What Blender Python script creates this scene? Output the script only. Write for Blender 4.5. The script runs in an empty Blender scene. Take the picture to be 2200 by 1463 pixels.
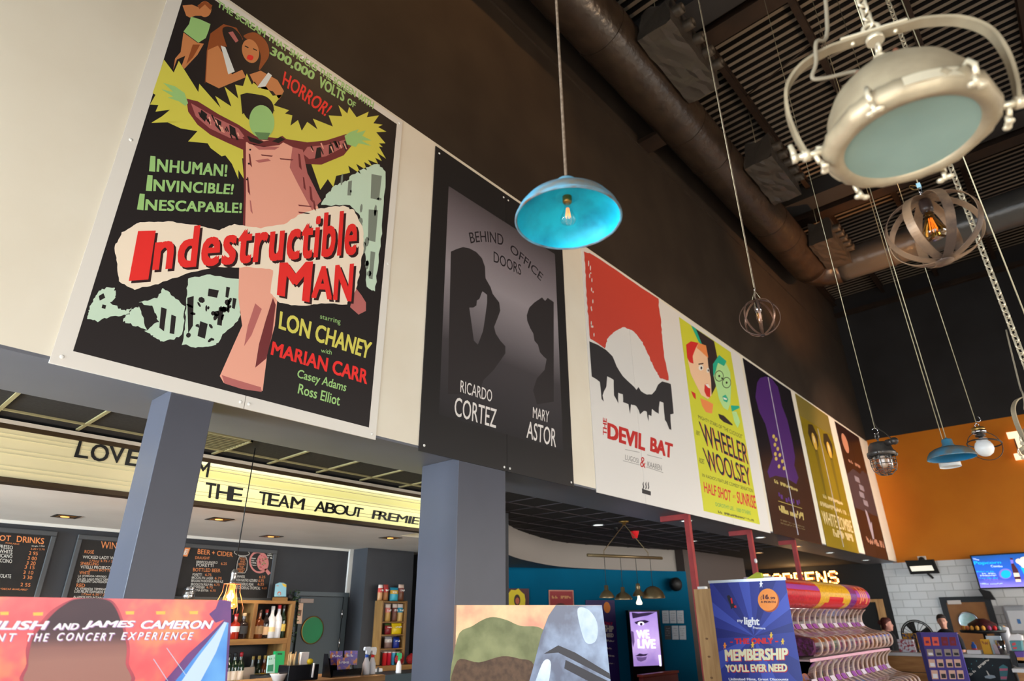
import bpy, math, random
from mathutils import Vector, Matrix
from mathutils.geometry import tessellate_polygon
random.seed(7)
S = bpy.context.scene
COL = S.collection
PI = math.pi
V = Vector

# ---------------------------------------------------------------- camera
W_, H_ = 2200.0, 1463.0
FPX = 1326.98                       # focal length in pixels of the 2200 px frame
YAW, PITCH, ROLL = -0.72664, 0.425126, -0.008416
EYE = V((0.0, 0.0, 1.68))
fw = V((math.sin(YAW)*math.cos(PITCH), math.cos(YAW)*math.cos(PITCH), math.sin(PITCH)))
rt = V((math.cos(YAW), -math.sin(YAW), 0.0))
up = rt.cross(fw)
rt, up = math.cos(ROLL)*rt + math.sin(ROLL)*up, math.cos(ROLL)*up - math.sin(ROLL)*rt
cam_d = bpy.data.cameras.new('camera')
cam = bpy.data.objects.new('camera', cam_d)
COL.objects.link(cam)
cam.matrix_world = Matrix(((rt.x, up.x, -fw.x, EYE.x), (rt.y, up.y, -fw.y, EYE.y), (rt.z, up.z, -fw.z, EYE.z), (0, 0, 0, 1)))
cam_d.sensor_width = 36.0
cam_d.lens = 36.0*FPX/W_
cam_d.clip_start, cam_d.clip_end = 0.05, 100
cam_d.dof.use_dof = True
cam_d.dof.focus_distance = 4.3
cam_d.dof.aperture_fstop = 1.8
S.camera = cam

# ---------------------------------------------------------------- world, lights, exposure
S.view_settings.view_transform = 'Standard'
S.view_settings.look = 'None'
S.view_settings.gamma = 1.0
S.view_settings.exposure = 0.0
S.view_settings.use_curve_mapping = False
S.cycles.max_bounces = 8
S.cycles.diffuse_bounces = 4
S.cycles.caustics_reflective = False
S.cycles.caustics_refractive = False
S.cycles.sample_clamp_indirect = 4.0
wd = bpy.data.worlds.new('world'); S.world = wd; wd.use_nodes = True
wd.node_tree.nodes['Background'].inputs[0].default_value = (0.75, 0.85, 1.0, 1)
wd.node_tree.nodes['Background'].inputs[1].default_value = 0.6

def area_light(name, loc, aim, sx, sy, power, color, spread=PI):
    d = bpy.data.lights.new(name, 'AREA'); d.shape = 'RECTANGLE'; d.size, d.size_y = sx, sy
    d.energy, d.color = power, color
    o = bpy.data.objects.new(name, d); COL.objects.link(o)
    o.location = loc; o.rotation_euler = (V(aim)-V(loc)).to_track_quat('-Z', 'Y').to_euler()
    d.spread = spread
    return o
def point_light(name, loc, power, color, r=0.05):
    d = bpy.data.lights.new(name, 'POINT'); d.energy, d.color, d.shadow_soft_size = power, color, r
    o = bpy.data.objects.new(name, d); COL.objects.link(o); o.location = loc
    return o
def spot_light(name, loc, aim, power, color, ang=1.2, r=0.05, blend=0.6):
    d = bpy.data.lights.new(name, 'SPOT'); d.energy, d.color, d.shadow_soft_size = power, color, r
    d.spot_size, d.spot_blend = ang, blend
    o = bpy.data.objects.new(name, d); COL.objects.link(o); o.location = loc
    o.rotation_euler = (V(aim)-V(loc)).to_track_quat('-Z', 'Y').to_euler()
    return o
# daylight through the tall shopfront glazing along the street side and behind the camera, plus an added far-end fill
area_light('daylight_street', (7.7, 8.5, 1.9), (0.0, 8.5, -1.9), 16.0, 3.4, 960, (1.0, 0.95, 0.88), 1.75)
area_light('far_end_fill', (7.7, 15.0, 2.2), (0.0, 15.0, 0.2), 8.5, 3.6, 620, (1.0, 0.96, 0.90), 2.2)  # extra light added to brighten the far end of the hall
area_light('daylight_entrance', (0.8, -5.75, 2.0), (0.3, 1.2, -0.6), 8.0, 3.6, 480, (0.80, 0.90, 1.0), 2.4)
area_light('daylight_bar_front', (-6.9, -5.9, 1.5), (-6.2, 5, 1.7), 4.4, 2.6, 1900, (0.72, 0.88, 1.0), 2.6)
sun_d = bpy.data.lights.new('sun', 'SUN'); sun_d.energy = 50; sun_d.color = (1.0, 0.95, 0.86); sun_d.angle = 0.01
sun = bpy.data.objects.new('sun', sun_d); COL.objects.link(sun); sun.rotation_euler = V((-0.25, 1.0, -0.80)).to_track_quat('-Z', 'Y').to_euler()
spot_light('gallery_fill_warm', (1.5, 16.0, 5.2), (-4.0, 17.3, 4.9), 1000, (1.0, 0.62, 0.42), 1.0)  # added warm spot tinting the far end of the poster wall, no fitting there
# assumed warm spots without fittings in the roof space, with an added fill between
spot_light('assumed_warm_spot', (-1.2, 3.0, 9.9), (-4.0, 3.4, 8.3), 260, (1.0, 0.55, 0.22), 1.5)  # spot added for an orange glow on the upper wall, its lamp only assumed
spot_light('roof_fill_warm_mid', (0.6, 7.0, 7.0), (-3.4, 8.2, 9.6), 260, (1.0, 0.66, 0.38), 2.2)  # added warm fill to lift the dark duct, not a lamp of the hall
spot_light('assumed_warm_spot_far', (-0.6, 14.2, 7.6), (-3.0, 14.6, 9.6), 420, (1.0, 0.42, 0.12), 1.7)  # assumed source, added to throw an orange-brown glow on the far duct

# ---------------------------------------------------------------- photo pixels to places (2200 x 1463 frame)
def ray(p):
    return (rt*(p[0]-W_/2)/FPX - up*(p[1]-H_/2)/FPX + fw)
def at_x(p, X):
    d = ray(p); return EYE + d*((X-EYE.x)/d.x)
def at_y(p, Y):
    d = ray(p); return EYE + d*((Y-EYE.y)/d.y)
def at_z(p, Z):
    d = ray(p); return EYE + d*((Z-EYE.z)/d.z)
def at_d(p, D):
    return EYE + ray(p).normalized()*D

class Frame:
    """A plane: origin o, axes u, v and normal n (towards the viewer side)."""
    def __init__(s, o, u, v):
        s.o, s.u, s.v = V(o), V(u).normalized(), V(v).normalized(); s.n = s.u.cross(s.v)
    def P(s, a, b, c=0.0):
        return s.o + s.u*a + s.v*b + s.n*c
    def px(s, p):
        d = ray(p); t = (s.o-EYE).dot(s.n)/d.dot(s.n); q = EYE + d*t - s.o
        return q.dot(s.u), q.dot(s.v)

# ---------------------------------------------------------------- materials
def lin(c):
    if max(c) <= 1.0: return (c[0], c[1], c[2], 1)
    f = lambda x: (x/255)/12.92 if x/255 <= 0.04045 else ((x/255+0.055)/1.055)**2.4
    return (f(c[0]), f(c[1]), f(c[2]), 1)
MATS = {}
def mat(name, c, rough=0.6, metal=0.0, spec=0.3, emit=0.0, emit_c=None, c2=None, scale=6.0, detail=4.0, stretch=None, bump=0.0, bscale=None, coat=0.0, ramp=(0.35, 0.65)):
    """Principled material; c2 mixes a second colour by noise (stretch: per-axis noise scale); bump adds a noise bump."""
    if name in MATS: return MATS[name]
    m = bpy.data.materials.new(name); m.use_nodes = True
    nt = m.node_tree; b = nt.nodes['Principled BSDF']
    b.inputs['Base Color'].default_value = lin(c)
    b.inputs['Roughness'].default_value = rough; b.inputs['Metallic'].default_value = metal
    b.inputs['Specular IOR Level'].default_value = spec
    if coat: b.inputs['Coat Weight'].default_value = coat
    if emit:
        b.inputs['Emission Color'].default_value = lin(emit_c or c); b.inputs['Emission Strength'].default_value = emit
    if c2 is not None or bump:
        tc = nt.nodes.new('ShaderNodeTexCoord'); mp = nt.nodes.new('ShaderNodeMapping')
        nt.links.new(tc.outputs['Object'], mp.inputs[0])
        if stretch: mp.inputs['Scale'].default_value = stretch
    if c2 is not None:
        n = nt.nodes.new('ShaderNodeTexNoise'); n.inputs['Scale'].default_value = scale; n.inputs['Detail'].default_value = detail
        nt.links.new(mp.outputs[0], n.inputs['Vector'])
        r = nt.nodes.new('ShaderNodeValToRGB'); r.color_ramp.elements[0].position, r.color_ramp.elements[1].position = ramp
        r.color_ramp.elements[0].color = lin(c); r.color_ramp.elements[1].color = lin(c2)
        nt.links.new(n.outputs['Fac'], r.inputs[0]); nt.links.new(r.outputs[0], b.inputs['Base Color'])
        if emit: nt.links.new(r.outputs[0], b.inputs['Emission Color'])
    if bump:
        n2 = nt.nodes.new('ShaderNodeTexNoise'); n2.inputs['Scale'].default_value = bscale or scale; n2.inputs['Detail'].default_value = 5
        nt.links.new(mp.outputs[0], n2.inputs['Vector'])
        bp = nt.nodes.new('ShaderNodeBump'); bp.inputs['Strength'].default_value = bump; bp.inputs['Distance'].default_value = 0.02
        nt.links.new(n2.outputs['Fac'], bp.inputs['Height']); nt.links.new(bp.outputs[0], b.inputs['Normal'])
    MATS[name] = m
    return m
def glass(name, tint=(1, 1, 1), refl=0.12, rough=0.05):
    if name in MATS: return MATS[name]
    m = bpy.data.materials.new(name); m.use_nodes = True; nt = m.node_tree
    for n in list(nt.nodes): nt.nodes.remove(n)
    o = nt.nodes.new('ShaderNodeOutputMaterial'); t = nt.nodes.new('ShaderNodeBsdfTransparent'); g = nt.nodes.new('ShaderNodeBsdfGlossy')
    t.inputs[0].default_value = lin(tint) if max(tint) > 1 else (*tint, 1); g.inputs['Roughness'].default_value = rough
    x = nt.nodes.new('ShaderNodeMixShader'); l = nt.nodes.new('ShaderNodeLayerWeight'); l.inputs[0].default_value = refl+0.15
    nt.links.new(l.outputs['Facing'], x.inputs[0]); nt.links.new(t.outputs[0], x.inputs[1]); nt.links.new(g.outputs[0], x.inputs[2])
    mr = nt.nodes.new('ShaderNodeMath'); mr.operation = 'MULTIPLY_ADD'; mr.inputs[1].default_value = 0.6; mr.inputs[2].default_value = refl*0.4
    nt.links.new(l.outputs['Facing'], mr.inputs[0]); nt.links.new(mr.outputs[0], x.inputs[0]); nt.links.new(x.outputs[0], o.inputs[0])
    MATS[name] = m
    return m
def grad(name, stops, axis='Z', lo=0.0, hi=1.0, rough=0.5, emit=0.0, noise=0.0, nscale=3.0):
    """A printed or back-lit colour blend along one object axis between lo and hi metres."""
    if name in MATS: return MATS[name]
    m = bpy.data.materials.new(name); m.use_nodes = True; nt = m.node_tree; b = nt.nodes['Principled BSDF']
    b.inputs['Roughness'].default_value = rough; b.inputs['Specular IOR Level'].default_value = 0.3
    tc = nt.nodes.new('ShaderNodeTexCoord'); sp = nt.nodes.new('ShaderNodeSeparateXYZ'); nt.links.new(tc.outputs['Object'], sp.inputs[0])
    mr = nt.nodes.new('ShaderNodeMapRange'); mr.inputs['From Min'].default_value, mr.inputs['From Max'].default_value = lo, hi
    nt.links.new(sp.outputs[axis], mr.inputs['Value'])
    src = mr.outputs[0]
    if noise:
        n = nt.nodes.new('ShaderNodeTexNoise'); n.inputs['Scale'].default_value = nscale; nt.links.new(tc.outputs['Object'], n.inputs['Vector'])
        a = nt.nodes.new('ShaderNodeMath'); a.operation = 'MULTIPLY_ADD'; a.inputs[1].default_value = noise; nt.links.new(n.outputs['Fac'], a.inputs[0]); nt.links.new(src, a.inputs[2])
        s2 = nt.nodes.new('ShaderNodeMath'); s2.operation = 'SUBTRACT'; s2.inputs[1].default_value = noise/2; nt.links.new(a.outputs[0], s2.inputs[0]); src = s2.outputs[0]
    r = nt.nodes.new('ShaderNodeValToRGB'); e = r.color_ramp.elements
    e[0].position, e[0].color = stops[0][0], lin(stops[0][1]); e[1].position, e[1].color = stops[-1][0], lin(stops[-1][1])
    for p, c in stops[1:-1]:
        k = e.new(p); k.color = lin(c)
    nt.links.new(src, r.inputs[0]); nt.links.new(r.outputs[0], b.inputs['Base Color'])
    if emit:
        nt.links.new(r.outputs[0], b.inputs['Emission Color']); b.inputs['Emission Strength'].default_value = emit
    MATS[name] = m
    return m
def ink(c, rough=0.5):
    return mat('ink_%d_%d_%d' % tuple(int(x) for x in c), c, rough, spec=0.3)

# ---------------------------------------------------------------- mesh builder
_TXT = {}
def glyphs(body, bold=0.0, shear=0.0, space=1.0):
    k = (body, bold, shear, space)
    if k in _TXT: return _TXT[k]
    cu = bpy.data.curves.new('t', 'FONT'); cu.body = body; cu.size = 1.0; cu.shear = shear
    cu.space_character = space; cu.resolution_u = 3
    ob = bpy.data.objects.new('t', cu)
    me = bpy.data.meshes.new_from_object(ob)
    vs = [(v.co.x, v.co.y) for v in me.vertices]; fs = [tuple(p.vertices) for p in me.polygons]
    bpy.data.objects.remove(ob); bpy.data.curves.remove(cu); bpy.data.meshes.remove(me)
    if bold > 0.004:                     # heavier weight: overlapping copies of the outline
        b = bold*1.0; base, bf = vs, fs; vs, fs = [], []
        for dx, dy in ((0, 0), (-b, -b), (b, -b), (b, b), (-b, b)) + (((b, 0), (-b, 0), (0, b), (0, -b)) if b > 0.035 else ()):
            n0 = len(vs); kz = (n0/len(base))*0.00005; vs = vs + [(x+dx, y+dy*0.6, kz) for x, y in base]; fs = fs + [tuple(i+n0 for i in f) for f in bf]
    x0, x1 = min(v[0] for v in vs), max(v[0] for v in vs); y0, y1 = min(v[1] for v in vs), max(v[1] for v in vs)
    _TXT[k] = ([((v[0]-x0)/(x1-x0), (v[1]-y0)/(y1-y0), v[2] if len(v) > 2 else 0.0) for v in vs], fs, (x1-x0)/(y1-y0))
    return _TXT[k]

class MB:
    def __init__(s):
        s.v, s.f, s.m, s.sm = [], [], [], []
    def add(s, vs, fs, mi=0, smooth=False):
        b = len(s.v); s.v += [V(x) for x in vs]
        for f in fs:
            s.f.append([b+i for i in f]); s.m.append(mi); s.sm.append(smooth)
        return s
    def box(s, lo, hi, mi=0):
        x0, y0, z0 = lo; x1, y1, z1 = hi
        vs = [(x0, y0, z0), (x1, y0, z0), (x1, y1, z0), (x0, y1, z0), (x0, y0, z1), (x1, y0, z1), (x1, y1, z1), (x0, y1, z1)]
        return s.add(vs, [(0, 3, 2, 1), (4, 5, 6, 7), (0, 1, 5, 4), (1, 2, 6, 5), (2, 3, 7, 6), (3, 0, 4, 7)], mi)
    def fbox(s, fr, a0, a1, b0, b1, c0, c1, mi=0):
        vs = [fr.P(a, b, c) for c in (c0, c1) for a, b in ((a0, b0), (a1, b0), (a1, b1), (a0, b1))]
        return s.add(vs, [(0, 3, 2, 1), (4, 5, 6, 7), (0, 1, 5, 4), (1, 2, 6, 5), (2, 3, 7, 6), (3, 0, 4, 7)], mi)
    def rings(s, rows, closed=True, mi=0, smooth=True, cap0=True, cap1=True):
        n = len(rows[0]); b = len(s.v)
        for r in rows: s.v += [V(p) for p in r]
        for i in range(len(rows)-1):
            for j in range(n if closed else n-1):
                k = (j+1) % n
                s.f.append([b+i*n+j, b+i*n+k, b+(i+1)*n+k, b+(i+1)*n+j]); s.m.append(mi); s.sm.append(smooth)
        if cap0: s.f.append([b+j for j in reversed(range(n))]); s.m.append(mi); s.sm.append(False)
        if cap1: s.f.append([b+(len(rows)-1)*n+j for j in range(n)]); s.m.append(mi); s.sm.append(False)
        return s
    def tube(s, pts, r, n=8, mi=0, closed=False, smooth=True):
        pts = [V(p) for p in pts]; rs = r if isinstance(r, (list, tuple)) else [r]*len(pts)
        rows = []; ref = None
        for i, p in enumerate(pts):
            a = pts[i-1] if (i > 0 or closed) else pts[i]; c = pts[(i+1) % len(pts)] if (i < len(pts)-1 or closed) else pts[i]
            t = (c-a).normalized()
            if ref is None:
                ref = t.orthogonal().normalized()
            ref = (ref - t*ref.dot(t))
            ref = ref.normalized() if ref.length > 1e-6 else t.orthogonal().normalized()
            w = t.cross(ref)
            rows.append([p + (ref*math.cos(2*PI*k/n) + w*math.sin(2*PI*k/n))*rs[i] for k in range(n)])
        if closed: rows.append(rows[0])
        return s.rings(rows, True, mi, smooth, not closed, not closed)
    def cyl(s, p0, p1, r0, r1=None, n=16, mi=0):
        return s.tube([p0, p1], [r0, r0 if r1 is None else r1], n, mi)
    def lathe(s, prof, c, n=32, mi=0, axis=(0, 0, 1), smooth=True, cap0=False, cap1=False):
        ax = V(axis).normalized(); u = ax.orthogonal().normalized(); w = ax.cross(u); c = V(c)
        rows = [[c + ax*z + (u*math.cos(2*PI*k/n) + w*math.sin(2*PI*k/n))*max(r, 1e-5) for k in range(n)] for r, z in prof]
        return s.rings(rows, True, mi, smooth, cap0, cap1)
    def sphere(s, c, r, n=16, mi=0, sx=1, sy=1, sz=1):
        c = V(c); rows = []
        for i in range(n//2+1):
            t = PI*i/(n//2); rr = max(math.sin(t), 1e-4)
            rows.append([c + V((r*sx*rr*math.cos(2*PI*k/n), r*sy*rr*math.sin(2*PI*k/n), -r*sz*math.cos(t))) for k in range(n)])
        return s.rings(rows, True, mi, True, False, False)
    def torus(s, c, axis, R, r, n=32, k=8, mi=0, a0=0.0, a1=2*PI):
        ax = V(axis).normalized(); u = ax.orthogonal().normalized(); w = ax.cross(u); c = V(c)
        full = abs(a1-a0-2*PI) < 1e-6; m = n if full else n+1
        pts = [c + (u*math.cos(a0+(a1-a0)*i/n) + w*math.sin(a0+(a1-a0)*i/n))*R for i in range(m)]
        return s.tube(pts, r, k, mi, closed=full)
    def hoop(s, c, axis, R, width, thick, n=48, mi=0, sx=1.0, vert=None):
        """flat band bent to a ring: width along the axis, thick along the radius"""
        ax = V(axis).normalized(); u = V(vert).normalized() if vert is not None else ax.orthogonal().normalized(); w = ax.cross(u); c = V(c); rows = []
        for i in range(n):
            t = 2*PI*i/n; d = u*math.cos(t)*sx + w*math.sin(t)
            rows.append([c + d*(R-thick/2) - ax*width/2, c + d*(R+thick/2) - ax*width/2, c + d*(R+thick/2) + ax*width/2, c + d*(R-thick/2) + ax*width/2])
        rows.append(rows[0])
        return s.rings(rows, True, mi, False, False, False)
    def poly(s, pts, mi=0):
        t = tessellate_polygon([[V(p) for p in pts]])
        return s.add(pts, [tuple(x) for x in t], mi)
    def prism(s, pts, off, mi=0):
        off = V(off); n = len(pts); a = [V(p) for p in pts]; b = [p+off for p in a]
        t = tessellate_polygon([a]); fs = [tuple(x) for x in t] + [tuple(i+n for i in reversed(x)) for x in t]
        fs += [(i, (i+1) % n, n+(i+1) % n, n+i) for i in range(n)]
        return s.add(a+b, fs, mi)
    # flat print on a plane: photo pixels, layer = height in half millimetres
    def ppoly(s, fr, pts, mi=0, layer=1):
        return s.poly([fr.P(*fr.px(p), layer*0.0006) for p in pts], mi)
    def apoly(s, fr, pts, mi=0, layer=1):
        return s.poly([fr.P(a, b, layer*0.0006) for a, b in pts], mi)
    def ptext(s, fr, body, q, mi=0, layer=2, bold=0.02, shear=0.0, space=1.0, thick=0.0, arc=0.0):
        """text filling the pixel quad q = TL, TR, BR, BL"""
        return s.atext(fr, body, [fr.px(p) for p in q], mi, layer, bold, shear, space, thick, arc)
    def atext(s, fr, body, q, mi=0, layer=2, bold=0.02, shear=0.0, space=1.0, thick=0.0, arc=0.0):
        vs, fs, asp = glyphs(body, bold, shear, space)
        tl, tr, br, bl = [V((x[0], x[1])) for x in q]
        def at(x, y, c):
            yy = y + arc*4*x*(1-x)
            p = (bl*(1-x)+br*x)*(1-yy) + (tl*(1-x)+tr*x)*yy
            return fr.P(p.x, p.y, c)
        c = layer*0.0006
        if thick:
            n = len(vs); es = {}
            for f in fs:
                for i in range(len(f)):
                    e = (f[i], f[(i+1) % len(f)]); es[e] = es.get(e, 0)+1
            side = [(a, b2, b2+n, a+n) for (a, b2) in es if (b2, a) not in es]
            return s.add([at(x, y, c) for x, y, z in vs] + [at(x, y, c+thick+z) for x, y, z in vs], [tuple(reversed(f)) for f in fs] + [tuple(i+n for i in f) for f in fs] + side, mi)
        return s.add([at(x, y, c+z) for x, y, z in vs], fs, mi)
    def rtext(s, fr, body, a0, b0, h, mi=0, w=None, layer=2, bold=0.02, shear=0.0, space=1.0, center=False, thick=0.0):
        """text with its lower left corner (or lower middle) at (a0, b0), height h, width w or natural"""
        asp = glyphs(body, bold, shear, space)[2]; w = w or asp*h
        if center: a0 -= w/2
        return s.atext(fr, body, [(a0, b0+h), (a0+w, b0+h), (a0+w, b0), (a0, b0)], mi, layer, bold, shear, space, thick)
    def split(s):
        """the mesh cut into groups of islands that lie close together, so each far-off word, patch or screw is a part of its own"""
        up_ = list(range(len(s.v)))
        def fd(i):
            while up_[i] != i: up_[i] = up_[up_[i]]; i = up_[i]
            return i
        for f in s.f:
            for i in f[1:]: up_[fd(i)] = fd(f[0])
        isl = {}
        for k, f in enumerate(s.f): isl.setdefault(fd(f[0]), []).append(k)
        keys = list(isl); bx = []
        for k in keys:
            ps = [s.v[i] for fi in isl[k] for i in s.f[fi]]
            lo = [min(p[j] for p in ps) for j in range(3)]; hi = [max(p[j] for p in ps) for j in range(3)]
            bx.append((lo, hi, max(hi[j]-lo[j] for j in range(3))))
        g = list(range(len(keys)))
        def gf(i):
            while g[i] != i: g[i] = g[g[i]]; i = g[i]
            return i
        for a in range(len(keys)):
            la, ha, sa = bx[a]
            for b in range(a+1, len(keys)):
                lb_, hb, sb = bx[b]; lim = max(0.02, 0.48*max(sa, sb)); d = 0.0
                for j in range(3):
                    q = max(0.0, la[j]-hb[j], lb_[j]-ha[j]); d += q*q
                if d <= lim*lim: g[gf(b)] = gf(a)
        out = {}
        for a, k in enumerate(keys): out.setdefault(gf(a), []).extend(isl[k])
        if len(out) == 1: return [s]
        res = []
        for fs in out.values():
            m = MB(); ix = {}
            for fi in sorted(fs):
                for i in s.f[fi]:
                    if i not in ix: ix[i] = len(m.v); m.v.append(s.v[i])
                m.f.append([ix[i] for i in s.f[fi]]); m.m.append(s.m[fi]); m.sm.append(s.sm[fi])
            res.append(m)
        return res
    def build(s, name, mats, parent=None, bevel=0.0, origin=None):
        if parent is not None and name in ('lettering', 'poster_print', 'logo_print', 'screw', 'knot_pattern', 'white_sweets'):
            ps = s.split()
            if len(ps) > 1:
                os_ = [m._build(name, mats, parent, bevel, origin) for m in ps]
                return os_[0]
        return s._build(name, mats, parent, bevel, origin)
    def _build(s, name, mats, parent=None, bevel=0.0, origin=None):
        root = parent
        while root is not None and root.parent is not None: root = root.parent
        if root is not None: o = root.location.copy()
        elif origin is not None: o = V(origin)
        else:
            xs = [p.x for p in s.v]; ys = [p.y for p in s.v]; zs = [p.z for p in s.v]
            o = V(((min(xs)+max(xs))/2, (min(ys)+max(ys))/2, min(zs)))
        me = bpy.data.meshes.new(name)
        me.from_pydata([p-o for p in s.v], [], s.f); me.validate(clean_customdata=False)
        for m in (mats if isinstance(mats, (list, tuple)) else [mats]): me.materials.append(m)
        if len(me.polygons) == len(s.f):
            me.polygons.foreach_set('material_index', s.m); me.polygons.foreach_set('use_smooth', s.sm)
        me.update()
        ob = bpy.data.objects.new(name, me); COL.objects.link(ob)
        if parent is not None: ob.parent = parent
        else: ob.location = o
        if bevel:
            b = ob.modifiers.new('bevel', 'BEVEL'); b.width = bevel; b.segments = 2; b.limit_method = 'ANGLE'
        return ob

def tag(o, label, cat, group=None, kind=None):
    o['label'] = label; o['category'] = cat
    if group: o['group'] = group
    if kind: o['kind'] = kind
    return o
def thing(name, loc, label, cat, group=None):
    o = bpy.data.objects.new(name, None); COL.objects.link(o); o.location = loc; o.empty_display_size = 0.1
    return tag(o, label, cat, group)
def struct(name, mb, mats, parent=None, bevel=0.0):
    o = mb.build(name, mats, parent, bevel)
    if parent is None: o['kind'] = 'structure'
    return o
def dup(o, loc=None, rot=None, label=None, group=None):
    c = o.copy(); COL.objects.link(c)
    if loc is not None: c.location = loc
    if rot is not None: c.rotation_euler = rot
    if label: c['label'] = label
    if group: c['group'] = group
    for ch in o.children:
        k = ch.copy(); COL.objects.link(k); k.parent = c
        for g in ch.children:
            h = g.copy(); COL.objects.link(h); h.parent = k
    return c
def arc_pts(c, u, w, r, a0, a1, n):
    return [V(c) + (V(u)*math.cos(a0+(a1-a0)*i/n) + V(w)*math.sin(a0+(a1-a0)*i/n))*r for i in range(n+1)]
Z3 = V((0, 0, 1))
# ================================================================ SETTING
XW = -4.0                            # face of the poster wall
ZS, ZT = 3.01, 6.32                  # soffit and top of the white band
ZC = 10.95                           # roof deck
YF = 19.98                           # far wall
M_white = mat('cream_wall_paint', (228, 222, 206), 0.75, c2=(222, 214, 196), scale=1.2)
M_brown = mat('black_brown_wall_paint', (52, 42, 32), 0.8, c2=(44, 34, 25), scale=1.5)
M_charcoal = mat('charcoal_wall_paint', (46, 45, 46), 0.8, c2=(40, 38, 38), scale=1.0)
M_grey = mat('blue_grey_paint', (78, 80, 91), 0.4, c2=(73, 75, 85), scale=1.5)
M_floor = mat('grey_floor_tile', (206, 196, 182), 0.4, c2=(194, 184, 170), scale=2.0)
M_orange = mat('orange_wall_paint', (205, 122, 22), 0.7, c2=(196, 112, 18), scale=1.0)
M_blk = mat('black_paint', (24, 22, 20), 0.6)
M_teal = mat('teal_wall_paint', (0, 94, 128), 0.8, spec=0.08, c2=(0, 86, 117), scale=1.0)
M_blackgrid = mat('black_ceiling_tile', (40, 37, 34), 0.9, c2=(30, 27, 25), scale=40.0)
M_barceil = mat('bar_ceiling_paint', (226, 217, 206), 0.55, c2=(216, 206, 194), scale=1.5)
M_barwall = mat('dark_slate_paint', (58, 60, 64), 0.7, c2=(50, 51, 55), scale=1.2)

struct('floor', MB().box((-10, -6.2, -0.1), (8.2, 23.5, 0.0)), M_floor)
struct('wall_right', MB().box((8.0, -6.2, 0.0), (8.2, 20.2, ZC)), M_brown)
struct('wall_back', MB().box((-10, -6.4, 4.3), (8.2, -6.2, ZC)).box((-10, -6.4, 0), (-9.4, -6.2, 4.3)).box((-9.4, -6.4, 2.95), (-4.1, -6.2, 4.3)).box((-4.5, -6.4, 0), (-4.0, -6.2, 4.3)).box((-5.2, -6.4, 2.95), (-4.0, -6.2, 4.3)).box((5.2, -6.4, 0), (8.2, -6.2, 4.3)), M_brown)
gm_ = MB()
for xx in (-4.0, -2.2, -0.4, 1.4, 3.2, 5.1): gm_.box((xx, -6.36, 0), (xx+0.1, -6.24, 4.3))
for zz in (0.0, 2.3, 4.2): gm_.box((-4.0, -6.355, zz), (5.2, -6.245, zz+0.1))
struct('window_1_frame', gm_, mat('window_frame_grey', (60, 62, 64), 0.4))
gm2 = MB()
for xx in (-9.4, -7.8, -6.2, -4.6): gm2.box((xx, -6.36, 0), (xx+0.1, -6.24, 2.95))
for zz in (0.0, 2.85): gm2.box((-9.4, -6.355, zz), (-4.5, -6.245, zz+0.1))
struct('window_2_frame', gm2, MATS['window_frame_grey'])
struct('window_1', MB().box((-3.95, -6.31, 0.02), (5.15, -6.30, 4.28)), glass('shop_glazing', (1, 1, 1), 0.05))
# poster wall: white band with brown wall above
struct('wall_left', MB().box((-4.12, -6.2, ZS+0.02), (XW, YF, ZT)), M_white)
struct('wall_left_upper', MB().box((-4.12, -6.2, ZT), (XW-0.004, YF, ZC)), M_brown)
struct('trim_1', MB().box((XW-0.004, -6.2, 9.33), (XW+0.02, YF, 9.37)), M_brown)
# soffit under the band
struct('trim_2', MB().box((-4.77, -6.2, ZS), (XW, YF, ZS+0.02)), mat('soffit_paint', (103, 105, 113), 0.45, c2=(95, 97, 104), scale=0.8))
# far wall: charcoal above, orange, tiles below
struct('wall_far_upper', MB().box((-4.1, YF, 6.36), (8.2, YF+0.2, ZC)), M_charcoal)
struct('wall_far', MB().box((-4.1, YF, 3.0), (8.2, YF+0.2, 6.36)), M_orange)
mt = bpy.data.materials.new('white_metro_tile'); mt.use_nodes = True; nt = mt.node_tree; b = nt.nodes['Principled BSDF']
tc = nt.nodes.new('ShaderNodeTexCoord'); mp = nt.nodes.new('ShaderNodeMapping'); mp.inputs['Rotation'].default_value = (PI/2, 0, 0)
br = nt.nodes.new('ShaderNodeTexBrick'); br.inputs['Color1'].default_value = lin((206, 206, 204)); br.inputs['Color2'].default_value = lin((192, 192, 190)); br.inputs['Mortar'].default_value = lin((166, 166, 164))
br.inputs['Scale'].default_value = 1.0; br.inputs['Brick Width'].default_value = 0.40; br.inputs['Row Height'].default_value = 0.19; br.inputs['Mortar Size'].default_value = 0.012
nt.links.new(tc.outputs['Object'], mp.inputs[0]); nt.links.new(mp.outputs[0], br.inputs['Vector']); nt.links.new(br.outputs['Color'], b.inputs['Base Color']); b.inputs['Roughness'].default_value = 0.3
struct('wall_far_tiled', MB().box((-4.39, YF-0.01, 0.0), (8.2, YF+0.2, 3.0)), mt)
struct('wall_corridor', MB().box((-10, YF-0.04, 0.0), (-4.41, YF+0.5, ZS+0.02)), M_blk)
struct('wall_corridor_side', MB().box((-4.41, YF-0.02, 0.0), (-4.385, YF+0.5, ZS)), M_blk)

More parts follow.
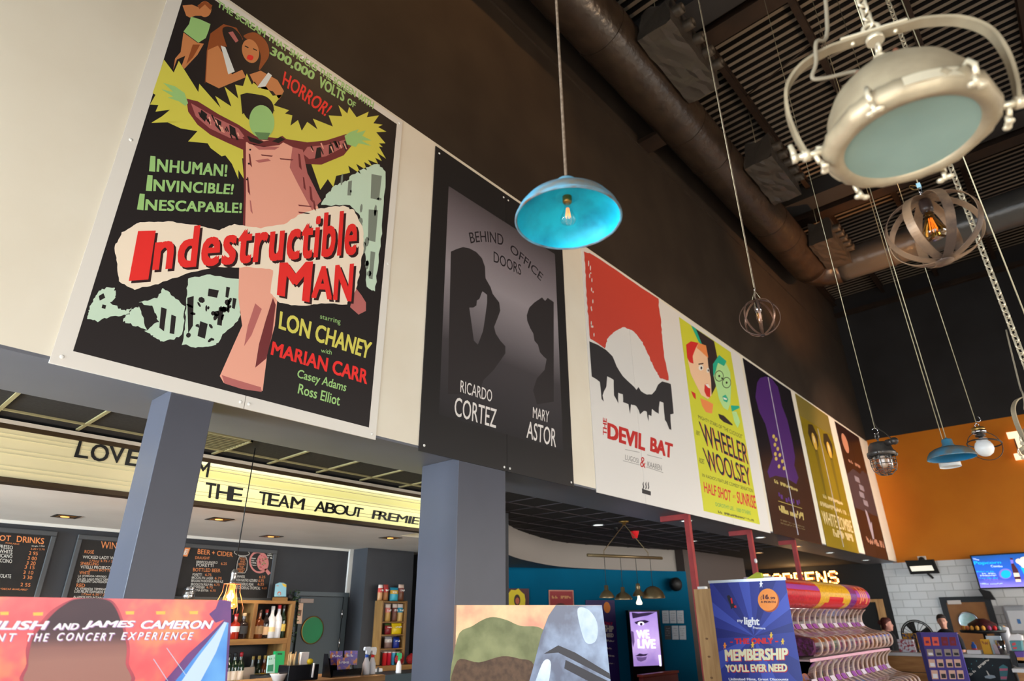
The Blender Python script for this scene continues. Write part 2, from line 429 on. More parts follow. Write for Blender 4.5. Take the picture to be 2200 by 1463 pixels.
# roof deck with flutes running across
dk = MB(); y = -6.2; P = 0.175
prof = []
while y < YF+0.2:
    prof += [(y, ZC), (y+0.07, ZC), (y+0.085, ZC+0.12), (y+0.16, ZC+0.12)]; y += P
nseg = len(prof)
dk.v += [V((x, p[0], p[1])) for x in (-4.1, 8.2) for p in prof]
for i in range(nseg-1):
    dk.f.append([i, i+1, nseg+i+1, nseg+i]); dk.m.append(0 if i % 4 == 0 else 1); dk.sm.append(False)
struct('ceiling', dk, [mat('deck_steel_grey', (112, 103, 92), 0.6), mat('deck_flute_shade', (16, 13, 11), 0.9)])  # flute recesses coloured near-black for the shade inside them
M_steel = mat('brown_black_steel', (46, 33, 24), 0.55, c2=(34, 24, 18), scale=3.0)
def beam(x0, x1, y0, y1, z0, z1):
    """I-section with flanges"""
    m = MB()
    if x1-x0 > y1-y0:
        c = (y0+y1)/2
        m.box((x0, y0, z0), (x1, y1, z0+0.025)); m.box((x0, c-0.012, z0+0.025), (x1, c+0.012, z1-0.025)); m.box((x0, y0, z1-0.025), (x1, y1, z1))
    else:
        c = (x0+x1)/2
        m.box((x0, y0, z0), (x1, y1, z0+0.015)); m.box((c-0.008, y0, z0+0.015), (c+0.008, y1, z1-0.015)); m.box((x0, y0, z1-0.015), (x1, y1, z1))
    return m
for yy in (0.3, 7.62, 14.0):
    struct('roof_beam', beam(-4.0, 8.0, yy-0.17, yy+0.17, 10.38, 10.72), M_steel)
    struct('roof_beam_casing', MB().box((-4.0, yy-0.75, 10.5), (8.0, yy-0.2, 10.9)), M_charcoal)
for xx in (-3.93, -2.55, -1.14, 0.23, 1.63, 3.0, 4.4, 5.8):
    struct('purlin_beam', beam(xx-0.05, xx+0.05, -6.2, YF, 10.72, 10.94), M_steel)
struct('roof_edge_beam', MB().box((-4.0, YF-0.16, 10.30), (8.0, YF, 10.42)), M_steel)

# square pillars
def pillar(x0, x1, y0, y1):
    struct('pillar', MB().box((x0, y0, 0), (x1, y1, ZS)), M_grey, bevel=0.004)
pillar(-4.32, -4.0, 1.30, 1.57)
pillar(-4.50, -4.0, 3.77, 4.39)
# bar: black grid ceiling, white lower ceiling, dark back wall
XS, XB, ZB = -5.50, -7.62, 2.585
struct('ceiling_black_grid', MB().box((-9.9, -6.2, ZS+0.02), (-4.77, YF+0.4, ZS+0.1)), M_blackgrid)
M_tbar = mat('ceiling_grid_bar', (150, 142, 104), 0.5)
M_tdark = mat('dark_grid_bar', (62, 54, 58), 0.6)
for k in range(-10, 26):
    yy = 0.703+0.5165*k-0.02
    struct('ceiling_grid_trim', MB().box((XS, yy-0.012, ZS+0.008), (-4.77, yy+0.012, ZS+0.02)) if yy < 4.7 else MB().box((-9.0, yy-0.010, ZS+0.012), (-4.77, yy+0.010, ZS+0.02)), M_tbar if yy < 4.7 else M_tdark)
for xx in (-4.783, -5.29):
    struct('ceiling_grid_trim', MB().box((xx-0.012, -6.2, ZS+0.007), (xx+0.012, 4.7, ZS+0.02)), M_tbar)
for xx in (-5.29, -5.8, -6.3, -6.8): struct('ceiling_grid_trim', MB().box((xx-0.01, 4.7 if xx > -5.4 else 6.45, ZS+0.012), (xx+0.01, 14.0, ZS+0.02)), M_tdark)
struct('ceiling_bar', MB().box((-7.9, -6.2, ZB), (XS-0.02, 4.7, ZB+0.05)).box((-7.9, 4.7, ZB), (-5.95, 5.5, ZB+0.05)).box((-7.9, 5.5, ZB), (-6.5, 6.3, ZB+0.05)), M_barceil)
struct('wall_bar_back', MB().box((-7.8, -6.2, 0), (XB, 5.22, ZB)), M_barwall)
struct('trim_3', MB().box((XB, -6.2, ZB-0.03), (XB+0.02, 5.22, ZB)), mat('white_gloss_trim', (225, 222, 214), 0.4))
struct('trim_4', MB().box((XB, 5.16, 1.98), (XB+0.03, 5.22, ZB)), MATS['white_gloss_trim'])
struct('wall_bar_pier', MB().box((-7.8, 5.22, 0), (-7.27, 6.02, ZB)), M_barwall)
struct('wall_bar_end', MB().box((-7.8, 6.02, 0), (-7.6, 6.3, ZB)), M_barwall)
struct('wall_bar_return', MB().box((-7.8, 6.3, 0), (XS-0.3, 6.42, ZS)), M_barwall)

# curved white fascia and teal wall behind
tops = [(1087, 1122), (1112, 1137.5), (1143.6, 1149), (1185, 1160.5), (1227, 1167), (1290, 1172), (1373.6, 1177), (1462.5, 1182.4)]
cp = [at_z(p, ZS+0.02) for p in tops]
cp = [V((-5.85, 6.43, 0))] + [V((p.x, p.y, 0)) for p in cp]
def smooth_curve(ps, n=6):
    out = []
    for i in range(len(ps)-1):
        a, b_, c, d = ps[max(i-1, 0)], ps[i], ps[i+1], ps[min(i+2, len(ps)-1)]
        for k in range(n):
            t = k/n
            out.append(0.5*((2*b_) + (c-a)*t + (2*a-5*b_+4*c-d)*t*t + (3*b_-a-3*c+d)*t**3))
    return out+[ps[-1]]
sc = smooth_curve(cp)
ZFB = 2.585
m = MB(); m.rings([[p+V((0, 0, ZFB)) for p in sc], [p+V((0, 0, ZS+0.02)) for p in sc]], closed=False, smooth=True, cap0=False, cap1=False)
struct('wall_curved_fascia', m, mat('fascia_white_paint', (150, 142, 135), 0.75))
t0, t1 = V((-9.2, 7.275, 0)), V((-6.5, 12.75, 0))
m = MB(); m.poly([p+V((0, 0, ZFB)) for p in sc] + [t0+V((0, 0, ZFB)), V((-9.2, 6.43, ZFB))]); struct('ceiling_fascia_underside', m, mat('fascia_underside_paint', (72, 84, 96), 0.6))
td = (t1-t0).normalized(); tn = V((td.y, -td.x, 0))
FT = Frame(t1, (t0-t1)*-1, Z3)       # teal wall frame, origin at its right end
m = MB(); m.add([t0, t1, t1+Z3*ZFB, t0+Z3*ZFB], [(0, 1, 2, 3)]); m.add([t0-tn*0.1, t1-tn*0.1, t1-tn*0.1+Z3*ZFB, t0-tn*0.1+Z3*ZFB], [(3, 2, 1, 0)])
struct('wall_teal', m, M_teal)
M_taupe = mat('taupe_wall_paint', (84, 74, 70), 0.65)
struct('wall_corridor_near', MB().box((-6.75, 12.76, 0), (-6.52, 15.9, ZS+0.02)), M_taupe)
# ================================================================ POSTERS on the white band
FW = Frame((XW, 0, 0), (0, 1, 0), Z3)     # a = y, b = z
M_screw = mat('screw_cap_white', (235, 235, 230), 0.3)
BLK = ink((38, 33, 33)); 
def poster(label, a0, a1, b0, b1, seams, base, thick=0.012, kind='cinema posters on the white band'):
    """two foam-board sheets screwed to the wall; returns (root, frame on the face)"""
    r = thing('poster_board', (XW, (a0+a1)/2, b0), label, 'poster', kind)
    ed = [a0]+seams+[a1]
    for i in range(len(ed)-1):
        MB().fbox(FW, ed[i]+(0.0025 if i else 0), ed[i+1]-(0.0025 if i < len(ed)-2 else 0), b0, b1, 0.001, thick).build('panel', base, r)
    return r, Frame((XW+thick, 0, 0), (0, 1, 0), Z3)
def screws(r, fr, pts, m=None):
    mb = MB()
    for a, b in pts: mb.lathe([(0.012, 0), (0.011, 0.004), (0.004, 0.006)], fr.P(a, b, 0), 10, axis=(1, 0, 0), cap1=True)
    mb.build('screw', m or M_screw, r)

def soft(pts, n=5):
    """closed smooth outline through pixel points"""
    m = len(pts); out = []
    for i in range(m):
        a, b, c, d = [pts[(i+k) % m] for k in (-1, 0, 1, 2)]
        for k in range(n):
            t = k/n; out.append(tuple(0.5*((2*b[j])+(c[j]-a[j])*t+(2*a[j]-5*b[j]+4*c[j]-d[j])*t*t+(3*b[j]-a[j]-3*c[j]+d[j])*t**3) for j in (0, 1)))
    return out
# illegible small print: a row of short uneven strokes
def scrawl(mb, fr, q, m_, layer=2, n=18, px=True, seed=1):
    rg = random.Random(seed); tl, tr, br, bl = [V(fr.px(p)) if px else V(p) for p in q]; x = 0.0
    while x < 1:
        w = rg.uniform(0.5, 1.0)/n
        if rg.random() > 0.15:
            x1 = min(x+w*0.72, 1.0); y0, y1 = rg.choice(((0, 1), (0, 0.55), (0.45, 1), (0, 1), (0.2, 0.8)))
            P_ = lambda xx, yy: (bl*(1-xx)+br*xx)*(1-yy) + (tl*(1-xx)+tr*xx)*yy
            mb.apoly(fr, [P_(x, y0), P_(x1, y0), P_(x1, y1), P_(x, y1)], m_, layer)
        x += w

def rough_edge(pts, amp=2.0, n=7):
    out = []
    for i in range(len(pts)):
        a, b = pts[i], pts[(i+1) % len(pts)]
        for k in range(n):
            t_ = k/n; out.append((a[0]+(b[0]-a[0])*t_+random.uniform(-amp, amp), a[1]+(b[1]-a[1])*t_+random.uniform(-amp, amp)))
    return out
def ell(cx, cy, rx, ry, rot=0, n=28):
    return [(cx+rx*math.cos(t)*math.cos(rot)-ry*math.sin(t)*math.sin(rot), cy+rx*math.cos(t)*math.sin(rot)+ry*math.sin(t)*math.cos(rot)) for t in [2*PI*k/n for k in range(n)]]
# ---- 1: black horror poster with a white border
M_bd = mat('poster_white_border', (226, 222, 214), 0.45)
r, F = poster('black poster with yellow burst and pink coated figure, largest and in front of the others', 0.651, 2.85, ZS-0.03+0.01, 6.28, [1.7645], M_bd)
p = MB(); I = []
def mi(c):
    m_ = ink(c)
    if m_ not in I: I.append(m_)
    return I.index(m_)
kK, kY, kP, kPd, kM, kG, kGd, kCr, kMint, kOr, kOrd, kRed, kW, kGy = [mi(c) for c in ((38, 33, 33), (216, 208, 84), (240, 172, 150), (186, 108, 104), (118, 52, 54), (160, 204, 128), (104, 140, 92), (246, 230, 208), (200, 224, 202), (206, 134, 84), (150, 80, 42), (234, 52, 48), (226, 228, 224), (128, 138, 126))]
p.apoly(F, [(0.742, 3.088), (2.776, 3.075), (2.781, 6.205), (0.742, 6.205)], kK, 1)
# zigzag burst
Bu = [(352, 128), (373, 156), (384, 131), (426, 198), (428, 180), (474, 232), (462, 206), (497, 229), (482, 186), (512, 212), (505, 182), (522, 185), (530, 158), (541, 182), (547, 175), (556, 190), (570, 184), (586, 206), (607, 203), (588, 226), (621, 237), (612, 244), (628, 248), (624, 270), (640, 258), (648, 281), (660, 262), (682, 278), (672, 255), (715, 272), (706, 248), (735, 250), (727, 226), (746, 244), (750, 230), (766, 252), (792, 240), (788, 252), (814, 248), (802, 265), (822, 268), (812, 273), (830, 283), (808, 284), (828, 308), (814, 308), (822, 316), (814, 315), (829, 341), (810, 328), (820, 346), (806, 339), (812, 352), (790, 343), (800, 358), (782, 348), (788, 366), (765, 352), (775, 374), (748, 356), (752, 371), (722, 378), (716, 402), (704, 385), (688, 408), (668, 350), (520, 340), (524, 385), (512, 365), (512, 385), (498, 352), (484, 334), (476, 336), (452, 318), (446, 308), (404, 304), (424, 282), (388, 276), (358, 262), (392, 262), (325, 264), (348, 250), (365, 236), (334, 240), (340, 226), (322, 225), (334, 204), (328, 200)]
p.ppoly(F, Bu, kY, 2)
# plain coated figure with arms spread
p.ppoly(F, [(400, 212), (425, 218), (470, 246), (512, 268), (548, 292), (610, 298), (660, 306), (700, 302), (744, 288), (756, 312), (738, 334), (690, 354), (652, 352), (664, 392), (682, 452), (520, 520), (524, 420), (522, 322), (486, 306), (452, 290), (424, 268), (404, 240)], kM, 3)
p.ppoly(F, [(410, 222), (462, 252), (512, 276), (530, 300), (492, 296), (450, 276), (420, 250)], kPd, 4)
p.ppoly(F, [(660, 316), (700, 312), (742, 300), (746, 312), (700, 336), (664, 342), (650, 330)], kPd, 4)
for q in ([(432, 236), (445, 246), (440, 262), (428, 250)], [(462, 254), (475, 262), (474, 284), (462, 270)], [(492, 268), (505, 276), (508, 296), (494, 288)], [(680, 318), (688, 316), (690, 338), (676, 342)], [(706, 312), (714, 310), (718, 326), (706, 332)]):
    p.ppoly(F, q, kK, 5)
p.ppoly(F, [(528, 306), (556, 300), (604, 304), (628, 316), (634, 360), (668, 398), (690, 468), (600, 500), (526, 506), (528, 420)], kP, 4)
p.ppoly(F, [(628, 316), (650, 322), (660, 372), (690, 432), (670, 452), (640, 396), (622, 360)], kPd, 5)
p.ppoly(F, [(538, 308), (560, 314), (600, 316), (590, 322), (556, 322)], kPd, 5)
p.ppoly(F, [(548, 345), (575, 341), (582, 346), (556, 350)], kPd, 5)
rg = random.Random(3)
for (x0_, y0_, x1_, y1_, n_) in ((424, 226, 520, 290, 16), (664, 312, 740, 296, 14)):
    for k in range(n_):
        f = rg.random(); x = x0_+(x1_-x0_)*f; y_ = y0_+(y1_-y0_)*f+(rg.uniform(2, 18) if x < 600 else rg.uniform(0, 14)); L_ = rg.uniform(6, 15)
        p.ppoly(F, [(x, y_), (x+3, y_-1), (x+L_*0.5+2, y_+L_), (x+L_*0.5, y_+L_*1.05)], kK if k % 3 else kP, 6)
for (x, y_, L_, w_) in ((534, 330, 30, 3), (530, 380, 40, 3), (536, 430, 30, 2.5), (640, 330, 36, 4), (650, 380, 30, 3), (664, 400, 36, 4), (672, 430, 24, 3), (560, 332, 3, 26), (600, 340, 2.5, 30), (640, 440, 3, 30), (640, 455, 3, 26)):
    if L_ > w_: p.ppoly(F, [(x, y_), (x+w_, y_+2), (x+w_+4, y_+L_), (x+2, y_+L_*0.8)], kPd if w_ < 3 else kM, 6)
    else: p.ppoly(F, [(x, y_), (x+w_, y_+3), (x+w_*0.9, y_+5), (x+2, y_+3)], kM, 6)
for (x, y_) in ((537, 322), (534, 352), (530, 386)): p.ppoly(F, ell(x, y_, 2.2, 2.2, 0, 8), kK, 7)
p.ppoly(F, [(520, 296), (534, 288), (552, 296), (566, 304), (590, 300), (606, 292), (616, 300), (600, 312), (566, 316), (536, 310)], kM, 5); p.ppoly(F, [(530, 292), (552, 300), (566, 306), (556, 310), (536, 304)], kK, 6); p.ppoly(F, [(584, 304), (602, 294), (612, 300), (598, 308)], kK, 6)
for q in ([(516, 204), (530, 200), (556, 204), (580, 220), (590, 240), (572, 226), (552, 216), (540, 226), (528, 240), (520, 246)],): p.ppoly(F, q, kK, 7)
# lower coat
p.ppoly(F, [(514, 560), (606, 566), (596, 640), (590, 700), (574, 760), (564, 840), (480, 822), (472, 808), (502, 740), (520, 700), (512, 640)], kP, 3)
p.ppoly(F, [(586, 640), (592, 655), (584, 720), (572, 770), (548, 790), (556, 740), (570, 690)], kM, 4)
p.ppoly(F, [(548, 652), (562, 664), (540, 720), (524, 744), (532, 700)], kPd, 4)
p.ppoly(F, [(476, 806), (500, 814), (560, 832), (562, 842), (520, 836), (482, 824)], kPd, 4)
p.ppoly(F, [(762, 616), (776, 634), (786, 650), (786, 668), (770, 676), (752, 660)], kPd, 3)
# plain green face and mitts, dark cap of hair
p.ppoly(F, ell(555, 234, 33, 30), kK, 4)
p.ppoly(F, ell(562, 262, 27, 36, -0.1), kG, 5)
p.ppoly(F, [(546, 284), (580, 286), (574, 300), (556, 300)], kGd, 6)
p.ppoly(F, [(404, 222), (396, 200), (376, 186), (350, 178), (372, 198), (346, 192), (372, 208), (360, 210), (384, 218), (398, 228)], kG, 4)
p.ppoly(F, [(740, 292), (752, 284), (770, 278), (766, 286), (786, 280), (778, 292), (798, 302), (776, 302), (798, 314), (770, 308), (764, 316), (744, 310)], kG, 4)
# plain orange and brown figures at the top corner
p.ppoly(F, [(392, 12), (412, 10), (432, 18), (446, 20), (440, 34), (420, 34), (408, 38), (400, 34)], kOr, 2)
p.ppoly(F, ell(440, 20, 14, 17), kOr, 3); p.ppoly(F, [(424, 12), (440, 2), (456, 12), (452, 22), (440, 10), (428, 20)], kOrd, 4)
p.ppoly(F, [(410, 36), (430, 42), (452, 52), (448, 66), (442, 82), (426, 92), (394, 68), (406, 52)], kG, 3)
p.ppoly(F, [(394, 70), (424, 92), (438, 94), (424, 118), (396, 148), (390, 142), (398, 120), (380, 128), (372, 150), (376, 126), (388, 112)], kOr, 2)
p.ppoly(F, [(414, 96), (430, 96), (414, 124), (400, 138)], kOrd, 3)
p.ppoly(F, [(452, 72), (480, 52), (508, 60), (522, 84), (508, 104), (484, 100), (470, 110), (450, 150), (440, 180), (444, 110)], kOrd, 2)
p.ppoly(F, [(446, 108), (468, 98), (482, 120), (498, 160), (520, 150), (528, 166), (470, 190), (442, 176)], kOr, 3)
p.ppoly(F, [(474, 98), (484, 102), (504, 154), (490, 160), (482, 128)], kW, 4)
p.ppoly(F, soft([(524, 76), (548, 70), (572, 90), (578, 118), (566, 140), (556, 150), (560, 120), (548, 92), (530, 84)]), kOrd, 2); p.ppoly(F, soft([(478, 62), (500, 60), (520, 84), (512, 110), (498, 120), (486, 96)]), kK, 4); p.ppoly(F, [(490, 70), (500, 68), (512, 88), (506, 92)], kPd, 5); p.ppoly(F, soft([(534, 118), (544, 122), (540, 130), (530, 126)]), kRed, 5); p.ppoly(F, [(526, 98), (534, 102), (533, 104), (525, 100)], kK, 5); p.ppoly(F, [(544, 104), (552, 108), (551, 110), (543, 106)], kK, 5); p.ppoly(F, ell(538, 110, 18, 26, -0.25), kOr, 3); 
p.ppoly(F, [(536, 160), (560, 152), (596, 172), (610, 196), (600, 214), (586, 196), (560, 190), (545, 178)], kOr, 2)
p.ppoly(F, [(576, 156), (584, 162), (570, 186), (552, 188)], kW, 3)
# cream torn title patch
p.ppoly(F, rough_edge([(250, 560), (246, 530), (262, 500), (300, 478), (360, 476), (420, 484), (470, 494), (504, 482), (560, 490), (610, 482), (640, 462), (690, 448), (736, 442), (760, 452), (778, 486), (782, 520), (776, 560), (770, 596), (762, 630), (744, 654), (690, 652), (640, 658), (600, 650), (580, 630), (586, 580), (540, 574), (470, 574), (400, 588), (340, 610), (290, 622), (256, 606)], 1.4, 6), kCr, 6)
# pale green night scene patches
for q in ([(404, 600), (450, 590), (520, 600), (520, 648), (512, 690), (480, 720), (462, 742), (420, 746), (392, 740), (398, 690), (400, 640)], [(312, 712), (340, 690), (330, 660), (300, 650), (336, 640), (352, 618), (376, 640), (396, 660), (392, 720), (352, 736), (330, 724)], [(262, 690), (290, 700), (316, 708), (300, 660), (282, 664)], [(192, 664), (202, 640), (216, 622), (244, 616), (250, 636), (238, 650), (262, 668), (284, 662), (276, 676), (242, 680), (208, 690), (186, 684)], [(716, 400), (744, 388), (770, 366), (812, 352), (830, 372), (822, 470), (814, 560), (806, 626), (786, 616), (784, 540), (776, 470), (752, 440), (690, 442), (700, 420)]):
    p.ppoly(F, rough_edge(q, 2.2, 6), kMint, 2)
for q in ([(402, 640), (416, 636), (414, 700), (404, 716)], [(448, 620), (470, 624), (466, 640), (446, 636)], [(470, 660), (480, 660), (476, 700), (466, 698)], [(430, 690), (446, 696), (440, 728), (424, 722)], [(346, 660), (358, 664), (352, 712), (342, 704)], [(368, 676), (378, 680), (374, 718), (364, 716)], [(798, 374), (820, 378), (814, 430), (796, 426)], [(792, 450), (812, 452), (806, 520), (790, 516)], [(748, 390), (756, 388), (754, 420), (746, 420)], [(796, 540), (806, 542), (800, 600), (792, 598)], [(486, 616), (494, 618), (490, 640), (484, 638)], [(500, 640), (508, 642), (504, 664), (498, 662)], [(220, 654), (228, 656), (226, 664), (218, 662)], [(212, 636), (222, 630), (226, 640), (214, 646)]):
    p.ppoly(F, q, kGy if q[0][0] > 700 else kK, 3)
for k in range(26):
    x, y_ = random.uniform(404, 500), random.uniform(640, 735)
    p.ppoly(F, ell(x, y_, random.uniform(2, 7), random.uniform(2, 9), random.uniform(0, 3), 7), kK, 3)
for k in range(16):
    x, y_ = random.uniform(720, 818), random.uniform(380, 600)
    if x > 770 or y_ < 430: p.ppoly(F, ell(x, y_, random.uniform(2, 6), random.uniform(3, 14), 0.1, 7), kGy, 3)
p.build('poster_print', I, r)
t = MB()
T = lambda s_, q, c, **k: t.ptext(F, s_, q, mi(c), **k)
g_, y_c, rd = (160, 204, 128), (216, 208, 96), (234, 52, 48)
T('THE SCREAM THAT SHOCKS THE SCREEN WITH', [(468, 0), (804, 220), (801, 235), (465, 13)], g_, bold=0.03)
T('300,000', [(584, 99), (678, 156), (672, 176), (578, 118)], g_, bold=0.035)
T('VOLTS', [(688, 163), (743, 198), (738, 219), (683, 186)], g_, bold=0.04)
T('OF', [(748, 209), (765, 221), (762, 233), (745, 223)], g_, bold=0.03)
T('HORROR!', [(608, 150), (714, 228), (700, 252), (606, 182)], rd, bold=0.02, shear=0.2, layer=3)
for s_, q, q2 in (('NHUMAN!', [(338, 341), (489, 354), (487, 380), (336, 369)], [(323, 335), (334, 336), (333, 369), (320, 368)]), ('NVINCIBLE!', [(330, 385), (503, 396), (500, 418), (329, 411)], [(317, 376), (328, 377), (326, 411), (313, 410)]), ('NESCAPABLE!', [(313, 428), (520, 436), (519, 458), (311, 452)], [(300, 416), (311, 417), (308, 452), (294, 450)])):
    T(s_, q, g_, bold=0.034, space=1.06); T('I', q2, g_, bold=0.06)
for lay, off, c in ((7, 5, (52, 30, 30)), (8, 0, rd)):
    o = lambda q: [(x+off, y+off) for x, y in q]
    T('I', o([(296, 497), (334, 496), (318, 601), (276, 604)]), c, bold=0.05, layer=lay)
    T('ndestructible', o([(336, 494), (770, 450), (764, 548), (326, 582)]), c, bold=0.030, layer=lay, space=1.1)
    T('M', o([(600, 565), (672, 562), (664, 650), (594, 634)]), c, bold=0.035, layer=lay)
    T('AN', o([(672, 574), (760, 566), (754, 648), (668, 640)]), c, bold=0.035, layer=lay, space=1.08)
T('starring', [(688, 675), (732, 686), (731, 700), (687, 687)], g_, bold=0.0)
T('LON CHANEY', [(602, 668), (800, 736), (792, 772), (598, 706)], y_c, bold=0.03)
T('with', [(690, 748), (713, 752), (712, 762), (689, 757)], g_, bold=0.0)
T('MARIAN CARR', [(586, 733), (791, 795), (788, 826), (581, 762)], rd, bold=0.03)
T('Casey Adams', [(641, 793), (746, 823), (741, 847), (636, 816)], g_, bold=0.015)
T('Ross Elliot', [(643, 824), (732, 850), (729, 872), (639, 845)], g_, bold=0.015)
t.build('lettering', I, r)
screws(r, F, [(0.70, 3.04), (1.735, 3.03), (1.795, 3.03), (2.81, 3.03), (2.81, 6.24), (1.735, 6.24), (1.795, 6.24), (0.70, 6.24), (0.70, 4.6), (2.82, 4.6)])

# ---- 2: black and grey silhouettes
I = []
r, F = poster('black poster of two grey lit silhouettes, one in a hat tipping its brim', 3.298, 5.476, ZS-0.025, 6.27, [4.399], mat('poster_black_board', (40, 38, 38), 0.4), kind='cinema posters on the white band')
p = MB()
gm = grad('silhouette_poster_grey', [(0.0, (44, 42, 44)), (0.3, (70, 66, 69)), (0.62, (150, 143, 149)), (0.85, (118, 110, 116)), (1.0, (84, 78, 82))], 'Z', 0.36, 2.88, 0.4)
I = [gm]; A = [F.px(q) for q in ((974, 402), (1187, 530), (1200, 800), (1196, 950), (968, 850))]
ga = [(3.5, 3.35), (5.31, 3.35), (5.31, 5.86), (3.5, 5.86)]
p.apoly(F, ga, 0, 1); kK = mi((47, 43, 44))
cor = lambda c: [(880+x/1.829, 300+y/1.829) for x, y in c]
# man in hat
p.ppoly(F, cor([(162, 440), (185, 430), (210, 422), (236, 428), (262, 442), (284, 466), (296, 500), (298, 545), (318, 580), (326, 606), (352, 640), (356, 672), (346, 700), (332, 735), (338, 762), (356, 790), (376, 812), (376, 840), (330, 905), (290, 945), (270, 1000), (150, 1000), (156, 700)]), kK, 2)
p.ppoly(F, cor([(286, 596), (304, 610), (304, 640), (296, 700), (288, 752), (268, 806), (252, 790), (244, 730), (234, 660), (250, 660), (262, 652), (264, 632), (274, 626), (282, 604)]), 0, 3)
# second head
p.ppoly(F, cor([(490, 640), (520, 620), (532, 634), (542, 622), (566, 638), (566, 1030), (500, 1040), (485, 985), (500, 938), (530, 905), (538, 862), (526, 852), (512, 836), (504, 806), (490, 790), (486, 762), (474, 742), (462, 712), (460, 690), (470, 660)]), kK, 2)
p.build('poster_print', I, r)
t = MB(); w_ = (226, 222, 218); d_ = (40, 36, 40)
T('BEHIND', cor([(232, 366), (368, 375), (368, 418), (240, 408)]), d_, bold=0.006, arc=0.25)
T('OFFICE', cor([(398, 408), (526, 532), (514, 556), (394, 440)]), d_, bold=0.006, arc=0.15)
T('DOORS', cor([(330, 438), (438, 492), (438, 534), (330, 480)]), d_, bold=0.006)
T('RICARDO', cor([(200, 945), (324, 985), (322, 1032), (198, 992)]), w_, bold=0.0, layer=6)
T('CORTEZ', cor([(178, 1010), (342, 1060), (338, 1135), (174, 1085)]), w_, bold=0.006, layer=6)
T('MARY', cor([(484, 1050), (548, 1068), (546, 1112), (483, 1093)]), w_, bold=0.0, layer=6)
T('ASTOR', cor([(462, 1105), (575, 1138), (574, 1210), (458, 1172)]), w_, bold=0.006, layer=6)
t.build('lettering', I, r)
screws(r, F, [(3.35, 3.04), (4.36, 3.02), (4.44, 3.02), (5.43, 3.03), (3.35, 6.2), (4.36, 6.2), (4.44, 6.2)])

# ---- 3: red sky and black skyline
I = []
r, F = poster('white poster with a red sky over a black city skyline', 5.91, 8.03, ZS-0.022, 6.29, [6.98], mat('poster_white_board', (222, 220, 216), 0.45))
p = MB(); kR, kK, kW2 = mi((198, 70, 56)), mi((50, 48, 50)), mi((222, 220, 216))
c2 = lambda c: [(1200+x/2.251, 600+y/2.251) for x, y in c]
p.ppoly(F, rough_edge([(1255, 540), (1272, 546), (1414, 642), (1421, 700), (1426, 756), (1437, 818), (1418, 812), (1405, 790), (1392, 760), (1380, 735), (1362, 712), (1340, 702), (1320, 712), (1305, 728), (1300, 748), (1268, 728), (1262, 660), (1258, 590)], 1.0, 8), kR, 1)
sky = c2([(148, 300), (190, 318), (230, 342), (262, 372), (280, 420), (310, 470), (340, 496), (366, 520), (376, 536), (386, 520), (398, 540), (412, 550), (426, 558), (450, 556), (470, 536), (480, 510), (500, 494), (524, 500), (542, 506), (548, 560), (556, 650), (540, 654), (545, 728), (534, 724), (522, 690), (514, 680), (508, 598), (488, 590), (484, 650), (468, 642), (452, 628), (450, 660), (436, 656), (434, 688), (426, 640), (412, 636), (394, 652), (380, 618), (366, 608), (350, 606), (346, 650), (338, 604), (312, 594), (310, 556), (288, 548), (288, 600), (268, 560), (266, 486), (236, 470), (230, 520), (212, 560), (218, 590), (208, 580), (200, 496), (160, 470)])
p.ppoly(F, rough_edge(sky, 0.5, 2), kK, 2)
for k in range(14):
    x, y_ = random.uniform(1264, 1272), random.uniform(560, 740); p.ppoly(F, ell(x+(y_-560)*0.03, y_, 1.2, random.uniform(2, 7), 0, 6), kW2, 3)
p.ppoly(F, c2([(322, 822), (392, 836), (392, 838), (322, 824)]), mi((120, 118, 116)), 1); p.ppoly(F, c2([(312, 876), (392, 897), (392, 899), (312, 878)]), mi((120, 118, 116)), 1)
p.ppoly(F, c2([(428, 848), (500, 866), (500, 868), (428, 850)]), mi((120, 118, 116)), 1); p.ppoly(F, c2([(422, 906), (506, 934), (506, 936), (422, 908)]), mi((120, 118, 116)), 1)
# little steaming emblem at the foot
for x in (408, 421, 433): p.ppoly(F, c2([(x, 984), (x+4, 978), (x+3, 992), (x+6, 1004), (x+2, 1016), (x-2, 1014), (x+1, 1002), (x-2, 992)]), kK, 1)
p.ppoly(F, c2([(403, 1012), (446, 1026), (446, 1046), (404, 1034)]), kK, 1)
p.build('poster_print', I, r)
t = MB(); rd2 = (190, 44, 40)
T('DEVIL', c2([(236, 692), (420, 752), (418, 832), (236, 770)]), rd2, bold=0.05)
T('BAT', c2([(444, 762), (553, 796), (550, 868), (442, 830)]), rd2, bold=0.05)
T('THE', c2([(214, 752), (214, 668), (233, 674), (233, 756)]), rd2, bold=0.03)
T('LUGOSI', c2([(322, 848), (386, 866), (386, 890), (322, 872)]), (120, 118, 116), bold=0.0)
T('&', c2([(396, 856), (422, 864), (420, 914), (394, 906)]), rd2, bold=0.0)
T('KAAREN', c2([(430, 880), (498, 900), (498, 926), (430, 906)]), (120, 118, 116), bold=0.0)
t.build('lettering', I, r)

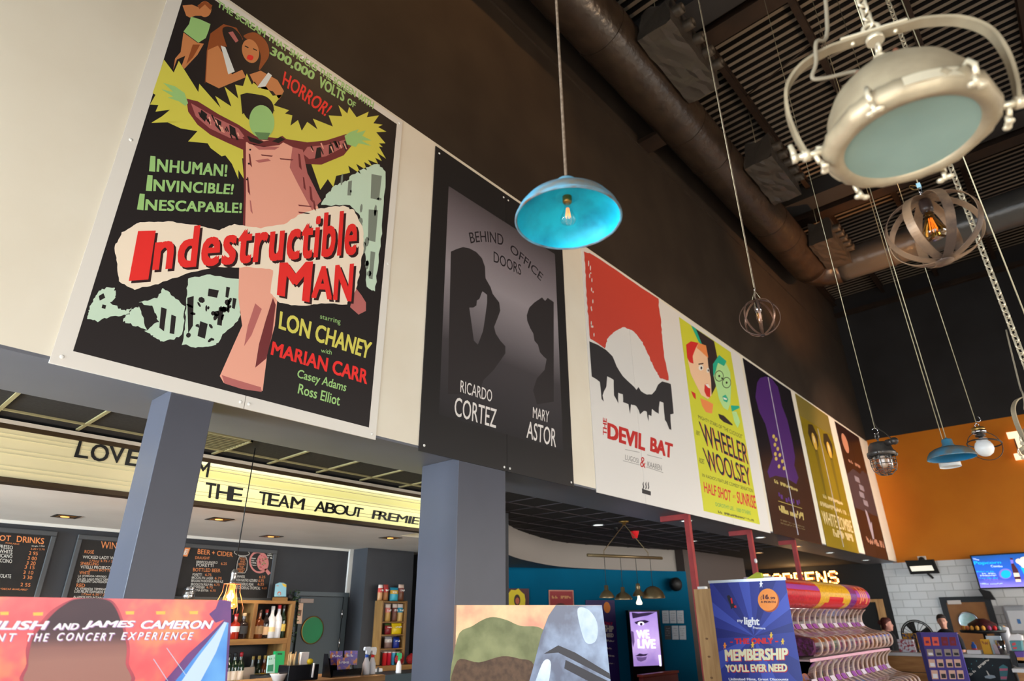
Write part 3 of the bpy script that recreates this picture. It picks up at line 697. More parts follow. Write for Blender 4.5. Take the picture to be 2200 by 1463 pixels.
# ---- 4: lime poster of two faces
I = []
r, F = poster('lime green poster with one orange and one green cartoon face', 8.03, 11.05, ZS-0.02, 6.27, [9.57], MATS['poster_white_board'])
p = MB(); kL = mi((203, 205, 58)); 
kS, kRd, kO, kTe, kGn, kPk, kDk, kWh, kMo = [mi(c) for c in ((236, 196, 160), (206, 48, 44), (232, 140, 80), (40, 172, 140), (176, 220, 150), (222, 190, 180), (52, 40, 40), (235, 232, 224), (150, 30, 32))]
p.ppoly(F, c2([(582, 182), (832, 352), (974, 1186), (702, 1120)]), kL, 1)
p.ppoly(F, c2([(640, 222), (664, 238), (700, 330), (676, 300)]), kTe, 2)
p.ppoly(F, c2([(664, 240), (752, 300), (768, 380), (760, 520), (740, 560), (700, 330)]), kDk, 2)
p.ppoly(F, c2([(618, 330), (650, 302), (690, 312), (716, 340), (724, 420), (736, 480), (740, 560), (722, 580), (690, 560), (664, 510), (640, 460), (626, 400)]), kS, 3)
p.ppoly(F, c2([(616, 316), (640, 300), (676, 308), (660, 340), (648, 372), (652, 408), (634, 402), (622, 380)]), kRd, 4)
p.ppoly(F, c2([(676, 308), (712, 320), (724, 380), (712, 372), (690, 350), (668, 332)]), kO, 4)
p.ppoly(F, c2([(706, 508), (720, 504), (734, 530), (732, 572), (716, 566), (704, 540)]), kRd, 4); p.ppoly(F, c2([(708, 508), (722, 506), (734, 528), (722, 524)]), kWh, 5)
p.ppoly(F, ell(1200+688/2.251, 600+428/2.251, 5, 6), kWh, 4); p.ppoly(F, ell(1200+690/2.251, 600+429/2.251, 2, 3), kDk, 5); p.ppoly(F, ell(1200+722/2.251, 600+440/2.251, 3, 5), kWh, 4); p.ppoly(F, ell(1200+723/2.251, 600+441/2.251, 1.5, 2.5), kDk, 5)
p.ppoly(F, c2([(676, 408), (700, 404), (700, 410), (676, 414)]), kDk, 5)
p.ppoly(F, c2([(684, 574), (724, 590), (748, 604), (742, 650), (712, 642), (694, 612)]), kO, 2); p.ppoly(F, c2([(640, 540), (662, 552), (664, 582), (652, 570)]), kRd, 2)
p.ppoly(F, c2([(748, 408), (776, 388), (810, 408), (830, 450), (834, 520), (830, 600), (818, 634), (796, 620), (776, 580), (762, 520), (750, 470)]), kGn, 3)
p.ppoly(F, c2([(746, 410), (776, 366), (812, 396), (800, 420), (770, 404), (758, 450), (748, 470)]), kTe, 4)
for cx, cy in ((776, 468), (812, 500)):
    for rr, k_ in ((12, kDk), (10.4, kGn)): p.ppoly(F, ell(1200+cx/2.251, 600+cy/2.251, rr*0.8, rr), k_, 4 if k_ == kDk else 5)
    p.ppoly(F, ell(1200+cx/2.251, 600+cy/2.251, 2, 2.5), kDk, 6)
p.ppoly(F, c2([(786, 472), (800, 484), (800, 490), (786, 480)]), kDk, 5)
p.ppoly(F, c2([(792, 566), (808, 558), (820, 580), (814, 596), (798, 588)]), kTe, 4); p.ppoly(F, c2([(796, 570), (814, 578), (812, 584), (798, 580)]), kWh, 5)
p.ppoly(F, c2([(832, 610), (872, 612), (876, 622), (838, 640)]), kTe, 3); p.ppoly(F, c2([(838, 640), (860, 640), (878, 690), (866, 720), (850, 690)]), kGn, 2)
p.ppoly(F, c2([(772, 650), (800, 660), (842, 702), (840, 708), (798, 690), (778, 672)]), kDk, 2)
p.build('poster_print', I, r)
t = MB(); dk_ = (44, 42, 48); 
T('MIGHTY STARS OF "THE CUCKOOS"', c2([(674, 655), (888, 752), (888, 772), (676, 672)]), dk_, bold=0.0)
for lay, off, c in ((3, 1.5, (222, 120, 70)), (4, 0, (34, 38, 56))):
    o = lambda q: [(x+off, y+off) for x, y in c2(q)]
    T('WHEELER', o([(676, 686), (908, 800), (918, 896), (704, 800)]), c, bold=0.005, layer=lay)
    T('WOOLSEY', o([(694, 812), (918, 910), (932, 1000), (722, 922)]), c, bold=0.005, layer=lay)
T('BERT', c2([(666, 730), (684, 738), (684, 758), (666, 750)]), dk_, bold=0.0); T('ROBT', c2([(680, 862), (704, 872), (706, 896), (682, 888)]), dk_, bold=0.0)
T('IN RADIO\'S FEATURE COMEDY SENSATION', c2([(694, 938), (938, 1014), (940, 1032), (696, 954)]), dk_, bold=0.0)
T('HALF SHOT', c2([(700, 978), (832, 1022), (834, 1078), (706, 1030)]), (206, 40, 56), bold=0.02)
T('at', c2([(842, 1040), (856, 1044), (856, 1060), (842, 1056)]), (206, 40, 56), bold=0.0)
T('SUNRISE', c2([(860, 1026), (950, 1046), (956, 1112), (864, 1082)]), (206, 40, 56), bold=0.02)
T('DOROTHY LEE... 1000 OTHERS', c2([(758, 1078), (928, 1122), (930, 1140), (760, 1096)]), (40, 150, 100), bold=0.0)
scrawl(t, F, c2([(770, 1118), (944, 1162), (946, 1172), (772, 1130)]), mi(dk_), n=40)
t.build('lettering', I, r)

# ---- 5: black and purple
I = []
M_strip = mat('seam_highlight_pale', (220, 216, 226), 0.25)  # pale colour stands in for the highlight along a poster seam
def seam_highlight(r, F, a, b0, b1):
    MB().fbox(F, a-0.012, a+0.012, b0, b1, 0.0, 0.006).build('seam_highlight', M_strip, r)
r, F = poster('black poster with a purple cloaked shape and yellow letters', 11.2, 13.75, ZS-0.012, 6.26, [12.42], mat('poster_black_gloss', (34, 30, 34), 0.25))
p = MB(); kPu = mi((72, 34, 106)); kYe = mi((196, 172, 84))
c5 = lambda c: [(1450+x/4.571, 640+y/4.571) for x, y in c]
p.ppoly(F, c2([(960, 500), (974, 478), (1000, 470), (1030, 480), (1060, 520), (1070, 560), (1080, 610), (1106, 680), (1130, 780), (1144, 860), (1140, 900), (1160, 960), (1150, 990), (1100, 960), (1050, 950), (1020, 960), (1010, 930), (1036, 860), (1020, 780), (1000, 700), (970, 640), (952, 570)]), kPu, 1)
for x, y_ in ((1040, 760), (1052, 775), (1046, 800), (1060, 820), (1048, 845), (1070, 850), (1052, 868), (1082, 880), (1066, 905), (1090, 914)): p.ppoly(F, ell(1200+x/2.251, 600+y_/2.251, 3, 4.5, 0, 8), kYe, 2)
p.ppoly(F, c2([(1062, 1070), (1178, 1108), (1178, 1110), (1062, 1073)]), kYe, 1)
p.build('poster_print', I, r); t = MB(); ye = (206, 186, 110)
scrawl(t, F, c2([(1042, 966), (1156, 1014), (1158, 1028), (1044, 984)]), mi(ye), n=26)
scrawl(t, F, c2([(1062, 1030), (1164, 1066), (1170, 1102), (1066, 1064)]), mi((86, 44, 120)), n=7, seed=3)
scrawl(t, F, c2([(1062, 1088), (1184, 1130), (1188, 1166), (1070, 1124)]), mi(ye), n=15, seed=5)
scrawl(t, F, c2([(1074, 1160), (1188, 1196), (1189, 1202), (1075, 1168)]), mi((120, 100, 60)), n=30, seed=6)
scrawl(t, F, c2([(1074, 1174), (1194, 1208), (1195, 1214), (1075, 1182)]), mi((120, 100, 60)), n=30, seed=7)
t.build('lettering', I, r); seam_highlight(r, F, 12.42, 3.08, 6.2)
# ---- 6: olive
I = []
r, F = poster('olive green poster with two staring eyes', 14.05, 16.35, ZS-0.01, 6.27, [15.2], mat('poster_olive_board', (140, 120, 26), 0.35))
p = MB(); kD, kY6, kC = mi((58, 44, 20)), mi((212, 172, 70)), mi((236, 210, 160))
p.apoly(F, [(14.06, 5.75), (16.34, 5.75), (16.34, 6.25), (14.06, 6.25)], mi((128, 112, 50)), 1)
for a in (14.72, 15.78):
    p.apoly(F, [(a-0.34, 5.42), (a-0.2, 5.66), (a+0.12, 5.72), (a+0.36, 5.5), (a+0.26, 5.26), (a, 5.06), (a-0.22, 5.2)], kD, 2)
    p.apoly(F, [(a+0.15*math.cos(k*PI/8), 5.30+0.2*math.sin(k*PI/8)) for k in range(16)], kY6, 3); p.apoly(F, [(a+0.06*math.cos(k*PI/6), 5.34+0.09*math.sin(k*PI/6)) for k in range(12)], kC, 4)
    p.apoly(F, [(a-0.12, 5.12), (a+0.12, 5.12), (a+0.05, 4.1), (a-0.05, 4.1)], mi((112, 96, 22)), 1)
p.build('poster_print', I, r); t = MB()
AT = lambda s_, a0, a1, b0, b1, c, **k: t.atext(F, s_, [(a0, b1), (a1, b1), (a1, b0), (a0, b0)], mi(c), **k)
cr = (226, 204, 150)
BX = lambda a0, a1, b0, b1: [(a0, b1), (a1, b1), (a1, b0), (a0, b0)]
scrawl(t, F, BX(14.5, 15.9, 4.02, 4.10), mi(cr), n=26, px=False); scrawl(t, F, BX(14.2, 16.2, 3.82, 3.92), mi(cr), n=32, px=False, seed=2)
AT('WHITE ZOMBIE', 14.15, 16.25, 3.44, 3.72, cr, bold=0.02); scrawl(t, F, BX(14.6, 16.1, 3.24, 3.40), mi(cr), n=14, px=False, seed=4)
t.build('lettering', I, r); seam_highlight(r, F, 15.2, 3.06, 5.7)
# ---- 7: dark brown
I = []
r, F = poster('dark brown poster with a pale moon and a grey flame, next to the orange wall', 16.9, 19.05, ZS-0.008, 6.26, [18.0], mat('poster_brown_board', (52, 30, 24), 0.35))
p = MB(); kMn, kGy7 = mi((206, 142, 112)), mi((150, 140, 150))
p.apoly(F, [(17.42+0.26*math.cos(k*PI/12), 5.78+0.26*math.sin(k*PI/12)) for k in range(24)], kMn, 1)
p.apoly(F, [(16.91, 4.1), (19.04, 4.1), (19.04, 5.2), (18.5, 5.25), (18.2, 5.1), (17.6, 5.15), (16.91, 4.9)], mi((74, 58, 62)), 1)
for q in ((17.75, 4.9), (18.0, 4.72), (17.85, 4.52), (18.05, 4.34)): p.apoly(F, [(q[0]-0.2, q[1]-0.07), (q[0]+0.22, q[1]-0.07), (q[0]+0.22, q[1]+0.07), (q[0]-0.2, q[1]+0.07)], kGy7, 2)
p.apoly(F, [(17.9, 3.45), (18.05, 3.45), (18.2, 3.9), (18.06, 3.82), (17.98, 4.12), (17.82, 4.16), (17.84, 3.8)], mi((176, 164, 176)), 2)
p.build('poster_print', I, r); t = MB(); sa = (206, 150, 124)
scrawl(t, F, BX(17.35, 18.4, 5.28, 5.36), mi(sa), n=12, px=False); scrawl(t, F, BX(17.3, 18.9, 3.30, 3.46), mi(sa), n=14, px=False, seed=3)
t.build('lettering', I, r); 
# ================================================================ HANGING LAMPS
M_bulbglass = glass('clear_bulb_glass', (1, 1, 1), 0.10)
M_amberglass = glass('amber_bulb_glass', (225, 190, 120), 0.22)
M_fil = mat('lit_filament', (255, 190, 110), 0.4, emit=6.0, emit_c=(255, 170, 80))
M_fildim = mat('faint_filament', (255, 170, 90), 0.4, emit=2.2, emit_c=(255, 140, 60))
M_brass = mat('aged_brass', (150, 118, 66), 0.4, 0.9)
M_dkmetal = mat('dark_gun_metal', (70, 64, 60), 0.45, 0.7)
M_chrome = mat('polished_chrome', (200, 200, 205), 0.15, 1.0)
M_cord = mat('grey_twisted_cord', (120, 104, 88), 0.8, c2=(92, 78, 64), scale=60.0)
M_wire = mat('pale_steel_wire', (176, 168, 140), 0.4, 0.6)
M_blackcord = mat('black_flex', (20, 19, 19), 0.5)
ZR = 10.94                           # underside of the purlins
def bulb_edison(c, L, r, axis=V((0, 0, -1)), mg=None, mf=None, root=None, cap=True):
    """pear bulb hanging from point c along -z: glass part with a filament sub-part and a screw cap"""
    prof = [(0.30, 0.0), (0.32, 0.10), (0.42, 0.30), (0.70, 0.55), (0.95, 0.75), (1.0, 0.84), (0.9, 0.94), (0.6, 0.99), (0.0, 1.0)]
    g = MB().lathe([(r*a, L*b) for a, b in prof], c, 24, axis=axis)
    o = g.build('bulb', mg or M_bulbglass, root)
    f = MB(); ax = V(axis).normalized(); u = ax.orthogonal().normalized(); w = ax.cross(u)
    for k in range(6):
        d = u*math.cos(k*PI/3)+w*math.sin(k*PI/3)
        f.tube([V(c)+ax*L*0.28+d*r*0.14, V(c)+ax*L*0.72+d*r*0.30], r*0.035, 5)
    f.build('filament', mf or M_fil, o)
    MB().cyl(V(c), V(c)+ax*L*0.5, r*0.08, n=6).build('bulb_stem', M_bulbglass, o)
    return o

# ---- enamel pendants with verdigris paint
M_verd = mat('verdigris_enamel_outside', (92, 160, 190), 0.45, 0.0, c2=(122, 112, 96), scale=5.0, detail=8, stretch=(1, 1, 2.2), ramp=(0.46, 0.64))
M_verd_in = mat('turquoise_enamel_inside', (24, 186, 216), 0.5, c2=(14, 142, 176), scale=9.0, detail=7, ramp=(0.4, 0.72))
M_rustrim = mat('rusty_enamel_rim', (96, 70, 52), 0.6, c2=(90, 150, 175), scale=12.0)
def enamel_pendant(c, R, label, cord_top, with_bulb=True, cordm=None, cr=0.006, out_m=None, in_m=None):
    """c: centre of the rim"""
    c = V(c); k = R/0.2
    r = thing('enamel_pendant_lamp', (c.x, c.y, c.z), label, 'pendant lamp')
    out = [(0.2, 0.0), (0.203, 0.004), (0.199, 0.012), (0.19, 0.035), (0.168, 0.066), (0.128, 0.090), (0.085, 0.104), (0.052, 0.112), (0.050, 0.118)]
    inn = [(0.046, 0.108), (0.082, 0.098), (0.124, 0.084), (0.163, 0.061), (0.184, 0.033), (0.193, 0.010), (0.195, 0.002)]
    MB().lathe([(a*k, b*k) for a, b in out], c, 64).build('shade', out_m or M_verd, r)
    MB().lathe([(a*k, b*k) for a, b in inn]+[], c, 64).lathe([(0.046*k, 0.108*k), (0.0, 0.108*k)], c, 32).build('shade_lining', in_m or M_verd_in, r)
    MB().torus(c+V((0, 0, 0.001)), Z3, 0.199*k, 0.0045*k, 64, 8).build('rim', M_rustrim, r)
    MB().lathe([(0.056*k, 0.110*k), (0.054*k, 0.122*k), (0.047*k, 0.128*k), (0.045*k, 0.170*k), (0.040*k, 0.180*k), (0.015*k, 0.186*k), (0.010*k, 0.196*k)], c, 32, cap1=True).build('cap', out_m or M_verd, r)
    if with_bulb:
        MB().lathe([(0.018*k, 0.108*k), (0.018*k, 0.085*k), (0.015*k, 0.08*k), (0, 0.08*k)], c, 20).build('socket', M_brass, r)
        bulb_edison(c+V((0, 0, 0.082*k)), 0.095*k, 0.031*k, root=r, mf=M_fildim)
    MB().tube([c+V((0, 0, 0.19*k)), V((c.x, c.y, cord_top))], cr, 8).build('cord', cordm or M_cord, r)
    return r
enamel_pendant(at_d((1221, 473), 2.40), 0.200, 'turquoise enamel dome pendant hanging before the grey silhouette poster', 8.6)
enamel_pendant(at_d((2045, 984), 6.9), 0.190, 'small weathered blue enamel pendant in front of the orange wall', ZR, cordm=M_wire, cr=0.0042, out_m=mat('dull_blue_enamel', (58, 112, 138), 0.5, c2=(96, 92, 82), scale=9.0, detail=8), in_m=mat('deep_blue_enamel_inside', (14, 104, 146), 0.5), with_bulb=False)

# ---- white cone spot behind the small blue pendant
c = at_d((2042.5, 1003), 9.4)
r = thing('cone_pendant_lamp', c, 'white cone shade peeping out below the small blue pendant', 'pendant lamp')
MB().lathe([(0.115, 0), (0.105, 0.16), (0.07, 0.2), (0.02, 0.21)], c, 32, cap1=True).build('shade', mat('white_shade_enamel', (214, 214, 212), 0.4), r)
MB().lathe([(0.0, 0.012), (0.110, 0.012)], c, 32).build('diffuser', mat('opal_diffuser', (236, 240, 240), 0.3), r)
MB().tube([c+V((0, 0, 0.2)), V((c.x, c.y, ZR))], 0.005, 6).build('cord', M_wire, r)

# ---- cage orb with candle bulb (slender rings)
M_copper = mat('brushed_copper_ring', (150, 122, 108), 0.35, 0.85, c2=(110, 86, 74), scale=14.0)
c = at_d((1632, 682), 4.2); R = 0.122
r = thing('ring_orb_lamp', c-V((0, 0, R)), 'small copper ring orb with a candle bulb, hung on twin strings', 'pendant lamp')
tilt = V((0.10, 0.05, 1)).normalized()
for k in range(4):
    a = k*PI/4+0.35
    MB().hoop(c, V((math.cos(a), math.sin(a), 0)).normalized(), R-0.001*k, 0.013, 0.004, 64, vert=Z3).build('ring', M_copper, r)
MB().lathe([(0.012, 0.0), (0.014, 0.012), (0.006, 0.02)], c-V((0, 0, R+0.004)), 16, cap0=True).build('finial', M_dkmetal, r)
MB().lathe([(0.006, 0.03), (0.014, 0.02), (0.018, 0.0), (0.020, -0.012), (0.020, -0.022)], c+V((0, 0, R-0.02)), 24).lathe([(0.021, -0.022), (0.023, -0.03), (0.021, -0.05), (0.017, -0.064), (0.0, -0.064)], c+V((0, 0, R-0.02)), 24).build('socket', M_chrome, r)
g = MB().lathe([(0.010, 0.0), (0.016, -0.010), (0.0205, -0.030), (0.019, -0.05), (0.012, -0.072), (0.004, -0.086), (0, -0.088)], c+V((0, 0, R-0.084)), 24).build('bulb', glass('candle_bulb_glass', (250, 236, 205), 0.2), r)
MB().tube([c+V((0, 0, R-0.095)), c+V((0.004, 0, R-0.150))], 0.0022, 6).build('filament', M_fil, g)
kn = V((c.x, c.y, c.z+R+0.075))
MB().tube([c+V((-0.02, -0.02, R-0.004)), kn], 0.0016, 5).build('string', M_wire, r); MB().tube([c+V((0.03, 0.02, R-0.008)), kn], 0.0016, 5).build('string', M_wire, r)
MB().tube([c+V((0, 0, R-0.01)), c+V((-0.004, -0.002, R+0.03)), c+V((0.006, 0.0, R+0.08)), c+V((0.005, 0, R+0.2)), V((c.x+0.005, c.y, ZR))], 0.0042, 8).build('cord', M_cord, r)
MB().cyl(kn-V((0, 0, 0.008)), kn+V((0, 0, 0.016)), 0.0045).build('ferrule', M_chrome, r)
MB().tube([kn, V((c.x-0.001, c.y-0.004, ZR))], 0.0028, 6).build('hanging_wire', M_wire, r)

# ---- large band orb with an edison bulb
M_band = mat('bent_weathered_band', (146, 118, 92), 0.45, 0.3, c2=(74, 60, 52), scale=6.0, detail=6, ramp=(0.4, 0.62))
c = at_d((2006, 492), 3.25); R = 0.185
r = thing('band_orb_lamp', c-V((0, 0, R*0.86)), 'large orb of flat bronze bands round an amber filament bulb', 'pendant lamp')
for k in range(4):
    a = k*PI/4+0.39+0.04
    MB().hoop(c, V((math.cos(a), math.sin(a), 0)), R-0.002*k, 0.036, 0.003, 72, vert=Z3, sx=0.86).build('band', M_band, r)
tp = c+V((0, 0, R*0.86))
MB().lathe([(0.034, 0.002), (0.034, 0.006), (0.012, 0.012)], tp, 20, cap1=True).build('top_plate', M_band, r)
MB().lathe([(0.034, -0.002), (0.034, -0.006), (0.0, -0.008)], c-V((0, 0, R*0.86)), 20).build('bottom_plate', M_band, r)
MB().lathe([(0.016, -0.002), (0.024, -0.02), (0.025, -0.055), (0.022, -0.07), (0.0, -0.07)], tp, 24).build('socket', mat('bakelite_brown', (52, 40, 36), 0.35), r)
bulb_edison(tp-V((0, 0, 0.066)), 0.138, 0.048, mg=M_amberglass, mf=M_fildim, root=r)
def link_chain(p0, p1, L, w, rr, m_, root, name='chain'):
    """oval links, every other one turned a quarter"""
    p0, p1 = V(p0), V(p1); d = (p1-p0); n = max(1, int(round(d.length/(L*0.74)))); t = d.normalized(); u = t.orthogonal().normalized(); q = t.cross(u); mb = MB()
    for i in range(n):
        cc = p0 + d*((i+0.5)/n); s_ = u if i % 2 else q
        pts = [cc + t*(math.sin(a)*L/2*0.5 + (L/4 if math.sin(a) > 0 else -L/4)) + s_*(math.cos(a)*w/2) for a in [2*PI*k/14+0.001 for k in range(14)]]
        mb.tube(pts, rr, 6, closed=True)
    return mb.build(name, m_, root)
link_chain(tp+V((0, 0, 0.005)), tp+V((0, 0, 0.06)), 0.03, 0.014, 0.0022, M_chrome, r)
MB().box(tuple(tp+V((-0.008, -0.008, 0.058))), tuple(tp+V((0.008, 0.008, 0.082)))).build('cable_clamp', mat('pale_blue_clamp', (150, 190, 205), 0.4), r)
MB().torus(tp+V((-0.018, -0.016, 0.062)), (0.5, -0.6, 0.3), 0.018, 0.0016, 24, 6).build('cable_loop', M_brass, r)
MB().tube([tp+V((0, 0, 0.08)), V((tp.x, tp.y, ZR))], 0.0025, 6).build('hanging_wire', M_wire, r)

# ---- big nautical floodlight pendant
M_alu = mat('sand_cast_aluminium', (172, 157, 130), 0.45, 0.35, c2=(148, 134, 110), scale=9.0, bump=0.06, bscale=60)
M_alu2 = mat('polished_edge_aluminium', (206, 194, 168), 0.3, 0.4)
M_frost = mat('frosted_green_glass', (138, 164, 156), 0.25, spec=0.5, c2=(124, 150, 144), scale=2.5)
def nautical(c, R, label, ang, full=True, ztop=ZR, chain_m=None, lk=1.0):
    """c: centre of the glass; R: glass radius; ang: direction of the yoke across"""
    c = V(c); k = R/0.2
    r = thing('nautical_floodlight', c, label, 'pendant lamp')
    ux = V((math.cos(ang), math.sin(ang), 0)); uy = V((-math.sin(ang), math.cos(ang), 0))
    L_ = lambda x, y, z: c + ux*x*k + uy*y*k + Z3*z*k
    MB().lathe([(0.236*k, 0.045*k), (0.236*k, 0.085*k), (0.226*k, 0.145*k), (0.196*k, 0.210*k), (0.150*k, 0.260*k), (0.098*k, 0.290*k), (0.070*k, 0.298*k)], c, 64).build('dome', M_alu, r)
    MB().lathe([(0.070*k, 0.290*k), (0.068*k, 0.330*k), (0.054*k, 0.352*k), (0.030*k, 0.362*k), (0.0, 0.364*k)], c, 32).build('cap', M_alu, r)
    # rim: scalloped ring with flats
    n = 72; rows = []
    prof = [(0.200, 0.000), (0.206, -0.012), (0.222, -0.014), (0.244, 0.004), (0.250, 0.030), (0.246, 0.052), (0.236, 0.056), (0.205, 0.03)]
    for a_, z_ in prof+[prof[0]]:
        row = []
        for i in range(n):
            t = 2*PI*i/n; seg = PI/6; ph = ((t+seg/2) % seg)-seg/2; bump = (0.262*math.cos(seg/2)/math.cos(ph)-0.246+0.012*max(0, math.cos(6*t))**4) if a_ > 0.21 else 0
            row.append(L_((a_+bump)*math.cos(t), (a_+bump)*math.sin(t), z_))
        rows.append(row)
    MB().rings(rows, True, 0, True, False, False).build('rim', M_alu, r)
    mb = MB()
    for i in range(3):
        t0_ = 2*PI*i/3+0.35; pts0, pts1 = [], []
        for j in range(9):
            t = t0_+0.75*j/8; pts0.append(L_(0.262*math.cos(t), 0.262*math.sin(t), 0.012)); pts1.append(L_(0.262*math.cos(t), 0.262*math.sin(t), 0.046))
        rows = [[a, b, V(b)-(V(b)-c).normalized()*0.02*k, V(a)-(V(a)-c).normalized()*0.02*k] for a, b in zip(pts0, pts1)]
        MB().rings(rows, True, 0, False).build('rim_flat', M_alu2, r)
    gl = MB().lathe([(0.0, 0.004*k), (0.12*k, 0.002*k), (0.204*k, 0.0)], c, 64).build('lens_glass', M_frost, r)
    # swing clamps with wing nuts
    for i in range(6):
        t = 2*PI*i/6+0.0; d = ux*math.cos(t)+uy*math.sin(t); o_ = c+d*0.262*k
        cl = MB(); cl.tube([o_+Z3*0.052*k-d*0.018*k, o_+Z3*0.060*k+d*0.012*k, o_+Z3*0.03*k+d*0.024*k, o_-Z3*0.004*k+d*0.016*k], 0.0085*k, 10)
        cl = cl.build('clamp', M_alu2, r)
        wn = MB().cyl(o_-Z3*0.002*k+d*0.010*k, o_-Z3*0.030*k+d*0.006*k, 0.0075*k)
        q = V((-d.y, d.x, 0))
        for sgn in (-1, 1):
            wn.sphere(o_-Z3*0.034*k+d*0.006*k+q*sgn*0.015*k, 0.0135*k, 10, sx=1, sy=1, sz=0.62)
        wn.sphere(o_-Z3*0.032*k+d*0.006*k, 0.012*k, 10, sz=0.7).build('wing_nut', M_alu2, cl)
    # yoke
    hw = 0.315; top = 0.495
    path = [(-hw, 0.045), (-hw-0.016, 0.13), (-hw-0.024, 0.25), (-hw-0.006, 0.365), (-hw+0.055, 0.445), (-hw+0.145, top-0.008), (-0.10, top), (0.10, top)]
    path = path + [(-a, b) for a, b in reversed(path[:6])]
    sm = smooth_curve([V((a, 0, b)) for a, b in path], 5)
    rows = []
    for i, p in enumerate(sm):
        a_ = sm[max(i-1, 0)]; b_ = sm[min(i+1, len(sm)-1)]; t = (b_-a_).normalized(); nn = V((-t.z, 0, t.x))
        rows.append([L_(p.x+nn.x*s_*0.006, w_*0.021, p.z+nn.z*s_*0.006) for s_, w_ in ((-1, -1), (1, -1), (1, 1), (-1, 1))])
    MB().rings(rows, True, 0, False).build('yoke', M_alu, r)
    for sgn in (-1, 1):
        ar = MB().cyl(L_(sgn*0.245, 0, 0.040), L_(sgn*0.345, 0, 0.040), 0.0125*k, n=16)
        ar.cyl(L_(sgn*0.303, 0, 0.040), L_(sgn*0.327, 0, 0.040), 0.021*k, n=20).build('pivot_arm', M_alu2, r)
        lv = MB().cyl(L_(sgn*0.345, 0, 0.040), L_(sgn*0.362, 0, 0.040), 0.018*k, n=16)
        lv.tube([L_(sgn*0.353, 0.0, 0.045), L_(sgn*0.352, 0.006, 0.075), L_(sgn*0.358, -0.004, 0.100)], [0.011*k, 0.010*k, 0.008*k], 10).build('lock_lever', M_alu2, r)
    pl = MB().add([], []); fr_ = Frame(L_(0, 0, top+0.006), ux, uy)
    pl.fbox(fr_, -0.11*k, 0.11*k, -0.026*k, 0.026*k, 0.0, 0.008*k).build('yoke_plate', M_alu2, r, bevel=0.002*k)
    MB().lathe([(0.030*k, -0.03*k), (0.030*k, -0.012*k), (0.014*k, -0.008*k), (0.012*k, 0.02*k)], L_(0, 0, top), 20, cap0=True).build('swivel', M_alu2, r)
    for x in (-0.07, 0.07): MB().sphere(L_(x, 0, top-0.008), 0.008*k, 10).build('bolt', M_alu2, r)
    # hanging lugs on the cap and copper nipples
    MB().torus(L_(0.0, 0, 0.380), uy, 0.020*k, 0.0065*k, 20, 8).build('cap_ring', M_alu2, r)
    MB().torus(L_(0.0, 0, 0.425), ux, 0.020*k, 0.0065*k, 20, 8).build('shackle', M_alu2, r)
    for t in (0.5, 1.5, 2.6, 3.7, 4.8, 5.8):
        MB().lathe([(0.011*k, 0), (0.009*k, 0.012*k), (0.004*k, 0.02*k)], L_(0.118*math.cos(t), 0.118*math.sin(t), 0.278), 10, cap1=True).build('copper_nipple', mat('copper_nipple_metal', (205, 130, 100), 0.35, 0.8), r)
    MB().torus(L_(0, 0, top+0.036), uy, 0.026*k, 0.0075*k, 20, 8).build('eye_ring', M_alu2, r)
    link_chain(L_(0, 0, top+0.05), (c.x, c.y, ztop), 0.052*k*lk, 0.030*k*lk, 0.0055*k*lk, chain_m or M_alu2, r)
    fl = [L_(-0.045, 0.01, 0.345), L_(-0.10, 0.0, 0.356), L_(-0.19, -0.02, 0.345), L_(-0.235, -0.03, 0.355), L_(-0.21, -0.03, 0.42), L_(-0.19, -0.03, 0.52), L_(-0.13, 0.02, 0.62), L_(-0.05, 0.02, 1.2)]
    MB().tube(smooth_curve(fl, 5), 0.0075*k, 8).build('flex', mat('braided_grey_flex', (128, 118, 100), 0.8), r)
    return r
nautical(at_d((1955, 300), 2.06), 0.160, 'big cast aluminium floodlight with frosted green glass and arched yoke', 0.33)
nautical(at_d((2272, 965), 6.2), 0.165, 'dull metal floodlight on a long chain, cut off by the frame edge', 0.9, lk=1.7)

# ---- caged bulkhead pendant
M_pewter = mat('dull_pewter', (104, 98, 92), 0.4, 0.7, c2=(78, 73, 70), scale=12.0)
c = at_d((1896, 985), 6.3)
r = thing('caged_bulkhead_lamp', c-V((0, 0, 0.14)), 'grey ship lantern with a glass jar in a wire cage', 'pendant lamp')
MB().lathe([(0.10, 0.02), (0.112, 0.03), (0.112, 0.052), (0.098, 0.062), (0.088, 0.11), (0.07, 0.135), (0.03, 0.145), (0.0, 0.146)], c, 32).build('housing', M_pewter, r)
for k in range(3): MB().sphere(c+V((0.115*math.cos(k*2.1+0.6), 0.115*math.sin(k*2.1+0.6), 0.036)), 0.02, 10).build('lug', M_pewter, r)
MB().lathe([(0.074, 0.02), (0.074, -0.05), (0.064, -0.09), (0.035, -0.115), (0, -0.12)], c, 28).build('jar_glass', glass('rippled_jar_glass', (225, 215, 205), 0.3, 0.2), r)
MB().lathe([(0.02, 0.02), (0.03, -0.02), (0.034, -0.05), (0.02, -0.075), (0, -0.08)], c, 20).build('bulb', mat('pearl_bulb', (235, 215, 195), 0.4), r)
cg = MB()
for k in range(8):
    a = k*PI/4; cg.tube([c+V((math.cos(a)*q, math.sin(a)*q, z)) for q, z in ((0.098, 0.02), (0.098, -0.06), (0.088, -0.10), (0.05, -0.135), (0.018, -0.142))], 0.0035, 6)
for q, z in ((0.098, -0.015), (0.098, -0.055), (0.084, -0.105), (0.045, -0.137)): cg.torus(c+V((0, 0, z)), Z3, q, 0.0035, 28, 6)
cg.build('wire_cage', M_pewter, r)
MB().cyl(c+V((0.07, -0.05, 0.115)), c+V((0.135, -0.08, 0.115)), 0.026).sphere(c+V((0.135, -0.08, 0.115)), 0.032, 12).build('cable_gland', M_dkmetal, r)
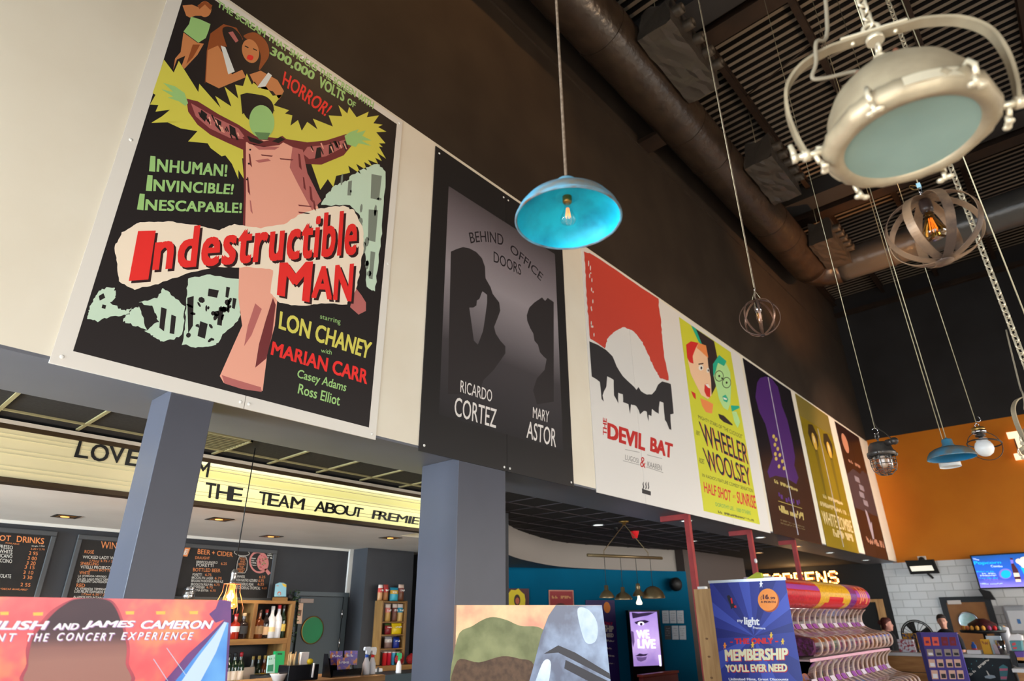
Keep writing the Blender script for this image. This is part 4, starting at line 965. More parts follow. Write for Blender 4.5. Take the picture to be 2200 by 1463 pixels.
MB().torus(c+V((0, 0, 0.195)), (1, 1, 0), 0.024, 0.006, 20, 8).cyl(c+V((0, 0, 0.143)), c+V((0, 0, 0.175)), 0.008).build('eye_ring', M_pewter, r)
MB().torus(c+V((-0.003, 0.003, 0.245)), (1, -1, 0), 0.026, 0.004, 16, 6, a0=0.4, a1=5.2).build('hook', M_chrome, r)
MB().tube([c+V((0, 0, 0.265)), V((c.x, c.y, ZR))], 0.0035, 6).build('hanging_wire', M_wire, r)
MB().tube(smooth_curve([c+V((0.12, -0.07, 0.13)), c+V((0.08, -0.05, 0.2)), c+V((0.01, 0, 0.30)), c+V((0.008, 0.004, 0.5))], 5), 0.0045, 6).build('flex', M_dkmetal, r)

# ---- globe lamp with rings
c = at_d((2113, 957), 8.2)
r = thing('globe_ring_lamp', c-V((0, 0, 0.16)), 'white glass globe inside thin dark rings on a brass holder', 'pendant lamp')
MB().lathe([(0.05, 0.07), (0.055, 0.06), (0.050, 0.048), (0.070, 0.028), (0.084, -0.01), (0.084, -0.045), (0.066, -0.085), (0.035, -0.108), (0.012, -0.115), (0, -0.116)], c, 36).build('globe', mat('white_opal_glass', (238, 238, 236), 0.12, spec=0.6), r)
MB().lathe([(0.0, 0.072), (0.02, 0.075), (0.02, 0.09), (0.045, 0.095), (0.048, 0.112), (0.03, 0.118), (0.03, 0.13), (0.052, 0.134)], c, 28).build('gallery', M_dkmetal, r)
MB().lathe([(0.064, 0.134), (0.066, 0.142), (0.066, 0.156), (0.060, 0.162)], c, 28, cap0=True, cap1=True).build('collar', M_chrome, r)
MB().lathe([(0.058, 0.162), (0.060, 0.168), (0.060, 0.188), (0.05, 0.195), (0.01, 0.197)], c, 28, cap1=True).build('canopy', M_brass, r)
for ax_, RR in (((0.45, -0.9, 0.1), 0.155), ((0.1, 0.15, 1), 0.150), ((0.12, 0.1, 1), 0.145)):
    MB().torus(c+V((0.012, 0.0, -0.005 if abs(ax_[2]) < 0.5 else 0.02)), ax_, RR, 0.0042, 48, 6).build('ring', M_dkmetal, r)
MB().torus(c+V((0, 0, 0.215)), (0.6, -0.8, 0), 0.022, 0.005, 20, 8).build('eye_ring', M_chrome, r)
MB().torus(c+V((0.02, 0.01, 0.285)), (0.6, -0.8, 0), 0.03, 0.0035, 16, 6, a0=0.2, a1=3.6).build('hook', M_chrome, r)
MB().tube([c+V((0, 0, 0.235)), V((c.x, c.y, ZR))], 0.004, 6).build('hanging_wire', M_wire, r)

# ---- bare hanging lines whose lamps are out of sight
for (px_, d_, zb) in (((2141, 520), 4.6, 2.4), ):
    p = at_d(px_, d_); o = MB().tube([V((p.x, p.y, zb)), V((p.x, p.y, ZR))], 0.004, 6).build('hanging_line', M_wire)
    tag(o, 'thin pale line hanging beside the long chain', 'wire')
# ================================================================ DUCTWORK under the roof
M_wrap = mat('black_duct_wrap', (58, 46, 36), 0.30, spec=0.5, c2=(42, 33, 26), scale=3.0, bump=0.55, bscale=9.0)
M_wrap2 = mat('crumpled_black_foil', (62, 58, 54), 0.28, spec=0.6, bump=0.7, bscale=6.0)
XD, ZD, RD = -3.30, 9.68, 0.42
r = thing('air_duct', (XD, 8.0, ZD-RD), 'long round black wrapped duct beside the brown wall, elbowing along the end wall', 'air duct')
def duct(mb, pts, R, n=40, wob=0.012, seed=0):
    rg = random.Random(seed); out = []
    for a, b in zip(pts[:-1], pts[1:]):
        k = max(1, int((V(b)-V(a)).length/0.22))
        for i in range(k): out.append(V(a).lerp(V(b), i/k))
    out.append(V(pts[-1]))
    return mb.tube(out, [R*(1+rg.uniform(-wob, wob)) for _ in out], n)
YD = 15.43
el = arc_pts((XD+0.55, YD-0.55, ZD), (-1, 0, 0), (0, 1, 0), 0.55, 0, PI/2, 8)
duct(MB(), [(XD, -5, ZD), (XD, YD-0.55, ZD)], RD).build('straight_run', M_wrap, r)
MB().tube(el, RD*0.99, 40).build('elbow', M_wrap, r)
duct(MB(), [(XD+0.55, YD, ZD), (7.9, YD, ZD)], RD*0.95, seed=3).build('cross_run', mat('grey_black_duct_wrap', (74, 72, 70), 0.3, spec=0.5, bump=0.5, bscale=8.0), r)
for yy in (0.4, 2.2, 4.2, 5.75, 8.35, 9.4, 12.2, 13.1):
    MB().hoop((XD, yy, ZD), (0, 1, 0), RD*1.012, 0.045, 0.012, 40).build('band', M_wrap, r)
for xx in (-1.6, 0.2, 2.0, 4.0):
    MB().hoop((xx, YD, ZD), (1, 0, 0), RD*0.965, 0.045, 0.012, 40).build('band', M_wrap, r)
names = ['duct plenum box over the turquoise dome pendant, with jet nozzles on its side', 'duct plenum box midway along the wall, with jet nozzles on its side', 'duct plenum box at the duct elbow, with jet nozzles on its side']
for i, (y0, y1) in enumerate(((6.12, 7.72), (9.95, 11.45), (13.55, 14.95))):
    x0, x1, z0, z1 = XD+0.43, -2.36, 9.43, 10.02
    r = thing('plenum_box', ((x0+x1)/2, (y0+y1)/2, z0), names[i], 'air vent', 'plenum boxes on the duct')
    rg = random.Random(i); mb = MB(); nx, ny = 5, 9; rows = []
    # crumpled wrapped body: closed section swept along y with small dents
    def sec(y, s_):
        pts = []
        for u_, v_ in ([(t/6, 0) for t in range(6)]+[(1, t/5) for t in range(5)]+[(1-t/6, 1) for t in range(6)]+[(0, 1-t/5) for t in range(5)]):
            x = x0+(x1-x0)*u_; z = z0+(z1-z0)*v_
            if v_ == 1: z += 0.05*math.sin(u_*7+i)+rg.uniform(-.02, .02)
            if v_ == 0: z += rg.uniform(-.012, .012)
            x += (0.07*(v_-0.4) if u_ < 0.5 else 0)+rg.uniform(-.012, .012)
            pts.append(V((x, y+rg.uniform(-.012, .012)+(0.10*(v_-0.3) if s_ == 0 else 0), z)))
        return pts
    for k in range(10): rows.append(sec(y0+(y1-y0)*k/9, 0 if k == 0 else 1))
    mb.rings(rows, True, 0, False)
    mb.build('box', M_wrap2, r)
    for k in range(5):
        yy = y0+0.16+k*(y1-y0-0.3)/4; zz = z0+0.33
        nz = MB().lathe([(0.085, 0), (0.085, 0.10), (0.075, 0.15), (0.055, 0.15), (0.055, 0.02)], (x1+0.0, yy, zz), 20, axis=(1, 0, -0.12))
        nz.build('nozzle', mat('nozzle_grey_plastic', (60, 54, 47), 0.5), r)
    for yy in (y0+0.25, y1-0.3):
        MB().tube([(x0+0.2, yy, z1-0.02), (x0+0.2, yy, ZR)], 0.006, 6).build('hanger', M_wire, r)
    MB().hoop(((x0+x1)/2, y0+0.3, (z0+z1)/2), (0, 1, 0), 0.01, 0.01, 0.004, 6).build('tie', M_wire, r)
# side bracket between duct and wall
o = MB().box((-4.0, 7.9, 9.36), (-3.62, 8.25, 9.44)).build('duct_bracket', M_steel); tag(o, 'dark angle bracket between brown wall and duct below the first plenum box', 'bracket')
# sway braces between purlins
for (a, b) in (((-2.55, 9.6, 10.75), (-1.14, 9.2, 10.75)), ((-2.55, 12.2, 10.75), (-1.14, 11.7, 10.75))):
    o = MB().tube([a, b], 0.014, 6).build('sway_brace_rod', M_steel); tag(o, 'thin rod bracing two purlins under the roof deck', 'rod', 'sway rods between purlins')
# ================================================================ BAR RECESS behind the pillars
# ---- marquee light box
FM = Frame((XS, 0, 0), (0, 1, 0), Z3)
zt_, zb_ = 2.995, 2.585
r = thing('marquee_sign', (XS, 2.0, zb_), 'long cream backlit cinema letter board with black letters above the bar', 'sign')
M_bez = mat('bronze_sign_bezel', (58, 42, 20), 0.4, 0.3)
M_lit = grad('lit_cream_panel', [(0.0, (226, 222, 150)), (0.22, (236, 232, 160)), (0.45, (240, 236, 170)), (0.62, (212, 204, 128)), (0.80, (220, 214, 140)), (0.93, (250, 250, 208)), (1.0, (244, 242, 186))], 'Z', 0.03, 0.38, 0.4, emit=0.72, noise=0.0)
M_unlit = mat('unlit_cream_panel', (226, 214, 168), 0.35, emit=0.0)
YM0, YM1 = at_x((360, 1010), XS).y, at_x((985, 1100), XS).y
MB().fbox(FM, -6.0, YM0, zb_+0.03, zt_-0.05, -0.10, 0.0).build('panel', M_unlit, r)
MB().fbox(FM, YM0, YM1, zb_+0.03, zt_-0.05, -0.10, 0.0).build('panel', M_lit, r)['label'] = 'glowing cream panel'
MB().fbox(FM, -6.0, YM1, zb_-0.005, zb_+0.03, -0.10, 0.012).fbox(FM, -6.0, YM1, zt_-0.05, zt_-0.015, -0.10, 0.012).build('bezel', M_bez, r)
MB().fbox(FM, -6.0, YM1, zt_-0.016, zt_+0.012, -0.02, 0.02).build('top_rail', mat('pale_sign_trim', (206, 196, 180), 0.35), r)
rl = MB()
for z in (0.075, 0.105, 0.19, 0.22, 0.295, 0.325): rl.fbox(FM, -6.0, YM1, zb_+z, zb_+z+0.005, 0.0, 0.005)
rl.build('letter_rail', mat('clear_letter_rail', (214, 206, 164), 0.3), r)
M_ltr = mat('black_marquee_letter', (18, 16, 14), 0.4)
word = [('L', [(170, 946), (190, 949), (188, 986), (158, 982)]), ('O', [(197, 953), (235, 957), (232, 993), (192, 990)]), ('V', [(235, 957), (268, 962), (262, 996), (238, 994)]), ('E', [(276, 964), (304, 968), (297, 1003), (267, 999)]),
        ('M', [(426, 993), (452, 993), (446, 1026), (420, 1024)])]
row = [('T', 440, 462.5), ('H', 464, 494), ('E', 493, 520.5), ('T', 555, 577), ('E', 575, 599), ('A', 597.5, 622), ('M', 624, 653.5), ('A', 675.5, 699.5), ('B', 698, 720.5), ('O', 716, 744), ('U', 742, 764), ('T', 760, 779), ('P', 799.5, 819), ('R', 813, 834), ('E', 833, 852.5), ('M', 852, 875), ('I', 877, 883), ('E', 884.5, 900)]
for ch, x0, x1 in row:
    yt = lambda x: 1036+(x-440)*0.166; yb = lambda x: 1069+(x-440)*0.127
    word.append((ch, [(x0+2, yt(x0)), (x1+2, yt(x1)), (x1-2, yb(x1)), (x0-2, yb(x0))]))
for ch, q in word:
    MB().ptext(FM, ch, q, 0, layer=8, bold=0.015, thick=0.003).build('letter', M_ltr, r)

# ---- chalk menu boards on the dark wall
FB = Frame((XB, 0, 0), (0, 1, 0), Z3)
M_bfr = mat('grey_board_frame', (70, 72, 74), 0.5); M_slate = mat('black_chalkboard', (26, 24, 23), 0.6, c2=(34, 31, 30), scale=5.0)
ch_o, ch_w, ch_p = mat('orange_chalk', (226, 140, 84), 0.8), mat('white_chalk', (222, 218, 208), 0.8), mat('pink_chalk', (206, 130, 124), 0.8)
CH = [ch_o, ch_w, ch_p, mat('green_chalk', (104, 150, 84), 0.8), mat('rose_chalk', (196, 70, 96), 0.8)]
def board(label, a0, a1, b0, b1):
    r = thing('menu_chalkboard', (XB, (a0+a1)/2, b0), label, 'chalkboard', 'menu chalkboards behind the bar')
    MB().fbox(FB, a0+0.04, a1-0.04, b0+0.04, b1-0.04, 0.002, 0.014).build('slate', M_slate, r)
    MB().fbox(FB, a0, a1, b0, b0+0.045, 0.002, 0.028).fbox(FB, a0, a1, b1-0.045, b1, 0.002, 0.028).fbox(FB, a0, a0+0.045, b0+0.045, b1-0.045, 0.002, 0.028).fbox(FB, a1-0.045, a1, b0+0.045, b1-0.045, 0.002, 0.028).build('frame', M_bfr, r, bevel=0.006)
    return r
FS = Frame((XB+0.014, 0, 0), (0, 1, 0), Z3)
c1 = lambda *ps: [(x/5.224, 1080+y/5.224) for x, y in ps]
r = board('chalkboard listing hot drinks and prices, at the edge of the frame', 0.62, 1.745, 1.62, 2.515)
t = MB(); L = lambda s_, q, m_=1, **k: t.ptext(FS, s_, c1(*q), m_, **{'bold': 0.0, **k})
L('HOT', [(-70, 360), (125, 370), (118, 432), (-75, 424)], 0, bold=0.015); L('DRINKS', [(192, 370), (498, 398), (490, 466), (186, 440)], 0, bold=0.015)
L('AVAILABLE!', [(60, 440), (216, 458), (214, 474), (56, 458)], 0); L('Single / Dbl', [(356, 478), (500, 480), (498, 500), (354, 496)], 1); L('2.20 / 2.70', [(346, 506), (502, 516), (500, 534), (344, 526)], 0)
for s_, y_, pr, py in (('ESPRESSO', 484, None, 0), ('FLAT WHITE', 532, '2 95', 545), ('AMERICANO', 582, '3 00', 602), ('CAPPUCCINO', 636, '3 20', 655), ('HOT CHOCOLATE', 805, '3 30', 815)):
    w = {'ESPRESSO': 200, 'FLAT WHITE': 270, 'AMERICANO': 250, 'CAPPUCCINO': 270, 'HOT CHOCOLATE': 340}[s_]
    xr = 145 - (y_-484)*0.06
    L(s_, [(xr-w, y_-20), (xr, y_), (xr-3, y_+42), (xr-w-4, y_+22)], 1)
    if pr: 
        xp = 428-(py-545)*0.24; L(pr, [(xp-100, py), (xp, py+6), (xp-6, py+46), (xp-106, py+38)], 0)
for pr, py in (('3 15', 702), ('3 10', 760), ('2 55', 898)):
    xp = 428-(py-545)*0.24; L(pr, [(xp-110, py), (xp, py+6), (xp-6, py+46), (xp-116, py+38)], 0)
L('*DECAF AVAILABLE*', [(6, 955), (316, 966), (312, 986), (2, 978)], 0)
t.build('lettering', CH, r)
r = board('chalkboard listing wines, half hidden by the slim pillar', 1.925, 2.69, 1.52, 2.505)
t = MB()
L('WINES', [(1136, 432), (1400, 455), (1394, 530), (1130, 512)], 0, bold=0.0); L('ROSÉ', [(952, 520), (1056, 528), (1052, 572), (948, 566)], 0)
for s_, x0, x1, y_, h, m_ in (('WICKED LADY WHITE ZINFANDEL', 930, 1600, 592, 34, 1), ('175ml 5.75 / 250ml 7.95', 1010, 1440, 640, 22, 0), ('SPARKLING', 905, 1106, 664, 34, 0), ('VITELLI PROSECCO NV', 905, 1340, 704, 32, 1), ('200ml BOTTLE 7.95', 992, 1350, 742, 24, 0), ('WHITE', 892, 1010, 766, 36, 0),
        ('LA VIVIENDA VERDEJO', 876, 1196, 810, 26, 1), ('175ml', 1226, 1290, 816, 24, 0), ('CA DEL LAGO PINOT GRIGIO', 870, 1256, 840, 26, 1), ('LE VERSANT SAUVIGNON BLANC', 866, 1310, 868, 26, 1), ('RED', 860, 954, 906, 40, 0), ('LA VIVIENDA TEMPRANILLO', 846, 1270, 950, 26, 1), ('LUIS FELIPE EDWARDS RESERVA', 836, 1290, 980, 28, 1), ('175ml 6.50 / 250ml', 920, 1260, 1014, 24, 0), ('ALAMOS MOUNTAIN MALBEC', 824, 1280, 1044, 26, 1)):
    L(s_, [(x0, y_), (x1, y_+(x1-x0)*0.03), (x1-3, y_+h+(x1-x0)*0.03), (x0-3, y_+h)], m_)
t.build('lettering', CH, r)
r = board('chalkboard listing beer and cider with a pizza paddle drawing', 2.93, 4.10, 1.90, 2.50)
t = MB(); c3 = lambda *ps: [(380+x/4.53, 1140+y/4.53) for x, y in ps]
L3 = lambda s_, q, m_=1, **k: t.ptext(FS, s_, c3(*q), m_, **{'bold': 0.0, **k})
L3('BEER + CIDER', [(205, 176), (546, 212), (542, 256), (200, 226)], 0, bold=0.01)
for s_, x0, x1, y_, h, m_ in (('DRAUGHT', 180, 320, 250, 26, 0), ('BIRRIFICIO ANGELO', 192, 396, 292, 24, 1), ('6.25', 430, 486, 308, 24, 0), ('PORETTI', 190, 356, 320, 28, 1), ('BOTTLED BEER', 158, 424, 362, 34, 0), ('PORETTI', 154, 244, 414, 24, 1), ('6.75', 276, 336, 416, 24, 0), ('BROOKLYN LAGER', 146, 354, 444, 24, 1), ('6.75', 370, 436, 450, 24, 0), ('BROOKLYN BODEGA PALE ALE', 142, 450, 474, 24, 1), ('BROOKLYN PULP IPA', 138, 350, 508, 24, 1), ('6.75', 362, 416, 514, 22, 0), ('BUDWEISER', 132, 272, 536, 24, 1), ('6.75', 290, 350, 540, 22, 0), ('CORONA EXTRA', 128, 308, 566, 22, 1), ('6.75', 326, 378, 572, 20, 0),
        ('GUINNESS', 560, 662, 432, 24, 1), ('6.25', 802, 860, 438, 24, 0), ('PERONI NASTRO AZZURRO', 560, 784, 466, 26, 1), ('6.75', 794, 846, 474, 24, 0), ('REKORDERLIG PEAR', 560, 746, 504, 26, 1), ('6.25', 788, 848, 508, 24, 0), ('REKORDERLIG TROPICAL', 560, 812, 538, 28, 1), ('6.25', 830, 874, 548, 20, 0), ('PIZZA', 612, 672, 262, 22, 0), ('AND', 616, 664, 290, 20, 0), ('BEER?', 602, 668, 314, 22, 0), ('THE', 608, 650, 344, 20, 0), ('PERFECT', 590, 664, 366, 20, 0), ('PAIR', 604, 650, 390, 16, 0)):
    L3(s_, [(x0, y_), (x1, y_+(x1-x0)*0.035), (x1-2, y_+h+(x1-x0)*0.035), (x0-2, y_+h)], m_)
def chalk_line(pts, w, m_, closed=True, layer=2):
    a = [FS.px(p) for p in pts]; n = len(a)
    for i in range(n if closed else n-1):
        p, q = V(a[i]), V(a[(i+1) % n]); d = (q-p).normalized(); nn = V((-d.y, d.x))*w/2; p -= d*w*0.2; q += d*w*0.2
        t.apoly(FS, [p+nn, p-nn, q-nn, q+nn], m_, layer)
chalk_line(c3(*ell(632, 216, 74, 28, 0.1, 20)), 0.005, 1); chalk_line(c3((610, 252), (672, 256), (686, 300), (680, 380), (660, 412), (590, 410), (580, 380), (590, 300)), 0.005, 1)
def c3e(cx, cy, rx, ry, rot=0, n=32): return [FS.px(p) for p in c3(*ell(cx, cy, rx, ry, rot, n))]
t.apoly(FS, c3e(798, 306, 94, 110, -0.25), 2, 2); t.apoly(FS, c3e(794, 308, 74, 90, -0.25), 5, 3); t.apoly(FS, c3e(828, 306, 50, 82, 0.05), 2, 4)
t.ppoly(FS, c3((850, 380), (872, 366), (914, 412), (888, 434)), 2, 2)
rg = random.Random(4)
for k in range(34):
    a_, q_ = rg.uniform(0, 6.28), rg.uniform(0, 0.9)**0.5; t.apoly(FS, c3e(828+46*q_*math.cos(a_), 306+74*q_*math.sin(a_), 5, 6, 0, 8), 4 if k % 3 else 3, 5)
for k, y_ in enumerate((262, 284, 306, 328)): scrawl(t, FS, c3((726, y_), (772, y_+4), (772, y_+16), (726, y_+12)), 1, n=7, seed=k, layer=5)
for k, y_ in enumerate((210, 232, 254)): scrawl(t, FS, c3((880, y_), (930, y_+6), (928, y_+20), (878, y_+14)), 1, n=6, seed=k+9)
t.build('lettering', CH+[M_slate], r)
# narrow board with an orange emblem between the two
r = thing('narrow_menu_board', (XB, 2.88, 2.0), 'narrow dark board with an orange badge, mostly behind the slim pillar', 'chalkboard')
MB().fbox(FB, 2.73, 2.905, 1.96, 2.50, 0.002, 0.02).build('slate', M_slate, r)
t = MB(); t.ppoly(FB, c3((70, 166), (124, 168), (92, 254), (50, 250), (40, 240)), 0, 40); t.ppoly(FB, c3((74, 182), (106, 184), (84, 236), (50, 236)), 1, 42); t.ptext(FB, '7', c3((78, 190), (100, 192), (90, 232), (66, 230)), 0, layer=44, bold=0.02)
t.build('lettering', [ch_o, ch_w], r)

# ---- cage pendant with a lit edison bulb
c = V((-4.97, 2.343, 1.995)); tp = at_d((504, 1228), 5.62); c = V((tp.x, tp.y, tp.z))
r = thing('cage_pendant_lamp', c-V((0, 0, 0.2)), 'glowing filament bulb in an open copper wire cage on a black flex', 'pendant lamp')
MB().tube([c, V((c.x, c.y, ZS+0.02))], 0.0045, 8).build('cord', M_blackcord, r)
MB().lathe([(0.008, 0.02), (0.014, 0.012), (0.022, 0.0), (0.024, -0.02), (0.022, -0.025), (0.022, -0.075), (0.026, -0.08), (0.026, -0.088), (0, -0.088)], c, 24).build('socket', mat('brushed_steel_socket', (170, 165, 160), 0.3, 0.9), r)
bulb_edison(c-V((0, 0, 0.085)), 0.185, 0.062, mg=glass('glowing_bulb_glass', (255, 214, 150), 0.2), mf=mat('bright_filament', (255, 200, 120), 0.4, emit=40.0, emit_c=(255, 168, 74)), root=r)
cg = MB()
for k in range(6):
    a = k*PI/3+0.2; cg.tube([c+V((math.cos(a)*q, math.sin(a)*q, z)) for q, z in ((0.026, -0.088), (0.06, -0.092), (0.064, -0.15), (0.085, -0.20), (0.105, -0.26), (0.105, -0.31))], 0.0025, 6)
cg.torus(c-V((0, 0, 0.09)), Z3, 0.062, 0.0025, 28, 6)
cg.build('wire_cage', mat('copper_wire', (190, 130, 96), 0.35, 0.8), r)
gnt = MATS['glowing_bulb_glass'].node_tree; go = [n for n in gnt.nodes if n.type == 'OUTPUT_MATERIAL'][0]; ga = gnt.nodes.new('ShaderNodeAddShader'); ge = gnt.nodes.new('ShaderNodeEmission')
ge.inputs[0].default_value = lin((255, 168, 84)); ge.inputs[1].default_value = 0.9; gs = go.inputs[0].links[0].from_socket
gnt.links.new(gs, ga.inputs[0]); gnt.links.new(ge.outputs[0], ga.inputs[1]); gnt.links.new(ga.outputs[0], go.inputs[0])
point_light('cage_bulb_light', c-V((0, 0, 0.2)), 14, (1.0, 0.62, 0.28), 0.04)

# ---- recessed square downlights in the bar ceiling
M_dl = mat('brass_reflector', (180, 120, 40), 0.25, 0.8); M_dlit = mat('warm_downlight_glow', (255, 200, 120), 0.4, emit=1.6, emit_c=(255, 176, 90))
proto = None
labels = ['square brass downlight over the hot drinks board', 'square brass downlight beside the black flex', 'square brass downlight over the liquor shelf', 'square brass downlight in front of the snack rack']
for i, p in enumerate(((142, 1109), (472, 1115), (583, 1152), (839, 1155))):
    q = at_z(p, ZB)
    if proto is None:
        r = thing('recessed_downlight', q, labels[i], 'downlight', 'square downlights over the bar')
        MB().box((q.x-0.10, q.y-0.10, ZB-0.006), (q.x+0.10, q.y+0.10, ZB-0.001)).build('bezel', mat('dark_downlight_bezel', (40, 34, 28), 0.4), r)
        MB().box((q.x-0.07, q.y-0.07, ZB-0.008), (q.x+0.07, q.y+0.07, ZB-0.0055)).build('reflector', M_dl, r)
        MB().cyl((q.x+0.01, q.y-0.01, ZB-0.008), (q.x+0.01, q.y-0.01, ZB-0.0105), 0.035, n=20).build('lamp_lens', M_dlit, r)
        proto = r
    else: dup(proto, q, label=labels[i])
for p in ((142, 1109), (472, 1115), (583, 1152), (839, 1155)):
    q = at_z(p, ZB-0.03); spot_light('bar_downlight', q, q-Z3, 60, (1.0, 0.80, 0.58), 2.2)
# vent grille in the black ceiling
r = thing('ceiling_vent', (-5.05, 2.02, ZS), 'louvred air grille set in the black ceiling beside the slim pillar', 'vent')
MB().box((-5.28, 1.76, ZS+0.004), (-4.80, 2.24, ZS+0.018)).build('backing', M_blk, r)
g = MB()
for k in range(9): g.box((-5.26+k*0.05, 1.78, ZS-0.004), (-5.25+k*0.05, 2.22, ZS+0.012))
g.build('louvre_slat', M_tbar, r)
g = MB().box((-5.285, 1.755, ZS-0.006), (-4.795, 1.775, ZS+0.01)).box((-5.285, 2.225, ZS-0.006), (-4.795, 2.245, ZS+0.01)).box((-5.285, 1.755, ZS-0.006), (-5.265, 2.245, ZS+0.01)).box((-4.815, 1.755, ZS-0.006), (-4.795, 2.245, ZS+0.01))
g.build('frame', M_tbar, r)

# ---- rustic shelf unit
M_wood = mat('rustic_pine', (150, 112, 62), 0.6, c2=(104, 70, 34), scale=4.0, detail=8, stretch=(3, 3, 0.5), ramp=(0.3, 0.7))
M_woodh = mat('rustic_pine_board', (156, 116, 64), 0.6, c2=(108, 72, 36), scale=4.0, detail=8, stretch=(3, 0.5, 3), ramp=(0.3, 0.7))
p3b = lambda x, y: (380+x/4.53, 1140+y/4.53)
XF, XBk = -7.28, XB+0.006
def yz(p, X=None): q = at_x(p, XF if X is None else X); return q.y, q.z
yR, zTop = yz((636, 1291)); zMid0 = yz((600, 1383))[1]; zMid1 = yz((600, 1371))[1]; yD0, yD1 = yz((542, 1330))[0], yz((550.5, 1330))[0]
r = thing('back_bar_shelf', (XF, 3.5, 0.9), 'chunky rustic pine shelf unit of spirit bottles behind the bar', 'shelf')
MB().box((XBk, 2.75, zTop-0.035), (XF, yR, zTop)).build('top_board', M_woodh, r, bevel=0.003)
MB().box((XBk, 2.75, zMid0), (XF, yR-0.05, zMid1)).build('shelf', M_woodh, r, bevel=0.003)
MB().box((XBk, 2.75, 0.98), (XF, yR-0.05, 1.02)).build('shelf', M_woodh, r, bevel=0.003)
for a, b, z0_, z1_ in ((yR-0.05, yR, 0.92, zTop-0.035), (yD0, yD1, zMid1, zTop-0.035), (2.75, 2.80, 0.92, zTop-0.035)):
    MB().box((XBk, a, z0_), (XF, b, z1_)).build('upright', M_wood, r, bevel=0.003)
for a, z0_, z1_ in ((yR-0.10, 1.02, zMid0), ):
    MB().box((XBk, a, z0_), (XF, yR-0.052, z1_)).build('upright', M_wood, r, bevel=0.003)
XQ = -7.14; zq = at_x(p3b(1000, 1389), XQ).z

def bottle(px_, base_z, X, w_px, h_px, prof, m_glass, label, liquid=None, cap=(40, 36, 34), lab=None, labz=(0.2, 0.5), group='spirit bottles on the pine shelf', lab2=None):
    q = at_x(px_, X); dist = (q-EYE).length; k = dist/FPX*1.10
    R, Hh = w_px*k/2, h_px*k/1.10*0.93
    c = V((X, q.y, base_z+0.001))
    r = thing('liquor_bottle' if 'wine' not in label else 'wine_bottle', c, label, 'bottle', group)
    P_ = {'round': [(0.92, 0.0), (1.0, 0.02), (1.0, 0.52), (0.9, 0.60), (0.45, 0.70), (0.36, 0.76), (0.36, 0.90)],
          'wine': [(0.92, 0.0), (1.0, 0.02), (1.0, 0.60), (0.86, 0.68), (0.42, 0.77), (0.38, 0.80), (0.38, 0.92)],
          'square': [(0.95, 0.0), (1.0, 0.02), (1.0, 0.55), (0.88, 0.62), (0.40, 0.68), (0.36, 0.74), (0.36, 0.90)],
          'cone': [(0.95, 0.0), (1.0, 0.03), (0.98, 0.45), (0.70, 0.60), (0.46, 0.72), (0.38, 0.80), (0.36, 0.90)]}[prof]
    MB().lathe([(R*a, Hh*b) for a, b in P_], c, 20, cap0=True).build('glass_body', m_glass, r)
    MB().lathe([(R*0.40, Hh*0.88), (R*0.42, Hh*0.885), (R*0.42, Hh*0.97), (R*0.38, Hh)], c, 14, cap1=True).build('cap', ink(cap, 0.35), r)
    if lab:
        MB().lathe([(R*1.012, Hh*labz[0]), (R*1.012, Hh*labz[1])], c, 20).build('paper_label', ink(lab, 0.6), r)
    return r
g_amber, g_dark, g_clear, g_white, g_green, g_red = [mat(n, c_, 0.08, spec=0.6) for n, c_ in (('amber_liquor_glass', (96, 46, 18)), ('dark_liquor_glass', (34, 22, 20)), ('clear_gin_glass', (150, 156, 156)), ('white_bottle_glass', (220, 220, 222)), ('dark_green_bottle_glass', (22, 40, 26)), ('red_liquor_glass', (150, 36, 18)))]
p3 = lambda x, y: (380+x/4.53, 1140+y/4.53)
XBt = -7.35
zs1 = zMid1
for x, w, h, pr, gm_, lb, cp_, lb2, lz in (
    (545, 16, 45, 'square', g_red, 'squat bottle of red liqueur with a pale label, at the end beside the standee', (170, 30, 30), (214, 210, 205), (0.28, 0.5)),
    (622, 17, 46, 'square', g_dark, 'square dark whiskey bottle with a black label', (190, 160, 120), (52, 50, 50), (0.2, 0.5)),
    (775, 17, 52, 'square', g_amber, 'amber rum bottle with a kraft label and steel pourer', (60, 40, 30), (150, 120, 84), (0.15, 0.42)),
    (840, 13, 52, 'round', g_dark, 'slim dark liqueur bottle with a cream label and red neck', (150, 40, 36), (214, 180, 140), (0.12, 0.4)),
    (897, 15, 58, 'round', g_white, 'white coconut rum bottle with an orange badge', (228, 226, 222), (232, 206, 150), (0.2, 0.34)),
    (960, 14, 60, 'round', mat('frosted_vodka_glass', (206, 208, 214), 0.3), 'frosted white vodka bottle with a red cap', (196, 40, 50), (224, 224, 230), (0.3, 0.5)),
    (1006, 12, 60, 'round', g_green, 'dark green herbal liqueur bottle with a yellow and red label', (40, 30, 26), (214, 186, 90), (0.2, 0.42))):
    bottle(p3(x, 1045), zs1, XBt, w, h, pr, gm_, lb, cap=cp_, lab=lb2, labz=lz)
for x, w, h, lb, cp_ in ((470, 14, 62, 'dark wine bottle nearest the concert standee, cream label', (28, 28, 30)), (532, 14, 62, 'dark wine bottle with black neck and cream label, middle of the three', (22, 22, 24)), (590, 14, 62, 'dark wine bottle with a red neck foil', (150, 24, 36))):
    bottle(p3(x, 1460), 1.02, -7.35, w, h, 'wine', g_green, lb, cap=cp_, lab=(222, 206, 190), labz=(0.2, 0.5), group='wine bottles on the lower shelf')
